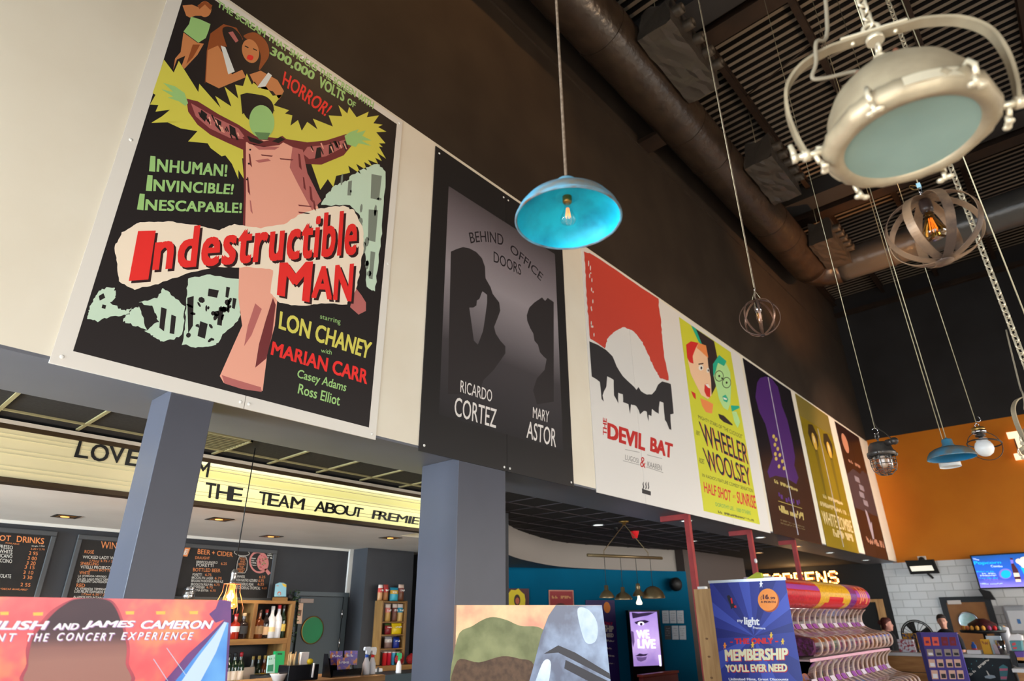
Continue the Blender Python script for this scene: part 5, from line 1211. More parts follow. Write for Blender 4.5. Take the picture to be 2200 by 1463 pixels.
for x, w, h, gm_, lb, lab_ in ((722, 11, 52, g_clear, 'short clear gin bottle behind the grey menu card', (200, 204, 190)), (780, 12, 52, g_green, 'short green bottle with a gold cap', (210, 190, 120)), (835, 12, 52, g_amber, 'short amber bottle with a yellow slanted label', (226, 190, 40))):
    bottle(p3(x, 1395), 1.02, -7.48, w, h, 'round', gm_, lb, cap=(200, 170, 90), lab=lab_, labz=(0.2, 0.42), group='short bottles on the lower shelf')
def card(name, label, cat, q4, X, m_, thick=0.006, print_fn=None, tilt=0.0):
    """free-standing card or pack front at depth X: q4 = TL, TR, BR, BL pixels"""
    a = [at_x(p, X) for p in q4]; c = (a[2]+a[3])/2
    r = thing(name, c, label, cat)
    MB().prism([a[3], a[2], a[1], a[0]], (-thick, 0, 0)).build('body', m_, r)
    return r, Frame((X, 0, 0), (0, 1, 0), Z3)
q3 = lambda *ps: [p3(*p) for p in ps]
r, F = card('menu_card', 'grey blank menu card standing in front of the short bottles', 'card', q3((630, 1335), (755, 1325), (745, 1463), (615, 1463)), -7.33, ink((150, 138, 128)), 0.01)
r, F = card('gift_bag', 'bright green paper bottle bag with a handle slot', 'bag', q3((962, 1175), (1052, 1172), (1036, 1388), (952, 1388)), XQ, ink((16, 150, 84)), 0.05)
MB().ppoly(F, q3((980, 1190), (1026, 1190), (1024, 1208), (978, 1208)), 0, 2).build('handle_slot_print', ink((10, 70, 40)), r)
r, F = card('tent_card', 'mint tent card with dark green print beside the green bag', 'card', q3((892, 1220), (958, 1205), (952, 1385), (876, 1387)), XQ, ink((170, 206, 196)), 0.02)
mb = MB().ppoly(F, q3((884, 1310), (940, 1300), (936, 1370), (878, 1372)), 0, 2); scrawl(mb, F, q3((896, 1240), (950, 1232), (948, 1250), (895, 1258)), 0, n=7); mb.build('lettering', ink((40, 120, 86)), r)
yq0, yq1 = at_x(p3(772, 1392), XQ).y, at_x(p3(1056, 1392), XQ).y
r = thing('bar_fridge', (XQ, (yq0+yq1)/2, 0), 'low black cabinet under the green bag and mint card', 'cabinet')
MB().box((-7.27, yq0, 0.0), (-7.04, yq1, zq-0.002)).build('body', mat('black_cabinet_laminate', (24, 24, 26), 0.4), r, bevel=0.004)
MB().box((-7.04, yq0+0.03, 0.1), (-7.03, yq1-0.03, zq-0.06)).build('door', mat('dark_cabinet_glass', (14, 15, 18), 0.15), r)
# on top of the unit: promo card on a wood block, plant pot, jar
q = at_x(p3(1005, 672), -7.42); r = thing('promo_card', (q.x, q.y, zTop), 'pale blue rounded card with a yellow corner on a wood block', 'card')
F = Frame((-7.42, 0, 0), (0, 1, 0), Z3)
MB().box((-7.45, q.y-0.085, zTop+0.001), (-7.38, q.y+0.075, zTop+0.04)).build('wood_block', M_woodh, r)
a = [F.px(p) for p in q3((950, 640), (962, 520), (1000, 505), (1040, 508), (1066, 522), (1062, 640))]
MB().prism([F.P(x, max(y, zTop+0.02), 0.0) for x, y in a], (-0.006, 0, 0)).build('body', ink((150, 204, 220)), r)
mb = MB().ppoly(F, q3((1020, 510), (1064, 524), (1064, 552), (1036, 540)), 0, 2); mb.ppoly(F, q3(*ell(996, 612, 18, 20)), 1, 2).ppoly(F, q3(*ell(996, 616, 11, 14)), 2, 3); scrawl(mb, F, q3((970, 530), (1000, 528), (1000, 540), (970, 542)), 1, n=6); mb.build('poster_print', [ink((240, 200, 60)), ink((206, 96, 60)), ink((150, 204, 220))], r)
q = at_x(p3(1100, 672), -7.45); r = thing('potted_ivy', (q.x, q.y, zTop), 'small black pot with ivy trailing down the shelf side', 'plant')
MB().lathe([(0.03, 0), (0.042, 0.075), (0.038, 0.075), (0.036, 0.06)], (q.x, q.y, zTop+0.001), 20, cap0=True).build('pot', ink((28, 27, 28)), r)
lf = MB(); rg = random.Random(8)
for k in range(170):
    u = rg.random()
    if u < 0.4: pc = V((q.x+rg.uniform(-.05, .07), q.y+rg.uniform(-.01, .13), zTop+rg.uniform(0.03, 0.13)))
    else: pc = V((XF+rg.uniform(-.12, .03), yR+0.015+rg.uniform(0.0, 0.05), zTop+0.05-rg.random()*0.52))
    d = V((rg.uniform(-1, 1), rg.uniform(-1, 1), rg.uniform(-1, .3))).normalized()*rg.uniform(0.016, 0.028); s_ = d.cross(V((rg.uniform(-1, 1), rg.uniform(-1, 1), 1))).normalized()*0.010
    lf.add([pc, pc+d*0.5+s_, pc+d, pc+d*0.5-s_], [(0, 1, 2, 3)])
lf.build('ivy_leaves', mat('ivy_green', (36, 58, 30), 0.5, c2=(60, 84, 44), scale=30), r)
q = at_x(p3(110, 650), -7.42); r = thing('glass_jar', (q.x, q.y, zTop), 'clear lidded jar of white sweets on the shelf top', 'jar')
MB().lathe([(0.062, 0.0), (0.066, 0.01), (0.066, 0.085), (0.05, 0.10)], (q.x, q.y, zTop+0.001), 20, cap0=True).build('glass_body', glass('jar_glass', (240, 240, 240), 0.3), r)
MB().lathe([(0.055, 0.1), (0.055, 0.125), (0.0, 0.128)], (q.x, q.y, zTop), 20).build('lid', M_chrome, r)
mb = MB()
for k in range(14): mb.sphere((q.x+random.uniform(-.035, .035), q.y+random.uniform(-.035, .035), zTop+0.02+random.uniform(0, .05)), 0.016, 8)
o = mb.build('white_sweets', ink((226, 220, 214)), r); o['kind'] = 'stuff'

# ---- door with a round green window
ya = at_x((642, 1290), XB).y; yb = 5.05
MB_ = MB().box((XB+0.0, 4.42, 0), (XB+0.035, 4.48, 1.98)).box((XB, 5.13, 0), (XB+0.035, 5.20, 1.98)).box((XB, 4.42, 1.98), (XB+0.05, 5.20, 2.03))
struct('door_1_frame', MB_, mat('door_frame_slate', (66, 76, 82), 0.45))
hinge = V((XB+0.02, 5.10, 0)); free = V((XB+0.03, 4.48, 0)); dd = (free-hinge).normalized(); dn = V((dd.y*-1, dd.x, 0)); dn = dn if dn.x > 0 else -dn
FD = Frame(free, -dd, Z3)
Ld = (free-hinge).length
dob = MB().fbox(FD, 0, Ld, 0.01, 1.97, 0.0, 0.04).build('door_1', mat('door_slate_paint', (58, 68, 74), 0.5)); dob['kind'] = 'structure'
FD2 = Frame(free+FD.n*0.04, -dd, Z3); ca, cb = FD2.px((670.5, 1353.5)); ca2, cb2 = FD2.px((671, 1325)); Rw = abs(cb2-cb)
o = MB().lathe([(Rw, 0), (Rw*1.06, 0.004), (Rw*1.06, 0.012), (Rw*0.98, 0.014)], FD2.P(ca, cb, 0), 40, axis=FD2.n).build('porthole_frame', M_brass, dob)
o = MB().lathe([(0.0, 0.008), (Rw, 0.008)], FD2.P(ca, cb, 0), 40, axis=FD2.n).build('porthole_pane', mat('green_tinted_pane', (12, 116, 68), 0.45, spec=0.2), dob)
a, b = FD2.px((656, 1291)); r = thing('door_closer', FD2.P(a, b), 'grey overhead closer box on the slate door', 'door closer'); MB().fbox(FD2, a-0.10, a+0.09, b-0.025, b+0.025, 0.001, 0.05).build('body', ink((150, 134, 126)), r, bevel=0.004)
for z in (1.72, 1.38): MB().cyl(hinge+V((0.05, -0.0, z)), hinge+V((0.05, 0.0, z+0.10)), 0.012, n=10).build('hinge', M_chrome, dob)
r = thing('paper_notice', (XB+0.06, 4.5, 1.6), 'peach paper notice taped beside the door', 'notice')
FN = Frame((XF+0.002, 0, 0), (0, 1, 0), Z3); MB().prism([FD2.P(*FD2.px(p), 0.002) for p in q3((1165, 905), (1212, 908), (1230, 706), (1186, 704))], FD2.n*0.002).build('sheet', ink((228, 190, 160)), r)
mb = MB(); mb.ppoly(FD2, q3((1178, 770), (1212, 772), (1204, 830), (1172, 828)), 0, 10); mb.build('poster_print', ink((120, 80, 60)), r)

# ---- snack rack on the pier
XP = -7.27; XR = -7.10
pr_ = lambda x, y: (600+x/4.53, 1140+y/4.53)
qr = lambda *ps: [pr_(*p) for p in ps]
y0r, zr1 = yz(pr_(1020, 680), XR); y1r = yz(pr_(1250, 680), XR)[0]; zr0 = yz(pr_(1010, 1305), XR)[1]
yL = y0r-0.02
r = thing('snack_rack', (XR, (y0r+y1r)/2, zr0), 'rustic wood rack of snack packets on the dark pier', 'shelf')
MB().box((XP+0.002, yL-0.0, zr0), (XR, yL+0.02, zr1)).build('side_panel', M_wood, r, bevel=0.002)
MB().box((XP+0.002, y1r-0.03, zr0), (XR, y1r, zr1)).build('side_panel', M_wood, r, bevel=0.002)
MB().box((XP+0.002, yL, zr0), (XP+0.012, y1r, zr1)).build('back_panel', mat('pale_rack_back', (140, 122, 104), 0.6), r)
shz = [yz(pr_(1120, y), XR)[1] for y in (690, 885, 1010, 1145, 1310)]
for z in shz[0:]:
    MB().box((XP+0.012, yL+0.02, z-0.014), (XR, y1r-0.03, z)).build('shelf', M_woodh, r)
MB().box((XP+0.002, yL-0.10, zr0-0.07), (XR+0.06, y1r+0.22, zr0-0.012)).build('ledge', M_woodh, r, bevel=0.003)
def packet(label, x0, x1, ytop, z0, c_lo, c_hi, shape='bag', band=None, g='snack packets on the wood rack'):
    ya_, yb_ = yz(pr_(x0, ytop), XR-0.05)[0], yz(pr_(x1, ytop), XR-0.05)[0]; h = (yz(pr_((x0+x1)/2, ytop), XR-0.05)[1]-z0)*0.93
    cx = XR-0.055; hw = (yb_-ya_)/2*0.92; c = V((cx, min((ya_+yb_)/2, y1r-0.034-hw), z0+0.001))
    r = thing('snack_packet', c, label, 'snack', g)
    rows = []
    for t_, d_ in ((0, 0.022), (0.1, 0.03), (0.4, 0.034), (0.75, 0.026), (0.92, 0.006), (1.0, 0.002)):
        rows.append([c+V((d_*math.sin(a)*1.0, hw*(0.96 if 0.05 < t_ < 0.95 else 1.0)*math.cos(a)*-1, h*t_)) for a in [2*PI*k/14 for k in range(14)]])
    m_ = grad('packet_%d_%d_%d_%d' % (*c_lo, int(ytop+x0)), [(0.0, c_lo), (0.5, c_lo), (0.52, c_hi), (0.78, c_hi), (0.8, (214, 200, 190) if band is None else band), (1.0, (214, 200, 190) if band is None else band)], 'Z', 0, h, 0.35)
    MB().rings(rows, True, 0, True).build('pouch', m_, r)
    F = Frame((cx+0.036, 0, 0), (0, 1, 0), Z3); mb = MB()
    a0, b0 = c.y-hw*0.7, z0+h*0.58
    scrawl(mb, F, [(a0, b0+h*0.12), (a0+hw*1.4, b0+h*0.12), (a0+hw*1.4, b0), (a0, b0)], 0, px=False, n=5, seed=int(x0)); mb.build('lettering', ink((240, 236, 228)), r)
    return r
ztop_r = zr1
kraft, pinkb, redb, blueb, cream = (150, 96, 48), (190, 84, 80), (176, 50, 44), (40, 130, 160), (216, 190, 160)
packet('tall white and red popcorn pouch on the rack top, outermost', 968, 1012, 516, ztop_r, (176, 128, 84), (186, 60, 52), band=(226, 214, 206))
packet('tall red labelled popcorn pouch beside the outermost one', 1016, 1068, 514, ztop_r, kraft, (170, 48, 50), band=(150, 60, 56))
packet('turquoise crisp packet with a golden picture on the rack top', 1078, 1166, 545, ztop_r, (60, 160, 180), (206, 160, 50), band=(30, 130, 160))
packet('kraft popcorn pouch with brown label on the rack top', 1176, 1234, 514, ztop_r, (96, 56, 34), (120, 60, 52), band=(206, 180, 164))
packet('caramel popcorn pouch with a pink stripe, first shelf down', 1034, 1090, 702, shz[1], (188, 146, 76), (214, 130, 120))
packet('chocolate popcorn pouch with a brown stripe, first shelf down', 1104, 1154, 702, shz[1], (104, 62, 44), (110, 56, 50))
packet('salted popcorn pouch with a blue stripe, first shelf down', 1156, 1212, 702, shz[1], (196, 160, 96), (40, 140, 170))
packet('dark red and green sweets bag, second shelf down', 1028, 1096, 895, shz[2], (120, 24, 30), (150, 34, 36), band=(60, 84, 40))
packet('yellow peanut sweets bag, second shelf down', 1102, 1212, 892, shz[2], (222, 190, 20), (210, 176, 20), band=(226, 196, 30))
packet('grey and brown sweets bag, third shelf down', 1026, 1104, 1024, shz[3], (120, 92, 84), (200, 190, 186), band=(150, 150, 154))
packet('dark blue sweets bag, third shelf down', 1108, 1174, 1028, shz[3], (24, 40, 130), (30, 60, 150), band=(20, 36, 110))
tubes = [((196, 40, 44), 'red tube of crisps, outermost on the lowest shelf', 1022), ((186, 30, 50), 'second red tube of crisps on the lowest shelf', 1064), ((70, 150, 190), 'pale blue tube of crisps on the lowest shelf', 1106), ((60, 120, 60), 'green topped tube of crisps on the lowest shelf', 1146), ((150, 90, 110), 'mauve tube of crisps on the lowest shelf', 1192)]
for c_, lb, x in tubes:
    y_, _ = yz(pr_(x, 1250), XR-0.05); h = yz(pr_(x, 1180), XR-0.05)[1]-shz[4]
    r = thing('crisp_tube', (XR-0.05, y_, shz[4]+0.001), lb, 'snack', 'crisp tubes on the wood rack')
    MB().lathe([(0.03, 0), (0.03, h*0.93)], (XR-0.05, y_, shz[4]+0.001), 18, cap0=True).build('can', ink(c_, 0.35), r)
    MB().lathe([(0.032, h*0.93), (0.032, h), (0, h)], (XR-0.05, y_, shz[4]+0.001), 18).build('lid', ink((214, 206, 200), 0.3), r)
for i, (x, y_, w) in enumerate(((1165, 1240, 0.085), (1268, 1255, 0.075))):
    yy, zz = yz(pr_(x, y_), XR+0.02)
    mb = MB(); mb.sphere((XR+0.03, yy, zr0-0.012+w*0.75), w, 14, sx=0.5, sy=0.85, sz=0.75)
    mb.sphere((XR+0.03, yy+0.02, zr0-0.012+w*1.4), w*0.4, 10, sz=0.8)
    o = mb.build('net_bag', mat('red_net_bag', (168, 26, 30), 0.6, c2=(110, 14, 18), scale=60.0, bump=0.6, bscale=90)); tag(o, ('crumpled red net bag in front of the crisp tubes', 'crumpled red net bag on the ledge end beside the wide pillar')[i], 'bag', 'red net bags')

# ---- bar counter and what stands on it
XC, ZBAR = -5.3, 1.22
r = thing('bar_counter', (XC-0.3, 2.0, 0), 'dark bar counter with an oiled wood top', 'counter')
MB().box((XC-0.62, -4.5, ZBAR-0.05), (XC, at_x((828, 1455), XC).y, ZBAR)).build('worktop', M_woodh, r, bevel=0.004)
MB().box((XC-0.55, -4.5, 0), (XC-0.06, at_x((828, 1455), XC).y-0.05, ZBAR-0.05)).build('body', M_barwall, r)
XI = XC-0.16
def on_bar(p): q = at_x(p, XI); return V((XI, q.y, ZBAR+0.001))
# leaflet stand
c = on_bar(pr_(628, 1420)); s_ = 0.0042
r = thing('leaflet_stand', c, 'tiered black leaflet holder of bright purple game leaflets', 'leaflet holder')
MB().box((c.x-0.10, c.y-0.155, c.z), (c.x+0.05, c.y+0.155, c.z+0.06)).build('base', glass('smoky_acrylic', (90, 90, 100), 0.2), r)
MB().box((c.x-0.10, c.y-0.165, c.z), (c.x-0.085, c.y+0.16, c.z+0.15)).build('back_panel', mat('black_acrylic', (20, 20, 24), 0.2), r)
MB().prism([(c.x-0.10, c.y-0.17, c.z), (c.x+0.05, c.y-0.17, c.z), (c.x-0.04, c.y-0.17, c.z+0.19), (c.x-0.10, c.y-0.17, c.z+0.19)], (0, 0.006, 0)).build('side_panel', MATS['black_acrylic'], r)
for i, (q4, xx) in enumerate((([(498, 1172), (618, 1172), (612, 1308), (500, 1308)], XI-0.05), ([(640, 1168), (764, 1168), (756, 1306), (640, 1306)], XI-0.05), ([(568, 1236), (690, 1236), (684, 1372), (566, 1372)], XI+0.0))):
    a = [at_x(pr_(*p), xx) for p in q4]; lr = thing('leaflet', (a[2]+a[3])/2, ('leaflet fan at the back of the holder, door side', 'leaflet fan at the back of the holder, rack side', 'leaflet fan in the front pocket of the holder')[i], 'leaflet', 'leaflets in the tiered holder')
    MB().prism([a[3], a[2], a[1], a[0]], (-0.008, 0, 0)).build('sheet', mat('leaflet_print_purple', (112, 92, 180), 0.4, c2=(220, 140, 66), scale=22.0, ramp=(0.48, 0.58)), lr)
    F = Frame((xx, 0, 0), (0, 1, 0), Z3); mb = MB(); x0, x1 = q4[0][0]+14, q4[1][0]-14; yy = q4[0][1]+36
    scrawl(mb, F, qr((x0, yy), (x1, yy), (x1, yy+22), (x0, yy+22)), 0, n=6, seed=i); mb.build('lettering', ink((238, 234, 240)), lr)
# spray bottles
def spray(p, label, col, trig, h=0.24):
    c = on_bar(p); r = thing('spray_bottle', c, label, 'spray bottle', 'spray bottles by the bar')
    k = h/0.24
    MB().lathe([(0.034*k, 0), (0.036*k, 0.01*k), (0.034*k, 0.09*k), (0.018*k, 0.135*k), (0.014*k, 0.15*k)], c, 20, cap0=True).build('body', mat('milky_plastic', (206, 206, 210), 0.35), r)
    MB().lathe([(0.0175*k, 0.146*k), (0.0175*k, 0.17*k)], c, 16, cap1=True).build('collar', ink(col, 0.4), r)
    mb = MB(); F = Frame(c+V((0.012*k, 0, 0)), (0, 1, 0), Z3)
    mb.prism([F.P(a*k, b*k) for a, b in ((-0.038, 0.222), (-0.03, 0.236), (0.026, 0.236), (0.036, 0.215), (0.03, 0.17), (0.012, 0.165), (-0.012, 0.175), (-0.012, 0.205), (-0.036, 0.206))], (-0.024*k, 0, 0)).build('trigger_head', ink(trig, 0.4), r)
spray(pr_(838, 1402), 'white spray bottle with a blue collar', (40, 80, 170), (206, 212, 220))
spray(pr_(896, 1405), 'white spray bottle with a red collar', (190, 40, 40), (224, 222, 220), 0.235)
# caddy
c = on_bar(pr_(176, 1452)); r = thing('bar_caddy', c, 'black bar caddy of stirrers, cups and napkins', 'caddy')
MB().box((c.x-0.09, c.y-0.145, c.z), (c.x+0.09, c.y+0.145, c.z+0.12)).build('box', MATS['black_acrylic'], r, bevel=0.004)
for i, (x, col, n_) in enumerate(((-0.04, (206, 170, 120), 9), )):
    r2 = thing('stirrer_bundle', c+V((0, -0.05, 0.121)), 'fan of wooden drink stirrers in the caddy', 'stirrers')
    for k in range(14):
        o_ = c+V((random.uniform(-.03, .03), -0.075+random.uniform(-.035, .05), 0.115)); d = V((random.uniform(-.05, .05), random.uniform(-.08, .10), 1)).normalized()
        MB().tube([o_, o_+d*random.uniform(0.085, 0.11)], 0.0035, 5).build('stirrer', ink((206, 172, 122)), r2)
r2 = thing('paper_cup_stack', c+V((0, 0.02, 0.121)), 'stack of white paper napkins upright in the caddy', 'napkins')
MB().box((c.x-0.02, c.y+0.0, c.z+0.115), (c.x+0.02, c.y+0.075, c.z+0.215)).build('napkin', ink((232, 230, 232)), r2, bevel=0.003)
o = MB().sphere(c+V((0.02, 0.09, 0.14)), 0.024, 12, sy=1.3).build('lemon', ink((226, 200, 40), 0.5)); tag(o, 'yellow lemon at the corner of the caddy', 'lemon')
MB().tube([c+V((0.10, 0.08, 0.02)), c+V((0.10, 0.085, 0.13))], 0.010, 8).build('tongs', ink((220, 216, 214), 0.3), r)
c = on_bar((598, 1463)); o = MB().lathe([(0.03, 0), (0.045, 0.004), (0.07, 0.05), (0.078, 0.06), (0.074, 0.06), (0.05, 0.015), (0, 0.01)], c, 28, cap0=True).build('china_bowl', mat('white_china', (228, 224, 220), 0.2)); tag(o, 'white china bowl on the bar beside the caddy', 'bowl')
# white appliance boxes and third spray behind, on the back ledge
c = at_x(pr_(1160, 1405), -6.6); r = thing('side_cabinet', (-6.75, c.y+0.05, 0), 'low dark teal cabinet below the snack rack', 'cabinet')
zc_ = at_x(pr_(1160, 1397), -6.5).z; yc0, yc1 = at_x(pr_(1030, 1400), -6.5).y, at_x(pr_(1330, 1400), -6.5).y+0.3
MB().box((-7.0, yc0, 0), (-6.5, yc1, zc_)).build('body', mat('dark_teal_laminate', (34, 52, 60), 0.5), r)
XI2 = XI; XI = -6.62; ZB2, ZBAR = ZBAR, zc_
spray(pr_(1158, 1400), 'white spray bottle with a green trigger below the snack rack', (30, 140, 80), (40, 150, 90), 0.22)
XI, ZBAR = XI2, ZB2
r = thing('white_toaster', (-6.95, 5.4, 1.0), 'white boxy appliance under the rack ledge', 'appliance')
F = Frame((-7.0, 0, 0), (0, 1, 0), Z3); a = [F.px(p) for p in qr((932, 1345), (1008, 1345), (1008, 1425), (930, 1420))]
zlo = zc_-0.01
MB().fbox(F, a[0][0], a[1][0], a[3][1], a[0][1], -0.2, 0.0).build('body', ink((206, 208, 212), 0.35), r, bevel=0.008)
MB().fbox(F, a[0][0]+0.03, a[1][0]-0.06, a[3][1]+0.01, a[3][1]+0.10, 0.0, 0.003).build('slot', ink((60, 62, 66), 0.35), r)
r['label'] = 'white boxy appliance under the rack ledge'
o = MB().box((-7.2, a[0][0]-0.3, a[3][1]-0.03), (-6.95, a[1][0]+0.45, a[3][1])).build('under_shelf', M_barwall); tag(o, 'dark shelf board carrying the white appliance', 'shelf')
# ================================================================ CARD STANDEES in front of the pillars
# ---- concert standee
XA = -2.95; q = at_x((489, 1290), XA); ZA = at_x((250, 1286), XA).z; yA = q.y
FA = Frame((XA, 0, 0), (0, 1, 0), Z3)
r = thing('concert_standee', (XA, yA-0.95, 0), 'tall red and blue printed concert standee with white slanted lettering', 'standee')
def standee_print(name):
    m = bpy.data.materials.new(name); m.use_nodes = True; nt = m.node_tree; b = nt.nodes['Principled BSDF']; b.inputs['Roughness'].default_value = 0.3
    tc = nt.nodes.new('ShaderNodeTexCoord'); n = nt.nodes.new('ShaderNodeTexNoise'); n.inputs['Scale'].default_value = 5.0; n.inputs['Detail'].default_value = 3
    nt.links.new(tc.outputs['Object'], n.inputs['Vector']); r_ = nt.nodes.new('ShaderNodeValToRGB'); e = r_.color_ramp.elements
    e[0].position, e[0].color = 0.30, lin((214, 44, 66)); e[1].position, e[1].color = 0.72, lin((250, 150, 84)); k = e.new(0.5); k.color = lin((238, 80, 84))
    nt.links.new(n.outputs['Fac'], r_.inputs[0]); nt.links.new(r_.outputs[0], b.inputs['Base Color'])
    return m
m_card = mat('standee_card_edge', (120, 70, 110), 0.6)
MB().fbox(FA, yA-1.95, yA, 0.0, ZA, -0.07, 0.0).build('card_body', m_card, r)
p = MB()
AI = [standee_print('concert_print_red')]
def ai(m_):
    if m_ not in AI: AI.append(m_)
    return AI.index(m_)
p.apoly(FA, [(yA-1.95, 0.0), (yA, 0.0), (yA, ZA), (yA-1.95, ZA)], 0, 1)
zf0, zf1 = FA.px((200, 1418))[1], FA.px((200, 1340))[1]
kd1 = ai(grad('concert_print_head', [(0.0, (156, 108, 98)), (0.35, (140, 94, 88)), (0.6, (92, 60, 66)), (1.0, (60, 36, 50))], 'Z', zf0, zf1, 0.35, noise=0.3, nscale=5.0)); kpk = ai(mat('concert_print_rose', (196, 74, 88), 0.35, c2=(150, 64, 84), scale=8.0)); kye = ai(ink((248, 196, 100))); kbl = ai(mat('concert_print_blue', (70, 140, 226), 0.35, c2=(120, 190, 246), scale=3.0)); kpale = ai(ink((196, 222, 250))); kvi = ai(mat('concert_print_violet', (110, 62, 130), 0.35, c2=(70, 48, 120), scale=5.0)); kbr = ai(mat('concert_print_brown', (150, 104, 96), 0.35, c2=(120, 80, 78), scale=7.0))
c4 = lambda *ps: [(x/4.231, 1260+y/4.231) for x, y in ps]
p.ppoly(FA, soft(c4((640, 120), (690, 108), (860, 106), (1000, 120), (1070, 190), (1110, 280), (1150, 420), (1180, 560), (1170, 700), (1160, 900), (240, 900), (240, 700), (235, 560), (290, 430), (360, 330), (450, 230), (540, 170))), kpk, 2)
p.ppoly(FA, soft(c4((660, 124), (760, 110), (900, 110), (1000, 140), (1060, 220), (1100, 330), (1130, 450), (1150, 560), (1140, 700), (1130, 900), (280, 900), (256, 720), (268, 590), (300, 470), (400, 340), (500, 230), (580, 170))), kd1, 3)
for x, y_, w in ((1180, 240, 40), (1460, 240, 44), (1760, 238, 40), (345, 250, 46), (40, 245, 40)): p.ppoly(FA, c4((x-w, y_-14), (x+w, y_-16), (x+w-4, y_+14), (x-w+4, y_+14)), kye, 2)
p.ppoly(FA, c4((2040, 300), (2098, 330), (2060, 900), (1760, 900), (1460, 900), (1700, 620), (1900, 440)), kvi, 2)
p.ppoly(FA, c4((2040, 320), (2075, 330), (2060, 560), (2044, 900), (1560, 900), (1760, 650), (1920, 460)), kbl, 3)
p.ppoly(FA, c4((2035, 322), (2062, 330), (1960, 600), (1800, 900), (1620, 900), (1800, 640), (1940, 460)), kpale, 4)
p.ppoly(FA, c4((1990, 120), (2100, 130), (2098, 330), (2040, 300), (1960, 330), (1900, 250), (1960, 200)), kvi, 2)
for a_, b_ in (((1390, 660), (1520, 860)), ((1510, 560), (1690, 815)), ((1580, 850), (1800, 740))):
    p.ppoly(FA, c4((a_[0], a_[1]), (a_[0]+5, a_[1]-3), (b_[0]+5, b_[1]-3), (b_[0], b_[1])), kpale, 5)
p.build('poster_print', AI, r)
t = MB(); wI = [ink((250, 248, 250), 0.4), ink((176, 130, 190), 0.4)]
for lay, dx, m_ in ((8, 7, 1), (9, 0, 0)):
    T4 = lambda s_, *q_, **k: t.ptext(FA, s_, [(x+dx/4.231, y+dx*0.8/4.231) for x, y in c4(*q_)], m_, layer=lay, **k)
    T4('BILLIE', (-620, 310), (-215, 310), (-230, 392), (-640, 392), bold=0.034, shear=0.2)
    T4('EILISH', (-170, 312), (446, 312), (428, 392), (-190, 392), bold=0.034, shear=0.2)
    T4('AND', (490, 334), (718, 334), (706, 392), (476, 392), bold=0.034, shear=0.2)
    T4('JAMES', (760, 310), (1228, 310), (1212, 388), (742, 388), bold=0.034, shear=0.2)
    T4('CAMERON', (1284, 308), (1938, 308), (1922, 384), (1270, 384), bold=0.034, shear=0.2)
    T4('PRESENT', (-470, 425), (150, 425), (135, 500), (-490, 500), bold=0.016, shear=0.16, space=1.45)
    T4('THE', (246, 425), (446, 425), (430, 498), (232, 498), bold=0.016, shear=0.16, space=1.45)
    T4('CONCERT', (524, 420), (1040, 420), (1022, 492), (508, 492), bold=0.016, shear=0.16, space=1.45)
    T4('EXPERIENCE', (1108, 414), (1756, 414), (1738, 484), (1092, 484), bold=0.016, shear=0.16, space=1.45)
t.build('lettering', wI, r)

# ---- second standee: plain soft-coloured print
d0, d1 = at_d((981, 1300), 3.82), at_d((1293, 1300), 4.17); ZG = 1.765
g0 = at_z((981, 1300), ZG); g1 = at_z((1293, 1300), ZG)
FG = Frame((g0.x, g0.y, 0), (g1.x-g0.x, g1.y-g0.y, 0), Z3); wG = (V((g1.x, g1.y))-V((g0.x, g0.y))).length
r = thing('film_standee', (g0.x, g0.y, 0), 'printed card standee, half peach and half steel blue, by the wide pillar', 'standee')
MB().fbox(FG, 0, wG, 0.0, ZG, -0.05, 0.0).build('card_body', mat('standee_brown_edge', (110, 84, 70), 0.6), r)
p = MB(); GI = [mat('film_print_peach', (236, 200, 150), 0.35, c2=(206, 140, 116), scale=4.0)]
def gi(m_):
    if m_ not in GI: GI.append(m_)
    return GI.index(m_)
ks = gi(mat('film_print_steel', (92, 100, 122), 0.3, c2=(150, 170, 200), scale=5.0, ramp=(0.4, 0.7))); kpl = gi(mat('film_print_highlight', (206, 220, 240), 0.3, c2=(150, 176, 214), scale=6.0)); kol = gi(mat('film_print_olive', (128, 132, 92), 0.4, c2=(96, 102, 66), scale=7.0)); kbn = gi(mat('film_print_umber', (92, 70, 54), 0.5, c2=(70, 52, 40), scale=30.0)); kdk = gi(mat('film_print_dark', (34, 36, 48), 0.35))
p.apoly(FG, [(0, 0), (wG, 0), (wG, ZG), (0, ZG)], 0, 1)
gx = lambda *ps: [(1000+x/3.82, 1080+y/3.82) for x, y in ps]
# olive rolling hills and a brown hill line (plain abstract landscape)
p.ppoly(FG, soft(gx((-70, 1120), (60, 1010), (200, 940), (330, 960), (450, 1010), (620, 1030), (700, 1180), (640, 1620), (-70, 1620))), kol, 2)
p.ppoly(FG, soft(gx((-70, 1300), (110, 1310), (300, 1260), (440, 1280), (560, 1330), (600, 1620), (-70, 1620))), kbn, 3)
# steel curved sheet
p.ppoly(FG, gx((740, 842), (1118, 842), (1150, 1080), (1190, 1470), (1190, 1620), (480, 1620), (560, 1330), (620, 1090), (680, 930)), ks, 4)
p.ppoly(FG, soft(gx((920, 870), (1010, 880), (1080, 990), (1070, 1130), (990, 1150), (940, 1020))), kpl, 5)
p.ppoly(FG, gx((640, 1240), (760, 1170), (900, 1230), (1180, 1400), (1190, 1450), (880, 1290), (760, 1230)), kdk, 5)
p.ppoly(FG, gx((820, 1290), (1180, 1470), (1190, 1560), (810, 1360)), kdk, 6)
p.ppoly(FG, soft(gx((560, 1500), (640, 1300), (700, 1330), (640, 1620), (520, 1620))), kpl, 6)
p.build('poster_print', GI, r)

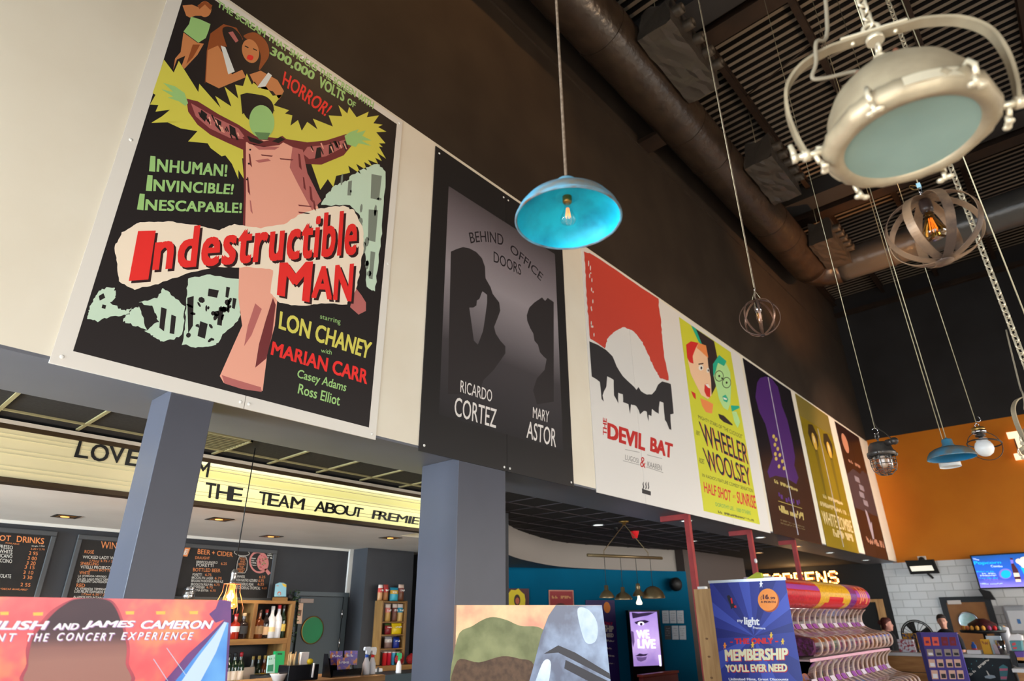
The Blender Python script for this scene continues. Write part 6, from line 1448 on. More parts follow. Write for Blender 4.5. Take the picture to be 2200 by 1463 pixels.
# ================================================================ ROOM WITH THE TEAL WALL
def teal_poster(label, p_tl, p_tr, hgt, m_, cat='poster', name='wall_poster', group=None):
    a0, b1 = FT.px(p_tl); a1, b1b = FT.px(p_tr); b1 = (b1+b1b)/2
    r = thing(name, FT.P((a0+a1)/2, b1-hgt), label, cat, group)
    MB().fbox(FT, a0, a1, b1-hgt, b1, 0.004, 0.02).build('panel', m_, r)
    return r, Frame(FT.P(0, 0, 0.02), FT.u, FT.v), a0, a1, b1
r, F, a0, a1, b1 = teal_poster('maroon poster with a yellow sunflower shape on the teal wall', (1078, 1262), (1135.5, 1267), 0.8, ink((74, 24, 34)))
t = MB(); t.ppoly(F, [(1000+x/3.82, 1080+y/3.82) for x, y in ((344, 800), (356, 740), (376, 714), (410, 718), (434, 704), (462, 734), (484, 752), (492, 800), (488, 850), (430, 880), (360, 850))], 0, 1); t.ppoly(F, [(1000+x/3.82, 1080+y/3.82) for x, y in ell(424, 800, 26, 48)], 1, 2); t.ppoly(F, [(1000+x/3.82, 1080+y/3.82) for x, y in ell(426, 806, 16, 28)], 2, 3)
t.build('poster_print', [ink((226, 200, 20)), ink((60, 24, 20)), ink((190, 90, 60))], r)
r, F, a0, a1, b1 = teal_poster('red poster with a cream border on the teal wall', (1178, 1267), (1231, 1268.5), 0.8, ink((200, 130, 110)))
t = MB(); t.apoly(F, [(a0+0.02, b1-0.78), (a1-0.02, b1-0.78), (a1-0.02, b1-0.02), (a0+0.02, b1-0.02)], 0, 1)
scrawl(t, F, [(a0+0.06, b1-0.10), (a1-0.06, b1-0.10), (a1-0.06, b1-0.15), (a0+0.06, b1-0.15)], 1, px=False, n=14); t.apoly(F, [(a0+0.14+0.16*math.cos(k*PI/8)+0.1, b1-0.36+0.13*math.sin(k*PI/8)) for k in range(16)], 2, 2)
t.build('poster_print', [ink((150, 30, 36)), ink((214, 150, 90)), ink((60, 20, 24))], r)
r, F, a0, a1, b1 = teal_poster('tall dark purple banner with an orange disc by the teal wall', (1257, 1289), (1319, 1290), 2.0, ink((44, 26, 96)), 'banner', 'roll_up_banner')
t = MB(); ce, cf = F.px((1304, 1305)); t.apoly(F, [(ce+0.075*math.cos(k*PI/10), cf+0.10*math.sin(k*PI/10)) for k in range(20)], 0, 1)
t.ptext(F, 'SHIP', [(1298, 1342), (1318, 1345), (1318, 1358), (1298, 1358)], 1, bold=0.04); t.ptext(F, 'NEED', [(1300, 1360), (1318, 1361), (1318, 1369), (1300, 1369)], 1, bold=0.04); t.ptext(F, 'ONLY', [(1298, 1335), (1316, 1337), (1316, 1343), (1298, 1343)], 2, bold=0.03)
for k in range(4): scrawl(t, F, [(1302, 1374+k*16), (1319, 1376+k*16), (1320, 1379+k*16), (1302, 1378+k*16)], 1, n=6, seed=k)
t.build('lettering', [ink((226, 126, 30)), ink((214, 204, 190)), ink((190, 30, 60))], r)
# digital totem
a0, b1 = FT.px((1350, 1311)); a1, _ = FT.px((1416, 1309)); zb_t = FT.px((1370, 1438))[1]
FTt = Frame(FT.P(0, 0, 0.12), FT.u, FT.v)
def tp_(p): return FTt.px(p)
a0, b1 = tp_((1350, 1311)); a1 = tp_((1416, 1309))[0]; s0, s1 = tp_((1352.5, 1315))[0], tp_((1411, 1314))[0]; sb = tp_((1372, 1431))[1]; stp = tp_((1380, 1314.5))[1]
r = thing('digital_totem', FT.P((a0+a1)/2, 0), 'black freestanding digital screen glowing lilac with bold white words', 'screen')
MB().fbox(FTt, a0, a1, 0.0, b1, -0.10, 0.0).build('housing', mat('totem_black', (14, 16, 18), 0.3), r)
scr = grad('lilac_screen', [(0.0, (150, 120, 190)), (0.4, (206, 176, 232)), (0.6, (190, 160, 226)), (1.0, (160, 130, 206))], 'Z', 0.9, 1.85, 0.3, emit=1.1, noise=0.5, nscale=5.0)
sc_ = MB().apoly(FTt, [(s0, sb), (s1, sb), (s1, stp), (s0, stp)], 0, 2).build('screen', scr, r)
FTs = Frame(FT.P(0, 0, 0.122), FT.u, FT.v); t = MB(); tg = lambda *ps: [(1000+x/3.82, 1080+y/3.82) for x, y in ps]
SI = [mat('screen_dark_violet', (64, 44, 84), 0.4, emit=0.5), mat('screen_mid_violet', (120, 92, 150), 0.4, emit=0.7), mat('screen_white', (246, 240, 255), 0.4, emit=1.6)]
t.ppoly(FTs, tg((1364, 900), (1420, 908), (1500, 900), (1560, 900), (1500, 925), (1420, 940), (1372, 950)), 0, 2)
t.ppoly(FTs, tg((1385, 980), (1420, 968), (1470, 962), (1510, 972), (1490, 985), (1440, 1000), (1400, 996)), 0, 2); t.ppoly(FTs, tg(*ell(1440, 992, 26, 16)), 2, 3); t.ppoly(FTs, tg(*ell(1442, 996, 12, 12)), 0, 4)
t.ppoly(FTs, tg((1392, 1258), (1430, 1236), (1460, 1244), (1500, 1238), (1480, 1256), (1440, 1262)), 0, 2); t.ppoly(FTs, tg((1400, 1266), (1450, 1268), (1490, 1262), (1480, 1290), (1440, 1306), (1412, 1294)), 1, 2)
t.ppoly(FTs, tg((1356, 1050), (1380, 1060), (1388, 1140), (1376, 1190), (1366, 1140)), 1, 2)
t.ptext(FTs, 'WE', tg((1402, 1048), (1506, 1044), (1512, 1114), (1408, 1112)), 2, layer=5, bold=0.04); t.ptext(FTs, 'LIVE', tg((1412, 1122), (1556, 1122), (1562, 1196), (1416, 1194)), 2, layer=5, bold=0.04)
t.ppoly(FTs, tg((1584, 1250), (1602, 1250), (1608, 1340), (1594, 1340)), 2, 3)
t.build('lettering', SI, sc_)
# paper notices
k = 0
for j, (y0_, y1_) in enumerate(((1311.5, 1339), (1344, 1374))):
    for i in range(3):
        x0_ = 1422+i*15.8+j*5; q4 = [(x0_, y0_+0.4), (x0_+14, y0_), (x0_+15.5, y1_), (x0_+1.5, y1_)]
        a = [FT.px(p) for p in q4]; dark = (j == 1 and i == 0)
        lbs = ('white A4 notice, top row end beside the screen', 'white A4 notice, middle of the top row', 'white A4 notice, top row end beside the wall corner', 'dark A4 notice in the lower row', 'white A4 notice, middle of the lower row', 'white A4 notice, lower row end beside the wall corner')
        r = thing('paper_notice', FT.P(*a[3]), lbs[k], 'notice', 'A4 notices on the teal wall'); k += 1
        MB().prism([FT.P(x, y, 0.003) for x, y in (a[3], a[2], a[1], a[0])], FT.n*0.003).build('sheet', ink((40, 46, 54) if dark else (196, 204, 212)), r)
        t = MB(); FN2 = Frame(FT.P(0, 0, 0.006), FT.u, FT.v)
        for s_ in range(4):
            xa, xb = q4[0][0]+3, q4[0][0]+12; yy = y0_+5+s_*5; scrawl(t, FN2, [(xa, yy), (xb, yy), (xb+0.3, yy+2.2), (xa+0.3, yy+2.2)], 0, n=5, seed=s_+k)
        t.build('lettering', ink((150, 156, 166) if not dark else (110, 112, 120)), r)
# speaker on the teal wall
a, b = FT.px((1443, 1256)); r = thing('wall_speaker', FT.P(a, b-0.12), 'black round wall speaker on a bracket high on the teal wall', 'speaker')
MB().lathe([(0.10, 0.06), (0.13, 0.10), (0.13, 0.18), (0.10, 0.22), (0, 0.22)], FT.P(a, b), 24, axis=FT.n, cap0=True).build('body', M_blackcord, r)
MB().cyl(FT.P(a+0.10, b+0.02, 0.0), FT.P(a+0.06, b+0.02, 0.10), 0.035).build('bracket', M_blackcord, r)
# red counter edge
q0, q1 = at_z((1373, 1452), 0.76), at_z((1500, 1449), 0.76)
r = thing('red_bench', ((q0.x+q1.x)/2, (q0.y+q1.y)/2, 0), 'low red upholstered bench back below the screen', 'bench')
MB().box((q0.x-0.02, q0.y, 0), (q0.x+0.08, q1.y+0.4, 0.74)).build('seat_back', mat('red_vinyl', (140, 32, 30), 0.35), r, bevel=0.02)
MB().box((q0.x-0.03, q0.y-0.02, 0.742), (q0.x+0.09, q1.y+0.42, 0.78)).build('rail', mat('orange_red_rail', (170, 60, 34), 0.4), r)
# bar pendant with four shades
M_br2 = mat('dull_bronze_metal', (112, 94, 66), 0.35, 0.6)
cc = at_z((1340, 1119), ZS+0.02); dist = (cc-EYE).length
r = thing('billiard_pendant', (cc.x, cc.y, 2.2), 'bronze rail pendant with four different metal shades and one glowing bulb', 'pendant lamp')
b0_, b1_ = at_d((1262, 1192), dist*0.955), at_d((1422, 1199.5), dist*1.035)
zb_ = (b0_.z+b1_.z)/2; b0_.z = b1_.z = zb_
MB().lathe([(0.0, -0.0), (0.075, -0.005), (0.075, -0.022), (0.03, -0.035), (0.02, -0.06), (0, -0.06)], cc, 24).build('ceiling_rose', M_brass, r)
MB().tube([b0_, b1_], 0.022, 14).build('rail', M_br2, r)
A_, B_ = b0_.lerp(b1_, 0.215), b0_.lerp(b1_, 0.81)
for e_ in (A_, B_): MB().tube([cc-Z3*0.05, e_+Z3*0.07, e_], 0.006, 6).build('suspension_rod', M_br2, r)
shades = [(0.215, 'cone', 0.105), (0.425, 'dome', 0.125), (0.63, 'bulb', 0.09), (0.83, 'bowl', 0.165)]
for f_, kind, R in shades:
    e_ = b0_.lerp(b1_, f_); d_ = {'cone': 0.56, 'dome': 0.58, 'bulb': 0.56, 'bowl': 0.56}[kind]; s0_ = V((e_.x, e_.y, zb_-d_))
    if kind == 'bowl': pr = [(R, 0), (R*0.99, 0.02), (R*0.85, R*0.5), (R*0.55, R*0.82), (R*0.2, R*0.98), (0, R)]
    elif kind == 'bulb': pr = [(R, 0.03), (R*0.7, 0.075), (0.035, 0.11), (0.03, 0.13), (0.04, 0.145), (0.028, 0.165), (0.03, 0.19), (0.0, 0.2)]
    else: pr = [(R, 0), (R*1.0, 0.012), (R*0.72, 0.06), (0.035, 0.095), (0.028, 0.10), (0.028, 0.16), (0, 0.165)]
    sh = MB().lathe(pr, s0_, 36); sh.lathe([(a*0.96, b-0.004) for a, b in pr[:3]], s0_, 36)
    sh = sh.build('shade', M_br2, r)
    MB().tube([s0_+Z3*(pr[-1][1]-0.005), V((e_.x, e_.y, zb_))], 0.004, 6).build('cord', M_blackcord, r)
    if kind == 'bulb':
        bulb_edison(s0_+Z3*0.03, 0.12, 0.042, mg=mat('glowing_opal_bulb', (255, 236, 200), 0.3, emit=5.0, emit_c=(255, 226, 180)), root=r)
# red detector and a sensor on the black ceiling
q = at_z((1363, 1140), ZS+0.02); r = thing('fire_beacon', q, 'small red beacon on the black ceiling behind the rail pendant', 'beacon')
MB().lathe([(0.075, -0.005), (0.07, -0.03), (0.045, -0.10), (0.04, -0.12), (0, -0.125)], q, 20).build('lens', mat('red_beacon_plastic', (200, 12, 24), 0.3, emit=0.25), r); MB().cyl(q, q-Z3*0.012, 0.08).build('base', M_blackcord, r)
q = at_z((1322, 1133), ZS+0.02); r = thing('ceiling_sensor', q, 'tiny black motion sensor on the black ceiling', 'sensor'); MB().lathe([(0.04, 0), (0.04, -0.02), (0.02, -0.05), (0, -0.055)], q, 16).build('body', M_blackcord, r)
# round downlights
M_cool = mat('cool_downlight_lens', (226, 236, 236), 0.2, emit=2.0, emit_c=(235, 240, 235)); M_dring = mat('downlight_chrome_ring', (150, 150, 150), 0.25, 0.9); M_warml = mat('warm_downlight_lens', (255, 206, 150), 0.2, emit=2.2, emit_c=(255, 190, 120))
lb = ['round downlight beside the rail pendant', 'round soffit downlight by the first red pole', 'round ceiling downlight behind the first red pole', 'round soffit downlight between the first two red poles', 'warm ceiling downlight behind the second red pole', 'warm soffit downlight just past the third red pole', 'small soffit downlight under the olive poster', 'soffit downlight under the dark brown poster']
protos = {}
for i, (p, z) in enumerate((((1285, 1127), ZS+0.02), ((1475, 1118), ZS), ((1488, 1162), ZS+0.02), ((1633, 1154), ZS), ((1630, 1187), ZS+0.02), ((1712, 1173), ZS), ((1783, 1187), ZS), ((1860, 1203), ZS))):
    q = at_z(p, z); warm = i in (4, 5)
    if warm not in protos:
        r = thing('round_downlight', q, lb[i], 'downlight', 'round downlights under the posters')
        MB().lathe([(0.085, -0.002), (0.105, -0.004), (0.10, -0.012), (0.08, -0.012)], q, 28).build('ring', M_dring, r)
        MB().lathe([(0.0, -0.006), (0.082, -0.006)], q, 28).build('lens', M_warml if warm else M_cool, r); protos[warm] = r
    else: dup(protos[warm], q, label=lb[i])

# ================================================================ RED POLES, WOOD POST, ROLL-UP BANNER
M_redsteel = mat('dusty_red_steel', (166, 58, 56), 0.55, c2=(140, 46, 46), scale=4.0)
for i, (xx, yy, ar) in enumerate(((-4.06, 8.19, 0.40), (-4.13, 10.49, 0.34), (-4.13, 12.53, 0.27))):
    r = thing('red_pole', (xx, yy, 0), ('red square steel pole nearest the wide pillar, arm at its top', 'red square steel pole rising behind the lime green wedge', 'red square steel pole in front of the lit letters, furthest along')[i].replace('nearest', 'closer to').replace(', furthest along', '').replace('closer to the wide pillar', 'by the wood post'), 'pole', 'red steel poles under the soffit')
    MB().box((xx-0.035, yy-0.035, 0), (xx+0.035, yy+0.035, ZS-0.002)).build('post', M_redsteel, r)
    MB().box((xx-ar, yy-0.034, ZS-0.075), (xx-0.035, yy+0.034, ZS-0.003)).build('arm', M_redsteel, r)
    MB().box((xx-ar+0.02, yy-0.03, 1.9), (xx-ar+0.03, yy+0.03, 1.91)) if False else None
q = at_x((1637, 1207), -4.09); r = thing('pole_clip', (-4.09, 10.49, q.z), 'white tape knot on the second red pole', 'clip'); MB().sphere((-4.085, 10.452, q.z), 0.024, 10, sz=1.6).build('knot', ink((226, 220, 216)), r)
M_oak = mat('pale_oak_board', (190, 148, 96), 0.5, c2=(164, 122, 74), scale=4.0, detail=8, stretch=(5, 5, 0.5), ramp=(0.35, 0.65))
w0, w1 = at_y((1490, 1266), 8.0), at_y((1531, 1266), 8.0)
r = thing('wood_panel_post', ((w0.x+w1.x)/2, 8.0, 0), 'pale oak panel post between the red pole and the blue banner', 'panel')
MB().box((w0.x, 8.0, 0), (w1.x+0.05, 8.12, w0.z)).build('board', M_oak, r)
kb = MB()
for z in (1.45, 1.25, 1.02): kb.poly([(w0.x+0.10+0.02*math.cos(k*PI/5), 7.9985, z+0.012*math.sin(k*PI/5)) for k in range(10)])
kb.build('knot_pattern', ink((120, 84, 50)), r)
# banner
YBn = 7.35; n0, n1 = at_y((1524, 1250), YBn), at_y((1686, 1243.5), YBn); ZBn = (n0.z+n1.z)/2
FBn = Frame((n0.x, YBn, 0), (1, 0, 0), Z3); wB = n1.x-n0.x
r = thing('roll_up_banner', ((n0.x+n1.x)/2, YBn, 0), 'bright blue roll-up membership banner with an orange price disc', 'banner')
MB().fbox(FBn, 0, wB, 0.08, ZBn-0.012, -0.004, 0.0).build('fabric', ink((48, 58, 146), 0.45), r)
MB().fbox(FBn, -0.01, wB+0.01, ZBn-0.014, ZBn+0.014, -0.015, 0.012).build('top_rail', mat('satin_aluminium', (200, 202, 206), 0.3, 0.8), r)
MB().fbox(FBn, -0.01, wB+0.01, 0.0, 0.08, -0.09, 0.09).build('base', MATS['satin_aluminium'], r, bevel=0.01)
MB().box((n0.x+wB/2-0.01, YBn+0.03, 0.05), (n0.x+wB/2+0.01, YBn+0.045, ZBn)).build('support_pole', MATS['satin_aluminium'], r)
t = MB(); BI = [ink(c_, 0.45) for c_ in ((68, 84, 182), (38, 46, 122), (244, 146, 58), (176, 78, 34), (96, 30, 24), (240, 240, 246), (214, 34, 44), (232, 226, 190), (206, 44, 44), (30, 24, 40), (232, 190, 60))]
ox, oy = wB*0.50, 1.50
ang = [0.10, 0.30, 0.55, 0.78, 1.02, 1.28, 1.5, 1.72, 1.95, 2.2, 2.46, 2.7, 2.95, 3.2, 3.5, 3.8, 4.1, 4.4, 4.75, 5.1, 5.45, 5.8]
def clip_ray(a):
    dx, dy = math.cos(a), math.sin(a); L = 9
    for lim, d in ((wB-ox, dx), (-ox, dx)):
        if d*lim > 0: L = min(L, lim/d)
    for lim, d in ((ZBn-0.014-oy, dy), (0.1-oy, dy)):
        if d*lim > 0: L = min(L, lim/d)
    return (ox+dx*L, oy+dy*L)
for k in range(0, len(ang)-1, 2):
    t.apoly(FBn, [(ox, oy)] + [clip_ray(ang[k]+(ang[k+1]-ang[k])*j/4) for j in range(5)], 0 if k % 4 else 1, 1)
cb_ = lambda *ps: [(1500+x/5.5, 1200+y/5.5) for x, y in ps]
t.ppoly(FBn, cb_(*ell(840, 500, 118, 134, -0.05)), 3, 2); t.ppoly(FBn, cb_(*ell(824, 486, 118, 132, -0.05)), 2, 3)
tb = lambda s_, *q_, m_=5, **k: t.ptext(FBn, s_, cb_(*q_), m_, **{'layer': 4, **k})
tb('16', (762, 424), (832, 424), (838, 482), (764, 482), m_=4, bold=0.06); tb('.99', (842, 452), (910, 454), (914, 482), (844, 482), m_=4, bold=0.05); tb('£', (738, 440), (752, 440), (754, 486), (740, 486), m_=4, bold=0.03); tb('A MONTH', (738, 498), (916, 500), (918, 526), (742, 526), m_=4, bold=0.05)
tb('my', (462, 722), (530, 724), (532, 766), (466, 762), bold=0.02); tb('light', (540, 690), (722, 696), (730, 816), (546, 806), bold=0.04); tb('Premiere', (648, 800), (794, 812), (796, 838), (650, 830), bold=0.02)
tb('- THE ONLY -', (376, 944), (944, 934), (948, 1004), (380, 1010), m_=6, bold=0.06)
for dx, m_, ly in ((9, 8, 4), (0, 7, 6)):
    sh_ = lambda q_: [(x+dx, y+dx) for x, y in q_]
    t.ptext(FBn, 'MEMBERSHIP', cb_(*sh_([(312, 1074), (1060, 1054), (1066, 1194), (322, 1212)])), m_, layer=ly, bold=0.05)
    t.ptext(FBn, "YOU'LL EVER NEED", cb_(*sh_([(318, 1250), (1050, 1238), (1052, 1336), (330, 1340)])), m_, layer=ly, bold=0.05)
tb('Unlimited Films, Great Discounts', (360, 1408), (1066, 1412), (1068, 1446), (364, 1446), bold=0.03)
# tiny plain figures printed between the words
for (x, y_, c_) in ((316, 1030, 2), (644, 1020, 10), (1000, 980, 10), (864, 906, 10), (744, 300, 5)):
    t.ppoly(FBn, cb_(*ell(x, y_-26, 9, 11)), c_, 5); t.ppoly(FBn, cb_((x-22, y_), (x-8, y_-16), (x+8, y_-16), (x+24, y_-6), (x+10, y_+6), (x+14, y_+44), (x+2, y_+20), (x-14, y_+44), (x-10, y_+6)), c_, 5)
t.ppoly(FBn, cb_((340, 440), (366, 430), (400, 470), (420, 530), (456, 570), (440, 590), (410, 580), (390, 600), (376, 540), (356, 500)), 9, 5); t.ppoly(FBn, cb_((382, 470), (400, 464), (412, 530), (396, 534)), 6, 6); t.ppoly(FBn, cb_((424, 560), (450, 552), (456, 578), (432, 582)), 6, 6)
t.build('lettering', BI, r)
q = at_y((1518, 1262), 8.2); r = thing('white_bracket', (q.x, 8.1, q.z), 'small white bracket on the oak post top', 'bracket'); MB().box((q.x-0.04, 8.02, w0.z+0.001), (q.x+0.06, 8.1, w0.z+0.03)).build('body', ink((226, 224, 220)), r)

# ================================================================ PICK AND MIX STAND
M_acr = glass('clear_acrylic', (235, 225, 225), 0.30, 0.08)
xH, y0c, y1c = -3.30, 9.0, 13.0
r = thing('candy_stand', (xH, (y0c+y1c)/2, 0), 'tiered pick and mix sweet stand with a curved printed header and clear bins', 'display stand')
hp = []                              # header arc profile in x-z, bulging towards the room
for k in range(15):
    a = PI*0.62 - k*(PI*1.08)/14; hp.append((xH-0.12+0.26*math.cos(a), 2.0+0.205*math.sin(a)))
cols = [((196, 40, 48), 9.0, 9.7), ((206, 46, 50), 9.7, 10.35), ((232, 178, 44), 10.35, 11.85), ((128, 44, 124), 11.85, 12.2), ((196, 48, 64), 12.2, 13.0)]
hd = MB()
for ci, (c_, ya_, yb_) in enumerate(cols):
    hd.rings([[V((x, ya_, z)) for x, z in hp], [V((x, yb_, z)) for x, z in hp]], closed=False, mi=ci, smooth=True, cap0=False, cap1=False)
hob = hd.build('curved_header', [mat('header_print_%d' % i, c_, 0.18, spec=0.6, c2=tuple(int(v*0.84) for v in c_), scale=30.0) for i, (c_, _, _) in enumerate(cols)], r)
# printed purple stripe and red M-like wave of shapes on the header
hb = MB()
def hpoint(y, t_, off=0.004):
    f = t_*(len(hp)-1); i = min(int(f), len(hp)-2); g = f-i; x = hp[i][0]*(1-g)+hp[i+1][0]*g; z = hp[i][1]*(1-g)+hp[i+1][1]*g
    n = V((x-(xH-0.12), 0, z-2.0)).normalized(); return V((x, y, z))+n*off
def hband(y0_, y1_, ta, tb_, m_, off=0.003, n=8):
    hb.rings([[hpoint(y0_, ta+(tb_-ta)*k/n, off) for k in range(n+1)], [hpoint(y1_, ta+(tb_-ta)*k/n, off) for k in range(n+1)]], closed=False, mi=m_, smooth=True, cap0=False, cap1=False)
hband(9.01, 10.34, 0.42, 0.52, 0); hband(12.21, 12.98, 0.44, 0.6, 0); hband(10.75, 11.45, 0.62, 0.98, 1); hband(10.6, 10.75, 0.75, 0.98, 1); hband(11.45, 11.6, 0.75, 0.98, 1)
for k in range(4): hband(12.4+k*0.12, 12.46+k*0.12, 0.34+0.08*(k % 2), 0.74-0.06*(k % 3), 2, 0.005)
hb.build('poster_print', [ink((150, 60, 150), 0.2), ink((200, 36, 40), 0.2), ink((240, 150, 90), 0.2)], r)
for ye in (y0c, y1c):
    en = [V((x, ye, z)) for x, z in hp]+[V((xH-0.42, ye, 1.80)), V((xH-0.42, ye, 2.2))]
    MB().prism(en, (0, 0.012 if ye == y1c else -0.012, 0)).build('end_panel', mat('chrome_edge_acrylic', (170, 160, 165), 0.15, 0.5), r)
MB().tube([V((hp[-1][0]+0.01, y0c, hp[-1][1])), V((hp[-1][0]+0.01, y1c, hp[-1][1]))], 0.012, 8).build('header_lip_trim', M_chrome, r)
# stepped body: three tiers of clear bins, each tier projecting further
tiers = [(1.80, 1.20, -3.24), (1.17, 0.60, -2.98), (0.57, 0.10, -2.72)]
candy_cols = [(150, 30, 34), (196, 120, 50), (66, 40, 28), (200, 60, 110), (60, 120, 60), (226, 190, 70), (120, 50, 120), (216, 210, 200), (180, 70, 40), (90, 60, 44), (70, 110, 170)]
MB().box((-3.9, y0c, 0.0), (-3.44, y1c, 2.0)).build('back_body', mat('stand_plum_laminate', (70, 36, 62), 0.35), r)
M_div = mat('divider_highlight_pale', (236, 206, 186), 0.15, spec=0.8)  # pale opaque colour stands in for bright highlights on clear dividers
nb = 16; bw = (y1c-y0c-0.1)/nb
rg = random.Random(21)
for ti, (zt2, zb2, xf) in enumerate(tiers):
    # S-curved clear front of a bin in x-z: concave neck above a rounded bowl
    S_ = [(xf-0.03, zt2), (xf-0.10, zt2-0.07), (xf-0.125, zt2-0.16), (xf-0.10, zt2-0.25), (xf+0.02, zt2-0.315), (xf+0.20, zt2-0.345), (xf+0.275, zt2-0.39), (xf+0.285, zb2+0.10), (xf+0.22, zb2+0.03), (xf+0.06, zb2)]
    sm2 = smooth_curve([V((x, 0, z)) for x, z in S_], 4)
    MB().box((-3.44, y0c, zb2-0.025), (xf+0.20, y1c, zb2-0.004)).build('tier_shelf', mat('tier_pale_shelf', (196, 176, 180), 0.3), r)
    MB().fbox(Frame((xf+0.20, 0, 0), (0, 1, 0), Z3), y0c, y1c, zb2-0.03, zb2+0.004, 0, 0.008).build('tier_lip', mat('pink_tier_lip', (206, 160, 176), 0.25), r)
    if ti < 2: MB().box((-3.44, y0c, zb2-0.6), (xf-0.2, y1c, zb2-0.03)).build('tier_back', mat('tier_dark_back', (40, 26, 30), 0.5), r)
    for k in range(nb):
        a0_, a1_ = y0c+0.05+k*bw, y0c+0.05+(k+1)*bw-0.022
        bn = MB(); bn.rings([[V((p_.x, a0_, p_.z)) for p_ in sm2], [V((p_.x, a1_, p_.z)) for p_ in sm2]], closed=False, smooth=True, cap0=False, cap1=False)
        b_o = bn.build('sweet_bin', M_acr, r)
        out_ = [V((p_.x+0.012, a1_+0.003, p_.z)) for p_ in sm2]; inn_ = [V((p_.x-0.05, a1_+0.003, p_.z-0.004)) for p_ in sm2]
        MB().rings([[o_, i_, i_+V((0, 0.017, 0)), o_+V((0, 0.017, 0))] for o_, i_ in zip(out_, inn_)], True, 0, False).build('bin_divider', M_div, b_o)
        c_ = rg.choice(candy_cols); cd = MB()
        xs_ = [xf-0.22, xf-0.15, xf-0.07, xf+0.06, xf+0.20, xf+0.262, xf+0.262, xf+0.20, xf-0.22]; zs_ = [zt2-0.15, zt2-0.24, zt2-0.31, zt2-0.352, zt2-0.372, zt2-0.40, zb2+0.11, zb2+0.045, zb2+0.02]
        cd.rings([[V((x, a0_+0.006, z+rg.uniform(-.004, .004))) for x, z in zip(xs_, zs_)], [V((x, (a0_+a1_)/2, z+(0.012 if i_ < 5 else 0))) for i_, (x, z) in enumerate(zip(xs_, zs_))], [V((x, a1_-0.006, z+rg.uniform(-.004, .004))) for x, z in zip(xs_, zs_)]], True, 0, False)
        co = cd.build('loose_sweets', mat('sweets_%d_%d_%d' % c_, c_, 0.35, c2=rg.choice(candy_cols), scale=28.0, bump=0.8, bscale=40.0), b_o); co['kind'] = 'stuff'
        MB().add([V((xf-0.108, a0_+0.02, zt2-0.20)), V((xf-0.108, a1_-0.02, zt2-0.20)), V((xf-0.075, a1_-0.02, zt2-0.262)), V((xf-0.075, a0_+0.02, zt2-0.262))], [(0, 1, 2, 3)]).build('price_ticket', ink((128, 64, 140) if k % 3 else (196, 186, 200), 0.3), b_o)
# lime green wedge sign on the stand
q4 = [at_y(p, 8.93) for p in ((1592, 1252), (1596, 1248), (1626, 1229), (1634, 1231), (1640, 1252))]
o = MB().prism(q4, (0, 0.06, 0)).build('wedge_sign', ink((190, 200, 44), 0.4)); tag(o, 'lime green wedge shape poking up behind the blue banner', 'sign')

# ================================================================ LIT LETTERS in the dark corridor
YS = 19.9
FSg = Frame((0, YS, 0), (1, 0, 0), Z3)
dots = {'S': ['.###.', '#...#', '#....', '.###.', '....#', '#...#', '.###.'], 'C': ['.###.', '#...#', '#....', '#....', '#....', '#...#', '.###.'], 'R': ['####.', '#...#', '#...#', '####.', '#.#..', '#..#.', '#...#'], 'E': ['#####', '#....', '#....', '####.', '#....', '#....', '#####'], 'N': ['#...#', '##..#', '##..#', '#.#.#', '#..##', '#..##', '#...#']}
M_lamp = mat('warm_letter_bulb', (255, 214, 150), 0.3, emit=7.0, emit_c=(255, 190, 110)); M_can = mat('letter_can_tan', (140, 92, 48), 0.5, emit=0.25, emit_c=(255, 160, 70))
e0, e1 = FSg.px((1656, 1226)), FSg.px((1803, 1226)); zt3 = e1[1]; zb3 = FSg.px((1800, 1255))[1]; hh = zt3-zb3
r = thing('lit_letter_sign', (FSg.P((e0[0]+e1[0])/2, zb3)), 'row of warm bulb-lit capital letters on the dark corridor wall', 'sign')
wl = (e1[0]-e0[0])/6.0*0.985; xs0 = e1[0]-7*wl
for i, ch in enumerate('SCREENS'):
    x0 = xs0+i*wl
    lo = MB().atext(FSg, ch, [(x0, zt3), (x0+wl*0.86, zt3), (x0+wl*0.86, zb3), (x0, zb3)], 0, layer=10, bold=0.05, thick=0.03).build('letter', M_can, r)
    for j, rw in enumerate(dots[ch]):
        for k, c_ in enumerate(rw):
            if c_ == '#':
                bm = MB().sphere(FSg.P(x0+wl*0.86*(0.1+k*0.2), zt3-hh*(0.05+j*0.15), 0.05), 0.026, 8)
                bm.build('bulb', M_lamp, lo)
point_light('letters_glow', (e0[0]+0.9, YS-0.45, 2.72), 36, (1.0, 0.60, 0.26), 0.3)
# doorway under the letters
struct('door_2', MB().box((-5.35, YF-0.07, 0), (-4.75, YF-0.04, 2.05)), M_blk)
struct('door_2_frame', MB().box((-4.72, YF-0.12, 0), (-4.55, YF-0.04, 2.12)).box((-5.6, YF-0.12, 2.05), (-4.72, YF-0.04, 2.12)), M_oak)
# ================================================================ FAR KIOSK against the tiled wall
FK = Frame((0, YF-0.012, 0), (1, 0, 0), Z3)      # face of the tiled and orange wall
ck = lambda x, y: (1860+x/4.674, 1150+y/4.674)
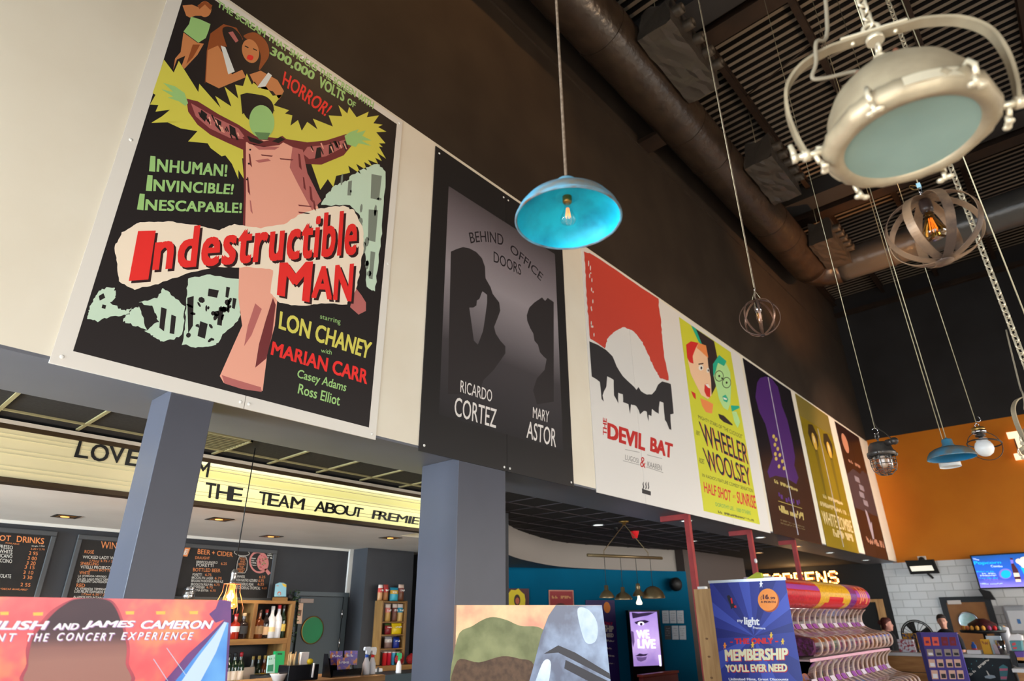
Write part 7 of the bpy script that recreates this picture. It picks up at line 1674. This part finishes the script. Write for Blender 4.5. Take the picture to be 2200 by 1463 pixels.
# TV menu screen
v0, v1 = FK.px((2083, 1194)), FK.px((2106, 1266)); zt4, zb4 = v0[1], v1[1]; xl = v0[0]; xr4 = xl+(zt4-zb4)*16/9
FV = Frame((0, YF-0.16, 0), (1, 0, 0), Z3); v0, v1 = FV.px((2083, 1193)), FV.px((2106, 1266)); zt4, zb4, xl = v0[1], v1[1], v0[0]; xr4 = xl+(zt4-zb4)*16/9
r = thing('menu_screen', ((xl+xr4)/2, YF-0.16, zb4), 'wide blue menu screen advertising popcorn on the far wall', 'tv')
MB().fbox(FV, xl, xr4, zb4, zt4, -0.05, 0.0).build('housing', M_blackcord, r)
MB().fbox(FV, xl+0.3, xr4-0.3, zb4+0.2, zt4-0.2, -0.145, -0.05).build('wall_bracket', M_blackcord, r)
so = MB().apoly(FV, [(xl+0.03, zb4+0.03), (xr4-0.03, zb4+0.03), (xr4-0.03, zt4-0.03), (xl+0.03, zt4-0.03)], 0, 2).build('screen', grad('menu_screen_blue', [(0.0, (150, 136, 224)), (0.25, (64, 80, 200)), (0.55, (16, 96, 214)), (1.0, (0, 76, 150))], 'Z', 0.0, 0.8, 0.3, emit=0.85, noise=0.3, nscale=2.0), r)
FV2 = Frame((0, YF-0.161, 0), (1, 0, 0), Z3); t = MB(); ct = lambda *ps: [(2080+x/14.63, 1180+y/14.63) for x, y in ps]
VI = [mat('screen_sky', (0, 176, 250), 0.4, emit=1.0), mat('screen_pale', (190, 214, 255), 0.4, emit=1.0), mat('screen_maroon', (84, 26, 40), 0.4, emit=0.5), mat('screen_cream', (226, 214, 196), 0.4, emit=0.9), mat('screen_lilac', (130, 120, 235), 0.4, emit=0.8)]
t.ptext(FV2, 'The', ct((140, 280), (345, 305), (345, 350), (150, 330)), 1, bold=0.03); t.ptext(FV2, 'Popcorn', ct((170, 375), (1030, 370), (1045, 470), (200, 520)), 0, bold=0.03); t.ptext(FV2, 'Combo', ct((700, 492), (1080, 500), (1085, 565), (720, 565)), 1, bold=0.03)
for k, (x0_, x1_, y0_, m_) in enumerate(((260, 840, 680, 0), (430, 860, 740, 1), (370, 880, 805, 1), (340, 920, 885, 0), (470, 930, 935, 4), (380, 1080, 1060, 1), (400, 1250, 1125, 4))): scrawl(t, FV2, ct((x0_, y0_), (x1_, y0_), (x1_+10, y0_+42), (x0_+10, y0_+42)), m_, n=14, seed=k)
t.ppoly(FV2, ct(*ell(1170, 770, 205, 165)), 4, 2); t.ppoly(FV2, ct(*ell(1185, 780, 155, 130)), 0, 3)
t.ppoly(FV2, ct((1310, 270), (1400, 275), (1440, 460), (1560, 640), (1640, 860), (1670, 1020), (1500, 1030), (1430, 800), (1370, 600), (1350, 460)), 2, 3); t.ppoly(FV2, ct((1320, 330), (1410, 330), (1425, 440), (1350, 450)), 4, 4); t.ppoly(FV2, ct((1420, 740), (1590, 740), (1630, 860), (1450, 870)), 3, 4); t.ppoly(FV2, ct((1480, 940), (1650, 940), (1670, 1020), (1500, 1030)), 3, 4)
xa = FV2.px((2190, 1205)); 
for k in range(12): t.apoly(FV2, [(xa[0]+0.12+0.16*math.cos(k*2.4)*(k/12)**0.5+0.07*math.cos(j*PI/4), xa[1]-0.04+0.10*math.sin(k*2.4)*(k/12)**0.5+0.06*math.sin(j*PI/4)) for j in range(8)], 3, 5)
t.apoly(FV2, [(xa[0]-0.02, xa[1]-0.14), (xa[0]+0.28, xa[1]-0.14), (xa[0]+0.24, xa[1]-0.5), (xa[0]+0.04, xa[1]-0.5)], 0, 3)
t.build('lettering', VI, so)
# floodlight-like heater and camera
a, b = FK.px(ck(575, 325)); r = thing('wall_floodlight', FK.P(a, b-0.2), 'black wide wall floodlight with a bright strip on the white tiles', 'floodlight')
MB().prism([FK.P(a-0.30, b+0.16, 0.28), FK.P(a+0.30, b+0.16, 0.28), FK.P(a+0.33, b-0.14, 0.20), FK.P(a-0.27, b-0.14, 0.20)], FK.n*-0.12).build('housing', M_blackcord, r, bevel=0.02)
MB().add([FK.P(a-0.25, b+0.03, 0.262), FK.P(a+0.25, b+0.03, 0.262), FK.P(a+0.27, b-0.09, 0.232), FK.P(a-0.23, b-0.09, 0.232)], [(0, 1, 2, 3)]).build('lamp_strip', mat('bright_strip', (240, 236, 220), 0.3, emit=0.6), r)
MB().cyl(FK.P(a+0.06, b-0.10, 0.15), FK.P(a+0.16, b-0.26, 0.0), 0.028).build('arm', M_blackcord, r)
a, b = FK.px(ck(572, 248)); r = thing('security_camera', FK.P(a, b), 'small white dome camera over the wall floodlight', 'camera')
MB().fbox(FK, a-0.09, a+0.09, b-0.05, b+0.09, 0.0, 0.08).build('base', ink((214, 206, 196)), r); MB().sphere(FK.P(a+0.0, b, 0.12), 0.075, 14).build('dome', M_blackcord, r)
# door on the tiled wall
dA, dB = FK.px(ck(735, 620)), FK.px(ck(1245, 612)); zd = (dA[1]+dB[1])/2
fr_m = MB().fbox(FK, dA[0], dA[0]+0.13, 0, zd, 0.0, 0.05).fbox(FK, dB[0]-0.13, dB[0], 0, zd, 0.0, 0.05).fbox(FK, dA[0], dB[0], zd-0.13, zd, 0.0, 0.052)
struct('door_3_frame', fr_m, mat('dark_door_frame', (40, 44, 48), 0.5))
do = MB().fbox(FK, dA[0]+0.13, dB[0]-0.13, 0, zd-0.13, 0.0, 0.03).build('door_3', mat('tan_door_veneer', (150, 104, 60), 0.45, c2=(136, 92, 52), scale=3.0)); do['kind'] = 'structure'
FK3 = Frame((0, YF-0.044, 0), (1, 0, 0), Z3); a, b = FK3.px(ck(1035, 862)); 
MB().lathe([(0.0, 0), (0.19, 0.0)], FK3.P(a, b), 32, axis=FK3.n).build('porthole_pane', mat('pale_porthole', (170, 196, 204), 0.1, c2=(110, 160, 150), scale=3.0), do)
MB().lathe([(0.19, 0), (0.215, 0.01), (0.215, 0.025), (0.19, 0.02)], FK3.P(a, b), 32, axis=FK3.n).build('porthole_frame', M_chrome, do)
a0, b0 = FK3.px(ck(818, 655)); a1, b1 = FK3.px(ck(962, 690)); MB().fbox(FK3, a0, a1, b1, b0, 0.0, 0.06).build('closer_box', ink((214, 208, 204)), do)
# black speaker under the screen
a, b = FK.px(ck(1212, 590)); r = thing('small_wall_speaker', FK.P(a, b), 'small black wedge speaker between the screen and the tan door', 'speaker'); MB().prism([FK.P(a-0.12, b+0.12, 0.02), FK.P(a+0.10, b+0.06, 0.02), FK.P(a+0.16, b-0.14, 0.02), FK.P(a-0.04, b-0.12, 0.02)], FK.n*0.16).build('cabinet_body', M_blackcord, r)
# soap dispenser
a, b = FK.px(ck(1518, 850)); r = thing('paper_towel_dispenser', FK.P(a, b-0.3), 'pale grey towel dispenser on the tiles at the frame edge', 'dispenser')
MB().fbox(FK, a-0.2, a+0.25, b-0.30, b+0.32, 0.0, 0.2).build('housing', ink((150, 154, 160), 0.3), r, bevel=0.05); MB().fbox(FK, a-0.13, a+0.2, b-0.22, b+0.2, 0.2, 0.21).build('front_panel', ink((196, 200, 206), 0.3), r, bevel=0.005)
mb = MB().fbox(FK, a+0.02, a+0.08, b-0.08, b+0.02, 0.211, 0.213).build('logo_print', ink((60, 110, 170)), r)
# lit capital letter on the orange wall
q0, q1 = FK.px((2161, 932)), FK.px((2180, 990)); r = thing('lit_wall_letter', FK.P(-0.7, q1[1]), 'glowing capital letter I of a lit word on the orange wall', 'sign')
xI = q0[0]+0.02; hI = q0[1]-q1[1]
mb = MB().fbox(FK, xI, xI+0.44, q0[1]-0.15, q0[1], 0.02, 0.14).fbox(FK, xI+0.13, xI+0.31, q1[1]+0.15, q0[1]-0.15, 0.02, 0.14).fbox(FK, xI, xI+0.44, q1[1], q1[1]+0.15, 0.02, 0.14)
mb.build('letter', mat('warm_lit_letter', (255, 226, 196), 0.4, emit=1.3, emit_c=(255, 205, 165)), r); MB().fbox(FK, xI+0.1, xI+0.34, q1[1]+0.1, q0[1]-0.1, 0.0, 0.02).build('mount', M_blackcord, r)

# counter
YK = 13.75; ZK = 1.10
x0k, x1k = at_y((1889, 1399), YK).x, at_y((2168, 1406), YK).x; xm = at_y((2055, 1405), YK).x
r = thing('kiosk_counter', ((x0k+x1k)/2, YK, 0), 'oak fronted service counter with a pale stone top and a chalk panel', 'counter')
MB().box((x0k, YK, ZK-0.05), (x1k, YK+0.75, ZK)).build('worktop', mat('pale_stone_top', (190, 192, 194), 0.35), r, bevel=0.005)
for k in range(4): MB().box((x0k+0.05, YK+0.04, 0.02+k*0.26), (xm, YK+0.08, 0.02+k*0.26+0.25)).build('front_plank', mat('oak_front', (166, 120, 70), 0.5, c2=(140, 96, 52), scale=4.0, detail=8, stretch=(0.6, 4, 4)), r)
MB().box((xm, YK+0.03, 0.0), (x1k-0.02, YK+0.08, ZK-0.05)).build('chalk_panel', mat('kiosk_chalk_panel', (34, 44, 50), 0.6, c2=(28, 36, 42), scale=4.0), r)
MB().box((x0k+0.05, YK+0.08, 0.0), (x1k-0.02, YK+0.72, ZK-0.05)).build('body', M_barwall, r)
FC = Frame((0, YK+0.029, 0), (1, 0, 0), Z3); t = MB(); cg = lambda *ps: [(1960+x/9.167, 1340+y/9.167) for x, y in ps]
scrawl(t, FC, cg((1110, 985), (1490, 680), (1520, 715), (1150, 1025)), 0, n=14); 
t.ppoly(FC, cg((1420, 1035), (1520, 1005), (1620, 1020), (1645, 1060), (1540, 1085), (1440, 1070)), 1, 1); t.ppoly(FC, cg((1450, 920), (1480, 935), (1530, 1020), (1500, 1020)), 0, 2)
t.ppoly(FC, cg((1710, 850), (1790, 800), (1880, 850), (1880, 940), (1860, 1110), (1740, 1110), (1720, 960)), 2, 1); t.ppoly(FC, cg((1720, 880), (1880, 880), (1876, 920), (1722, 930)), 3, 2); t.ppoly(FC, cg((1740, 1040), (1866, 1040), (1860, 1090), (1744, 1090)), 3, 2)
for x, y_ in ((1165, 790), (1265, 735), (1110, 880), (1165, 890), (1400, 680), (1580, 820)): t.ppoly(FC, cg((x, y_-14), (x+12, y_), (x, y_+14), (x-12, y_)), 2, 1)
t.build('lettering', [ch_w, ink((170, 186, 196)), ink((70, 130, 140)), ink((206, 110, 140))], r)
x0l = at_y((2174, 1438), 13.3).x
r = thing('side_counter', (x0l+0.6, 13.3, 0), 'lower oak counter with a white top at the frame edge', 'counter'); zl = at_y((2185, 1437), 13.3).z
MB().box((x0l, 13.3, zl-0.05), (x0l+1.6, 14.2, zl)).build('worktop', MATS['pale_stone_top'], r); MB().box((x0l+0.05, 13.34, 0), (x0l+1.6, 14.15, zl-0.05)).build('body', MATS['oak_front'], r)

# gift card stand
YG = 13.1; gtl, gtr = at_y((1977, 1358.5), YG), at_y((2055, 1360), YG); 
r = thing('gift_card_stand', ((gtl.x+gtr.x)/2, YG, 0), 'violet freestanding rack of gift cards in front of the oak counter', 'display stand')
FGc = Frame((gtl.x, YG, 0), (1, 0, 0), Z3); wg = gtr.x-gtl.x; zg = gtl.z
MB().fbox(FGc, 0, wg, 0.0, zg, -0.05, 0.0).build('back_panel', ink((70, 60, 140), 0.45), r); MB().fbox(FGc, -0.06, 0, 0.0, zg, -0.3, 0.0).build('side_panel', ink((34, 30, 96), 0.45), r)
cgi = [[(222, 92, 52), 0], [(226, 96, 74), 0], [(116, 24, 34), 0], [(120, 26, 36), 0]]
rowy = [(262, 430, 0), (500, 640, 1), (700, 860, 2), (915, 1090, 3)]
for j, (ya_, yb_, st) in enumerate(rowy):
    for i in range(4):
        xo = (220, 385, 565, 725)[i] + (0, 60, 95, 150)[j] + (0, 0, 0, 0)[j]
        q4 = cg((xo, ya_), (xo+125, ya_+2), (xo+150, yb_), (xo+25, yb_))
        a = [FGc.px(p) for p in q4]; 
        lbn = ('top', 'second', 'third', 'bottom')[j]+' row, '+('card next to the dark side panel', 'second card from the dark side panel', 'third card from the dark side panel', 'card at the open edge')[i]
        cr_ = thing('gift_card', FGc.P(a[3][0], a[3][1], 0.004), 'gift card in the violet rack, '+lbn, 'gift card', 'gift cards in the violet rack')
        base = ink(cgi[i][0] if j == 0 else ((150, 140, 134) if j == 1 else (214, 178, 160)), 0.4)
        MB().prism([FGc.P(x, y, 0.004) for x, y in (a[3], a[2], a[1], a[0])], FGc.n*0.006).build('carrier', base, cr_)
        tt = MB(); FG2 = Frame((gtl.x, YG-0.0105, 0), (1, 0, 0), Z3)
        if j: tt.ppoly(FG2, cg((xo+30, ya_+70), (xo+118, ya_+70), (xo+135, yb_-20), (xo+45, yb_-20)), 0, 1)
        else: tt.ppoly(FG2, cg((xo+40, ya_+76), (xo+100, ya_+70), (xo+116, ya_+120), (xo+50, ya_+124)), 0, 1)
        tt.build('logo_print', ink((226, 232, 240) if (i == 0 and j) else ((44, 44, 48) if j else (110, 40, 90))), cr_)

# ---- people behind the counter
def person(loc, face, label, hgt, hair_c, top_c, skin=(196, 140, 116), long_hair=False, arm_fwd=0.15, head_turn=0.0):
    """standing figure; local +y is the facing direction"""
    k = hgt/1.72; c = V(loc); ca, sa = math.cos(face), math.sin(face)
    L_ = lambda x, y, z: c + V((x*ca-y*sa, x*sa+y*ca, z))*k
    def loft(mb, secs, n=16, mi_=0):
        mb.rings([[L_(cx+rx*math.cos(2*PI*j/n), cy+ry*math.sin(2*PI*j/n), z) for j in range(n)] for cx, cy, z, rx, ry in secs], True, mi_, True)
    r = thing('person', c, label, 'person')
    b = MB()
    loft(b, [(0, 0, 0.86, 0.16, 0.11), (0, 0, 0.98, 0.165, 0.12), (0, 0, 1.10, 0.14, 0.10), (0, 0.01, 1.25, 0.165, 0.115), (0, 0, 1.38, 0.17, 0.105), (0, -0.005, 1.44, 0.10, 0.075), (0, -0.005, 1.47, 0.055, 0.055)])
    b.tube([L_(0, -0.01, 1.42), L_(0, 0.005, 1.50), L_(0, 0.012, 1.56)], [0.058*k, 0.052*k, 0.05*k], 14)
    ht = head_turn; hx = lambda x, y: (x*math.cos(ht)-y*math.sin(ht), x*math.sin(ht)+y*math.cos(ht)+0.012)
    H2 = lambda x, y, z: L_(*hx(x, y), z)
    b.rings([[H2(rx*math.cos(2*PI*j/18), cy+ry*math.sin(2*PI*j/18), z) for j in range(18)] for z, rx, ry, cy in ((1.487, 0.028, 0.030, 0.055), (1.50, 0.046, 0.055, 0.035), (1.53, 0.060, 0.080, 0.015), (1.57, 0.069, 0.092, 0.004), (1.61, 0.073, 0.096, 0.0), (1.65, 0.070, 0.094, -0.004), (1.69, 0.055, 0.076, -0.008), (1.715, 0.025, 0.036, -0.008))], True, 0, True)
    b.tube([H2(0, 0.088, 1.605), H2(0, 0.108, 1.578), H2(0, 0.092, 1.566)], [0.008*k, 0.014*k, 0.012*k], 8)      # nose
    for s_ in (-1, 1): b.sphere(H2(s_*0.073, -0.006, 1.598), 0.022*k, 8, sx=0.6, sy=0.8)
    b.sphere(H2(0, 0.086, 1.538), 0.016*k, 8)
    hands = {}
    for s_ in (-1, 1):
        p_ = [L_(s_*0.17, 0, 1.39), L_(s_*0.215, -0.01, 1.27), L_(s_*0.235, 0.0, 1.11), L_(s_*0.22, arm_fwd*0.6, 1.0), L_(s_*0.19, arm_fwd*1.5, 0.95)]
        b.tube(p_, [0.055*k, 0.048*k, 0.04*k, 0.034*k, 0.026*k], 12)
        w_ = L_(s_*0.19, arm_fwd*1.5, 0.95); f_ = (L_(s_*0.17, arm_fwd*1.5+0.2, 0.90)-w_).normalized()
        sd = V((-f_.y, f_.x, 0)).normalized(); b.tube([w_, w_+f_*0.05*k, w_+f_*0.085*k], [0.026*k, 0.040*k, 0.036*k], 10)
        for fi, (off, ln) in enumerate(((-0.03, 0.065), (-0.01, 0.078), (0.01, 0.072), (0.03, 0.055))):
            q_ = w_+f_*0.08*k+sd*off*k; b.tube([q_, q_+f_*ln*0.6*k, q_+f_*ln*k-Z3*0.02*k], [0.0105*k, 0.0095*k, 0.008*k], 8)
        q_ = w_+f_*0.03*k-sd*s_*0.03*k; b.tube([q_, q_-sd*s_*0.025*k+f_*0.03*k, q_-sd*s_*0.028*k+f_*0.06*k], [0.012*k, 0.011*k, 0.009*k], 8)
        b.tube([L_(s_*0.085, 0, 0.92), L_(s_*0.095, 0.01, 0.50), L_(s_*0.10, -0.01, 0.09)], [0.085*k, 0.058*k, 0.042*k], 12)
        b.tube([L_(s_*0.10, -0.04, 0.045), L_(s_*0.105, 0.06, 0.04), L_(s_*0.11, 0.17, 0.032)], [0.042*k, 0.042*k, 0.03*k], 10)
    bo = b.build('body', mat('skin_%d' % skin[0], skin, 0.5), r)
    rm = bo.modifiers.new('fuse', 'REMESH'); rm.mode = 'VOXEL'; rm.voxel_size = 0.009; rm.use_smooth_shade = True
    tp = MB(); loft(tp, [(0, 0, 0.88, 0.185, 0.135), (0, 0, 0.98, 0.182, 0.137), (0, 0, 1.10, 0.16, 0.12), (0, 0.01, 1.25, 0.183, 0.133), (0, 0, 1.38, 0.186, 0.122), (0, -0.005, 1.445, 0.115, 0.09), (0, -0.005, 1.475, 0.066, 0.066)])
    for s_ in (-1, 1): tp.tube([L_(s_*0.15, 0, 1.395), L_(s_*0.212, -0.01, 1.27), L_(s_*0.237, 0.0, 1.12)], [0.07*k, 0.062*k, 0.056*k], 12)
    to = tp.build('shirt', mat('cloth_%d_%d_%d' % top_c, top_c, 0.85), r)
    rm = to.modifiers.new('fuse', 'REMESH'); rm.mode = 'VOXEL'; rm.voxel_size = 0.011; rm.use_smooth_shade = True
    tr = MB()
    loft(tr, [(0, 0, 0.80, 0.175, 0.125), (0, 0, 0.90, 0.178, 0.13), (0, 0, 0.99, 0.172, 0.127)])
    for s_ in (-1, 1): tr.tube([L_(s_*0.085, 0, 0.92), L_(s_*0.095, 0.01, 0.50), L_(s_*0.10, -0.01, 0.08)], [0.10*k, 0.075*k, 0.06*k], 12)
    tro = tr.build('trousers', mat('black_trouser_cloth', (26, 26, 30), 0.85), r)
    rm = tro.modifiers.new('fuse', 'REMESH'); rm.mode = 'VOXEL'; rm.voxel_size = 0.012; rm.use_smooth_shade = True
    hr = MB(); rows = []
    for z, rx, ry, cy in ((1.50 if long_hair else 1.56, 0.06, 0.05, -0.06), (1.57, 0.077, 0.082, -0.026), (1.62, 0.083, 0.096, -0.016), (1.67, 0.081, 0.100, -0.008), (1.71, 0.064, 0.084, -0.006), (1.735, 0.030, 0.045, -0.006)):
        rows.append([H2(rx*math.cos(2*PI*j/18), cy+ry*(math.sin(2*PI*j/18) if z > 1.655 else min(math.sin(2*PI*j/18), 0.25)), z) for j in range(18)])
    hr.rings(rows, True, 0, True)
    if long_hair: hr.sphere(H2(0, -0.115, 1.64), 0.045*k, 10)
    hr.build('hair', mat('hair_%d' % hair_c[0], hair_c, 0.7, c2=tuple(int(v*0.6) for v in hair_c), scale=60), r)
    ey = MB()
    for s_ in (-1, 1): ey.sphere(H2(s_*0.030, 0.082, 1.607), 0.0095*k, 8); ey.tube([H2(s_*0.016, 0.092, 1.628), H2(s_*0.045, 0.082, 1.628)], 0.004*k, 5)
    ey.build('eyes_and_brows', mat('dark_eyes', (30, 22, 20), 0.3), r)  # dark eyeballs and brows
    MB().tube([H2(-0.022, 0.092, 1.545), H2(0, 0.100, 1.543), H2(0.022, 0.092, 1.545)], 0.005*k, 6).build('mouth', mat('lip_rose', (150, 80, 76), 0.5), r)
    return r
p1 = at_y((1904, 1343), 14.9); p2 = at_y((2026, 1340), 15.2)
person((p1.x, 14.9, 0), -PI/2+0.15, 'person with tied auburn hair and a black top, side-on at the counter end', 1.66, (92, 40, 34), (24, 24, 28), skin=(206, 146, 130), long_hair=True)
person((p2.x, 15.2, 0), PI-0.35, 'person with short dark hair in a dark top behind the violet card rack', 1.71, (40, 30, 28), (28, 30, 38), skin=(190, 138, 118), head_turn=0.55)
# round fan
q = at_y((1972, 1366), 15.9); r = thing('pedestal_fan', (q.x, 15.9, 0), 'large round black pedestal fan between the two people', 'fan')
Rf = 0.29
mb = MB()
for a_ in (0.0, 0.03): mb.torus((q.x, 15.9, q.z), (0, 1, 0), Rf-a_, 0.012, 40, 6)
for k in range(20):
    a_ = k*2*PI/20; mb.tube([(q.x+0.08*math.cos(a_), 15.84, q.z+0.08*math.sin(a_)), (q.x+Rf*0.7*math.cos(a_), 15.82, q.z+Rf*0.7*math.sin(a_)), (q.x+Rf*math.cos(a_), 15.9, q.z+Rf*math.sin(a_))], 0.005, 5)
mb.build('guard_grille', M_blackcord, r); MB().lathe([(0.0, -0.09), (0.08, -0.085), (0.10, 0.0), (0.09, 0.16), (0, 0.18)], (q.x, 15.9, q.z), 20, axis=(0, 1, 0)).build('motor_body', M_blackcord, r)
for k in range(4):
    a_ = k*PI/2+0.4; u_ = V((math.cos(a_), 0, math.sin(a_))); w_ = V((-math.sin(a_), 0, math.cos(a_))); o_ = V((q.x, 15.9, q.z))
    MB().prism([o_+u_*0.08-w_*0.03, o_+u_*0.25-w_*0.09+V((0, 0.03, 0)), o_+u_*0.26+w_*0.08-V((0, 0.03, 0)), o_+u_*0.08+w_*0.05], (0, 0.008, 0)).build('fan_blade', mat('fan_blade_black', (34, 33, 32), 0.4), r)
MB().cyl((q.x, 15.98, 0.03), (q.x, 15.98, q.z-0.1), 0.022).build('pole', M_blackcord, r); MB().lathe([(0.25, 0), (0.25, 0.02), (0.04, 0.05)], (q.x, 15.98, 0), 24, cap1=True).build('base', M_blackcord, r)
# things on the kiosk counter
def boxitem(name, label, cat, x0, y0, x1, y1, col, Y=14.0, dpt=0.12, z0=ZK, group=None, c2_=None, bits=0):
    a, b = at_y(ck(x0, y0), Y), at_y(ck(x1, y1), Y); r = thing(name, ((a.x+b.x)/2, Y, z0), label, cat, group)
    ztop_ = max(a.z, z0+0.03)
    MB().box((a.x, Y, z0+0.001), (b.x, Y+dpt, ztop_)).build('body', mat(name+'_'+str(x0), col, 0.4, c2=c2_, scale=24.0, ramp=(0.48, 0.56)) if c2_ else ink(col, 0.4), r, bevel=0.004)
    if bits:
        t = MB(); F = Frame((0, Y-0.001, 0), (1, 0, 0), Z3); scrawl(t, F, [(a.x+0.02, ztop_-0.02), (b.x-0.02, ztop_-0.02), (b.x-0.02, ztop_-0.08), (a.x+0.02, ztop_-0.08)], 0, px=False, n=5, seed=bits); t.build('lettering', ink((150, 60, 30)), r)
    return r
boxitem('snack_carton', 'white printed carton at the open end of the counter', 'carton', 312, 1045, 500, 1165, (196, 196, 206), 14.0, 0.2, c2_=(150, 60, 70))
boxitem('snack_carton', 'yellow and blue carton set behind the white printed one', 'carton', 362, 985, 500, 1045, (220, 160, 30), 14.24, 0.2, c2_=(40, 60, 120))
boxitem('till_unit', 'black till unit beside the violet rack', 'till', 503, 980, 570, 1165, (22, 22, 26), 14.1, 0.25)
boxitem('paper_tray', 'pair of flat white trays on the chalk panel counter', 'tray', 1010, 1152, 1160, 1180, (226, 224, 226), 13.85, 0.2)
boxitem('snack_box', 'yellow snack box with dark print', 'carton', 1145, 1045, 1270, 1182, (226, 168, 10), 13.9, 0.1, bits=3)
boxitem('tissue_box', 'pale pink box next to the yellow snack box', 'carton', 1272, 1095, 1350, 1180, (206, 184, 192), 13.95, 0.12)
q = at_y(ck(1088, 1140), 14.0); r = thing('drink_bottle', (q.x, 14.05, ZK), 'small blue and red bottle by the yellow snack box', 'bottle'); hb_ = at_y(ck(1088, 1070), 14.05).z-ZK
MB().lathe([(0.035, 0), (0.037, 0.02), (0.037, hb_*0.7), (0.016, hb_*0.85), (0.016, hb_*0.92)], (q.x, 14.05, ZK+0.001), 16, cap0=True).build('body', ink((60, 110, 200), 0.2), r); MB().cyl((q.x, 14.05, ZK+hb_*0.9), (q.x, 14.05, ZK+hb_), 0.018).build('cap', ink((60, 110, 200), 0.3), r); MB().lathe([(0.038, hb_*0.2), (0.038, hb_*0.45)], (q.x, 14.05, ZK), 16).build('paper_label', ink((196, 60, 80)), r)
q = at_y(ck(1375, 1180), 14.0); r = thing('steel_cup', (q.x, 14.0, ZK), 'tall polished steel tumbler at the counter end', 'tumbler'); hb_ = at_y(ck(1375, 1055), 14.0).z-ZK
MB().lathe([(0.06, 0), (0.075, hb_), (0.07, hb_), (0.056, 0.02), (0, 0.02)], (q.x, 14.0, ZK+0.001), 24, cap0=True).build('body', M_chrome, r)
# dark tiered sweet carousel
q = at_y(ck(1185, 960), 14.4); r = thing('snack_carousel', (q.x, 14.4, ZK), 'black domed counter carousel crowded with small coloured packets', 'display')
zt5 = at_y(ck(1170, 835), 14.4).z; zm5 = at_y(ck(1185, 965), 14.4).z
MB().lathe([(0.16, 0.0), (0.14, 0.03), (0.03, 0.04), (0.03, zm5-ZK-0.04), (0.34, zm5-ZK-0.02), (0.36, zm5-ZK+0.02), (0.22, zm5-ZK+0.03)], (q.x, 14.4, ZK+0.001), 28, cap0=True).build('base', M_blackcord, r)
MB().lathe([(0.23, zm5-ZK+0.02), (0.21, zm5-ZK+0.12), (0.15, zt5-ZK-0.05), (0.06, zt5-ZK), (0, zt5-ZK)], (q.x, 14.4, ZK), 24).build('dome', mat('black_display_dome', (24, 20, 22), 0.5, c2=(70, 22, 26), scale=14.0), r)
rg = random.Random(5)
for k in range(12):
    a_ = PI+k*PI/11; cx_, cy_ = q.x+0.30*math.cos(a_), 14.4+0.30*math.sin(a_); col = rg.choice(((190, 30, 36), (150, 150, 150), (200, 110, 60), (110, 140, 140), (150, 60, 100), (210, 150, 60)))
    sr = thing('small_packet', (cx_, cy_, zm5), 'tiny sweet packet on the carousel tray', 'snack', 'tiny packets on the carousel'); MB().sphere((cx_, cy_, zm5+0.055), 0.032, 8, sz=1.3).build('pouch', ink(col, 0.4), sr)
r = boxitem('flat_screen_strip', 'bright white strip device under the carousel', 'device', 1200, 1010, 1355, 1030, (206, 224, 236), 14.0, 0.06)
# drinks dispenser at the frame edge
a = at_y(ck(1505, 1160), 13.75); zA0 = zl; r = thing('slush_dispenser', (a.x+0.2, 13.75, zA0), 'teal and white slush drinks dispenser at the frame edge', 'dispenser')
F = Frame((0, 13.7, 0), (1, 0, 0), Z3); g = lambda *ps: [F.px(ck(*p)) for p in ps]
body = g((1440, 1060), (1555, 1060), (1570, 1160), (1470, 1160)); MB().prism([F.P(*p) for p in reversed(body)], -F.n*0.3).build('body', ink((30, 110, 118), 0.3), r)
cap_ = g((1432, 1055), (1448, 1005), (1510, 992), (1560, 1010), (1572, 1055)); MB().prism([F.P(*p) for p in reversed(cap_)], -F.n*0.28).build('dome_lid', ink((206, 204, 204), 0.3), r)
pb = g((1490, 1165), (1589, 1165), (1589, 1225), (1515, 1225)); MB().prism([F.P(*p) for p in reversed(pb)], -F.n*0.25).build('purple_panel', ink((84, 44, 140), 0.4), r)
ob_ = g((1515, 1225), (1600, 1225), (1610, 1285), (1530, 1285)); MB().prism([F.P(*p) for p in reversed(ob_)], -F.n*0.25).build('orange_panel', ink((190, 130, 50), 0.4), r)
bb = g((1440, 1160), (1492, 1165), (1530, 1325), (1470, 1300)); MB().prism([F.P(*p) for p in reversed(bb)], -F.n*0.25).build('stand_body', M_blackcord, r)
zz_ = g((1540, 1300))[0]; MB().fbox(F, a.x-0.02, a.x+0.6, zl+0.001, zl+0.10, -0.3, 0.0).build('base', ink((44, 44, 46), 0.4), r)
t = MB(); t.apoly(F, g((1465, 1085), (1500, 1075), (1510, 1100), (1475, 1110)), 0, 2).apoly(F, g((1475, 1125), (1515, 1120), (1520, 1140), (1485, 1145)), 0, 2).build('logo_print', ink((200, 70, 80)), r)
q = at_y(ck(1400, 990), 14.35); r = thing('clear_cup_tower', (q.x, 14.35, ZK), 'tower of clear plastic cups beside the slush dispenser', 'cups')
MB().lathe([(0.06, 0), (0.075, at_y(ck(1400, 930), 14.35).z-ZK), (0.05, at_y(ck(1400, 925), 14.35).z-ZK+0.01), (0, at_y(ck(1400, 925), 14.35).z-ZK+0.01)], (q.x, 14.35, ZK+0.001), 20, cap0=True).build('body', mat('milky_cups', (176, 176, 182), 0.3), r)
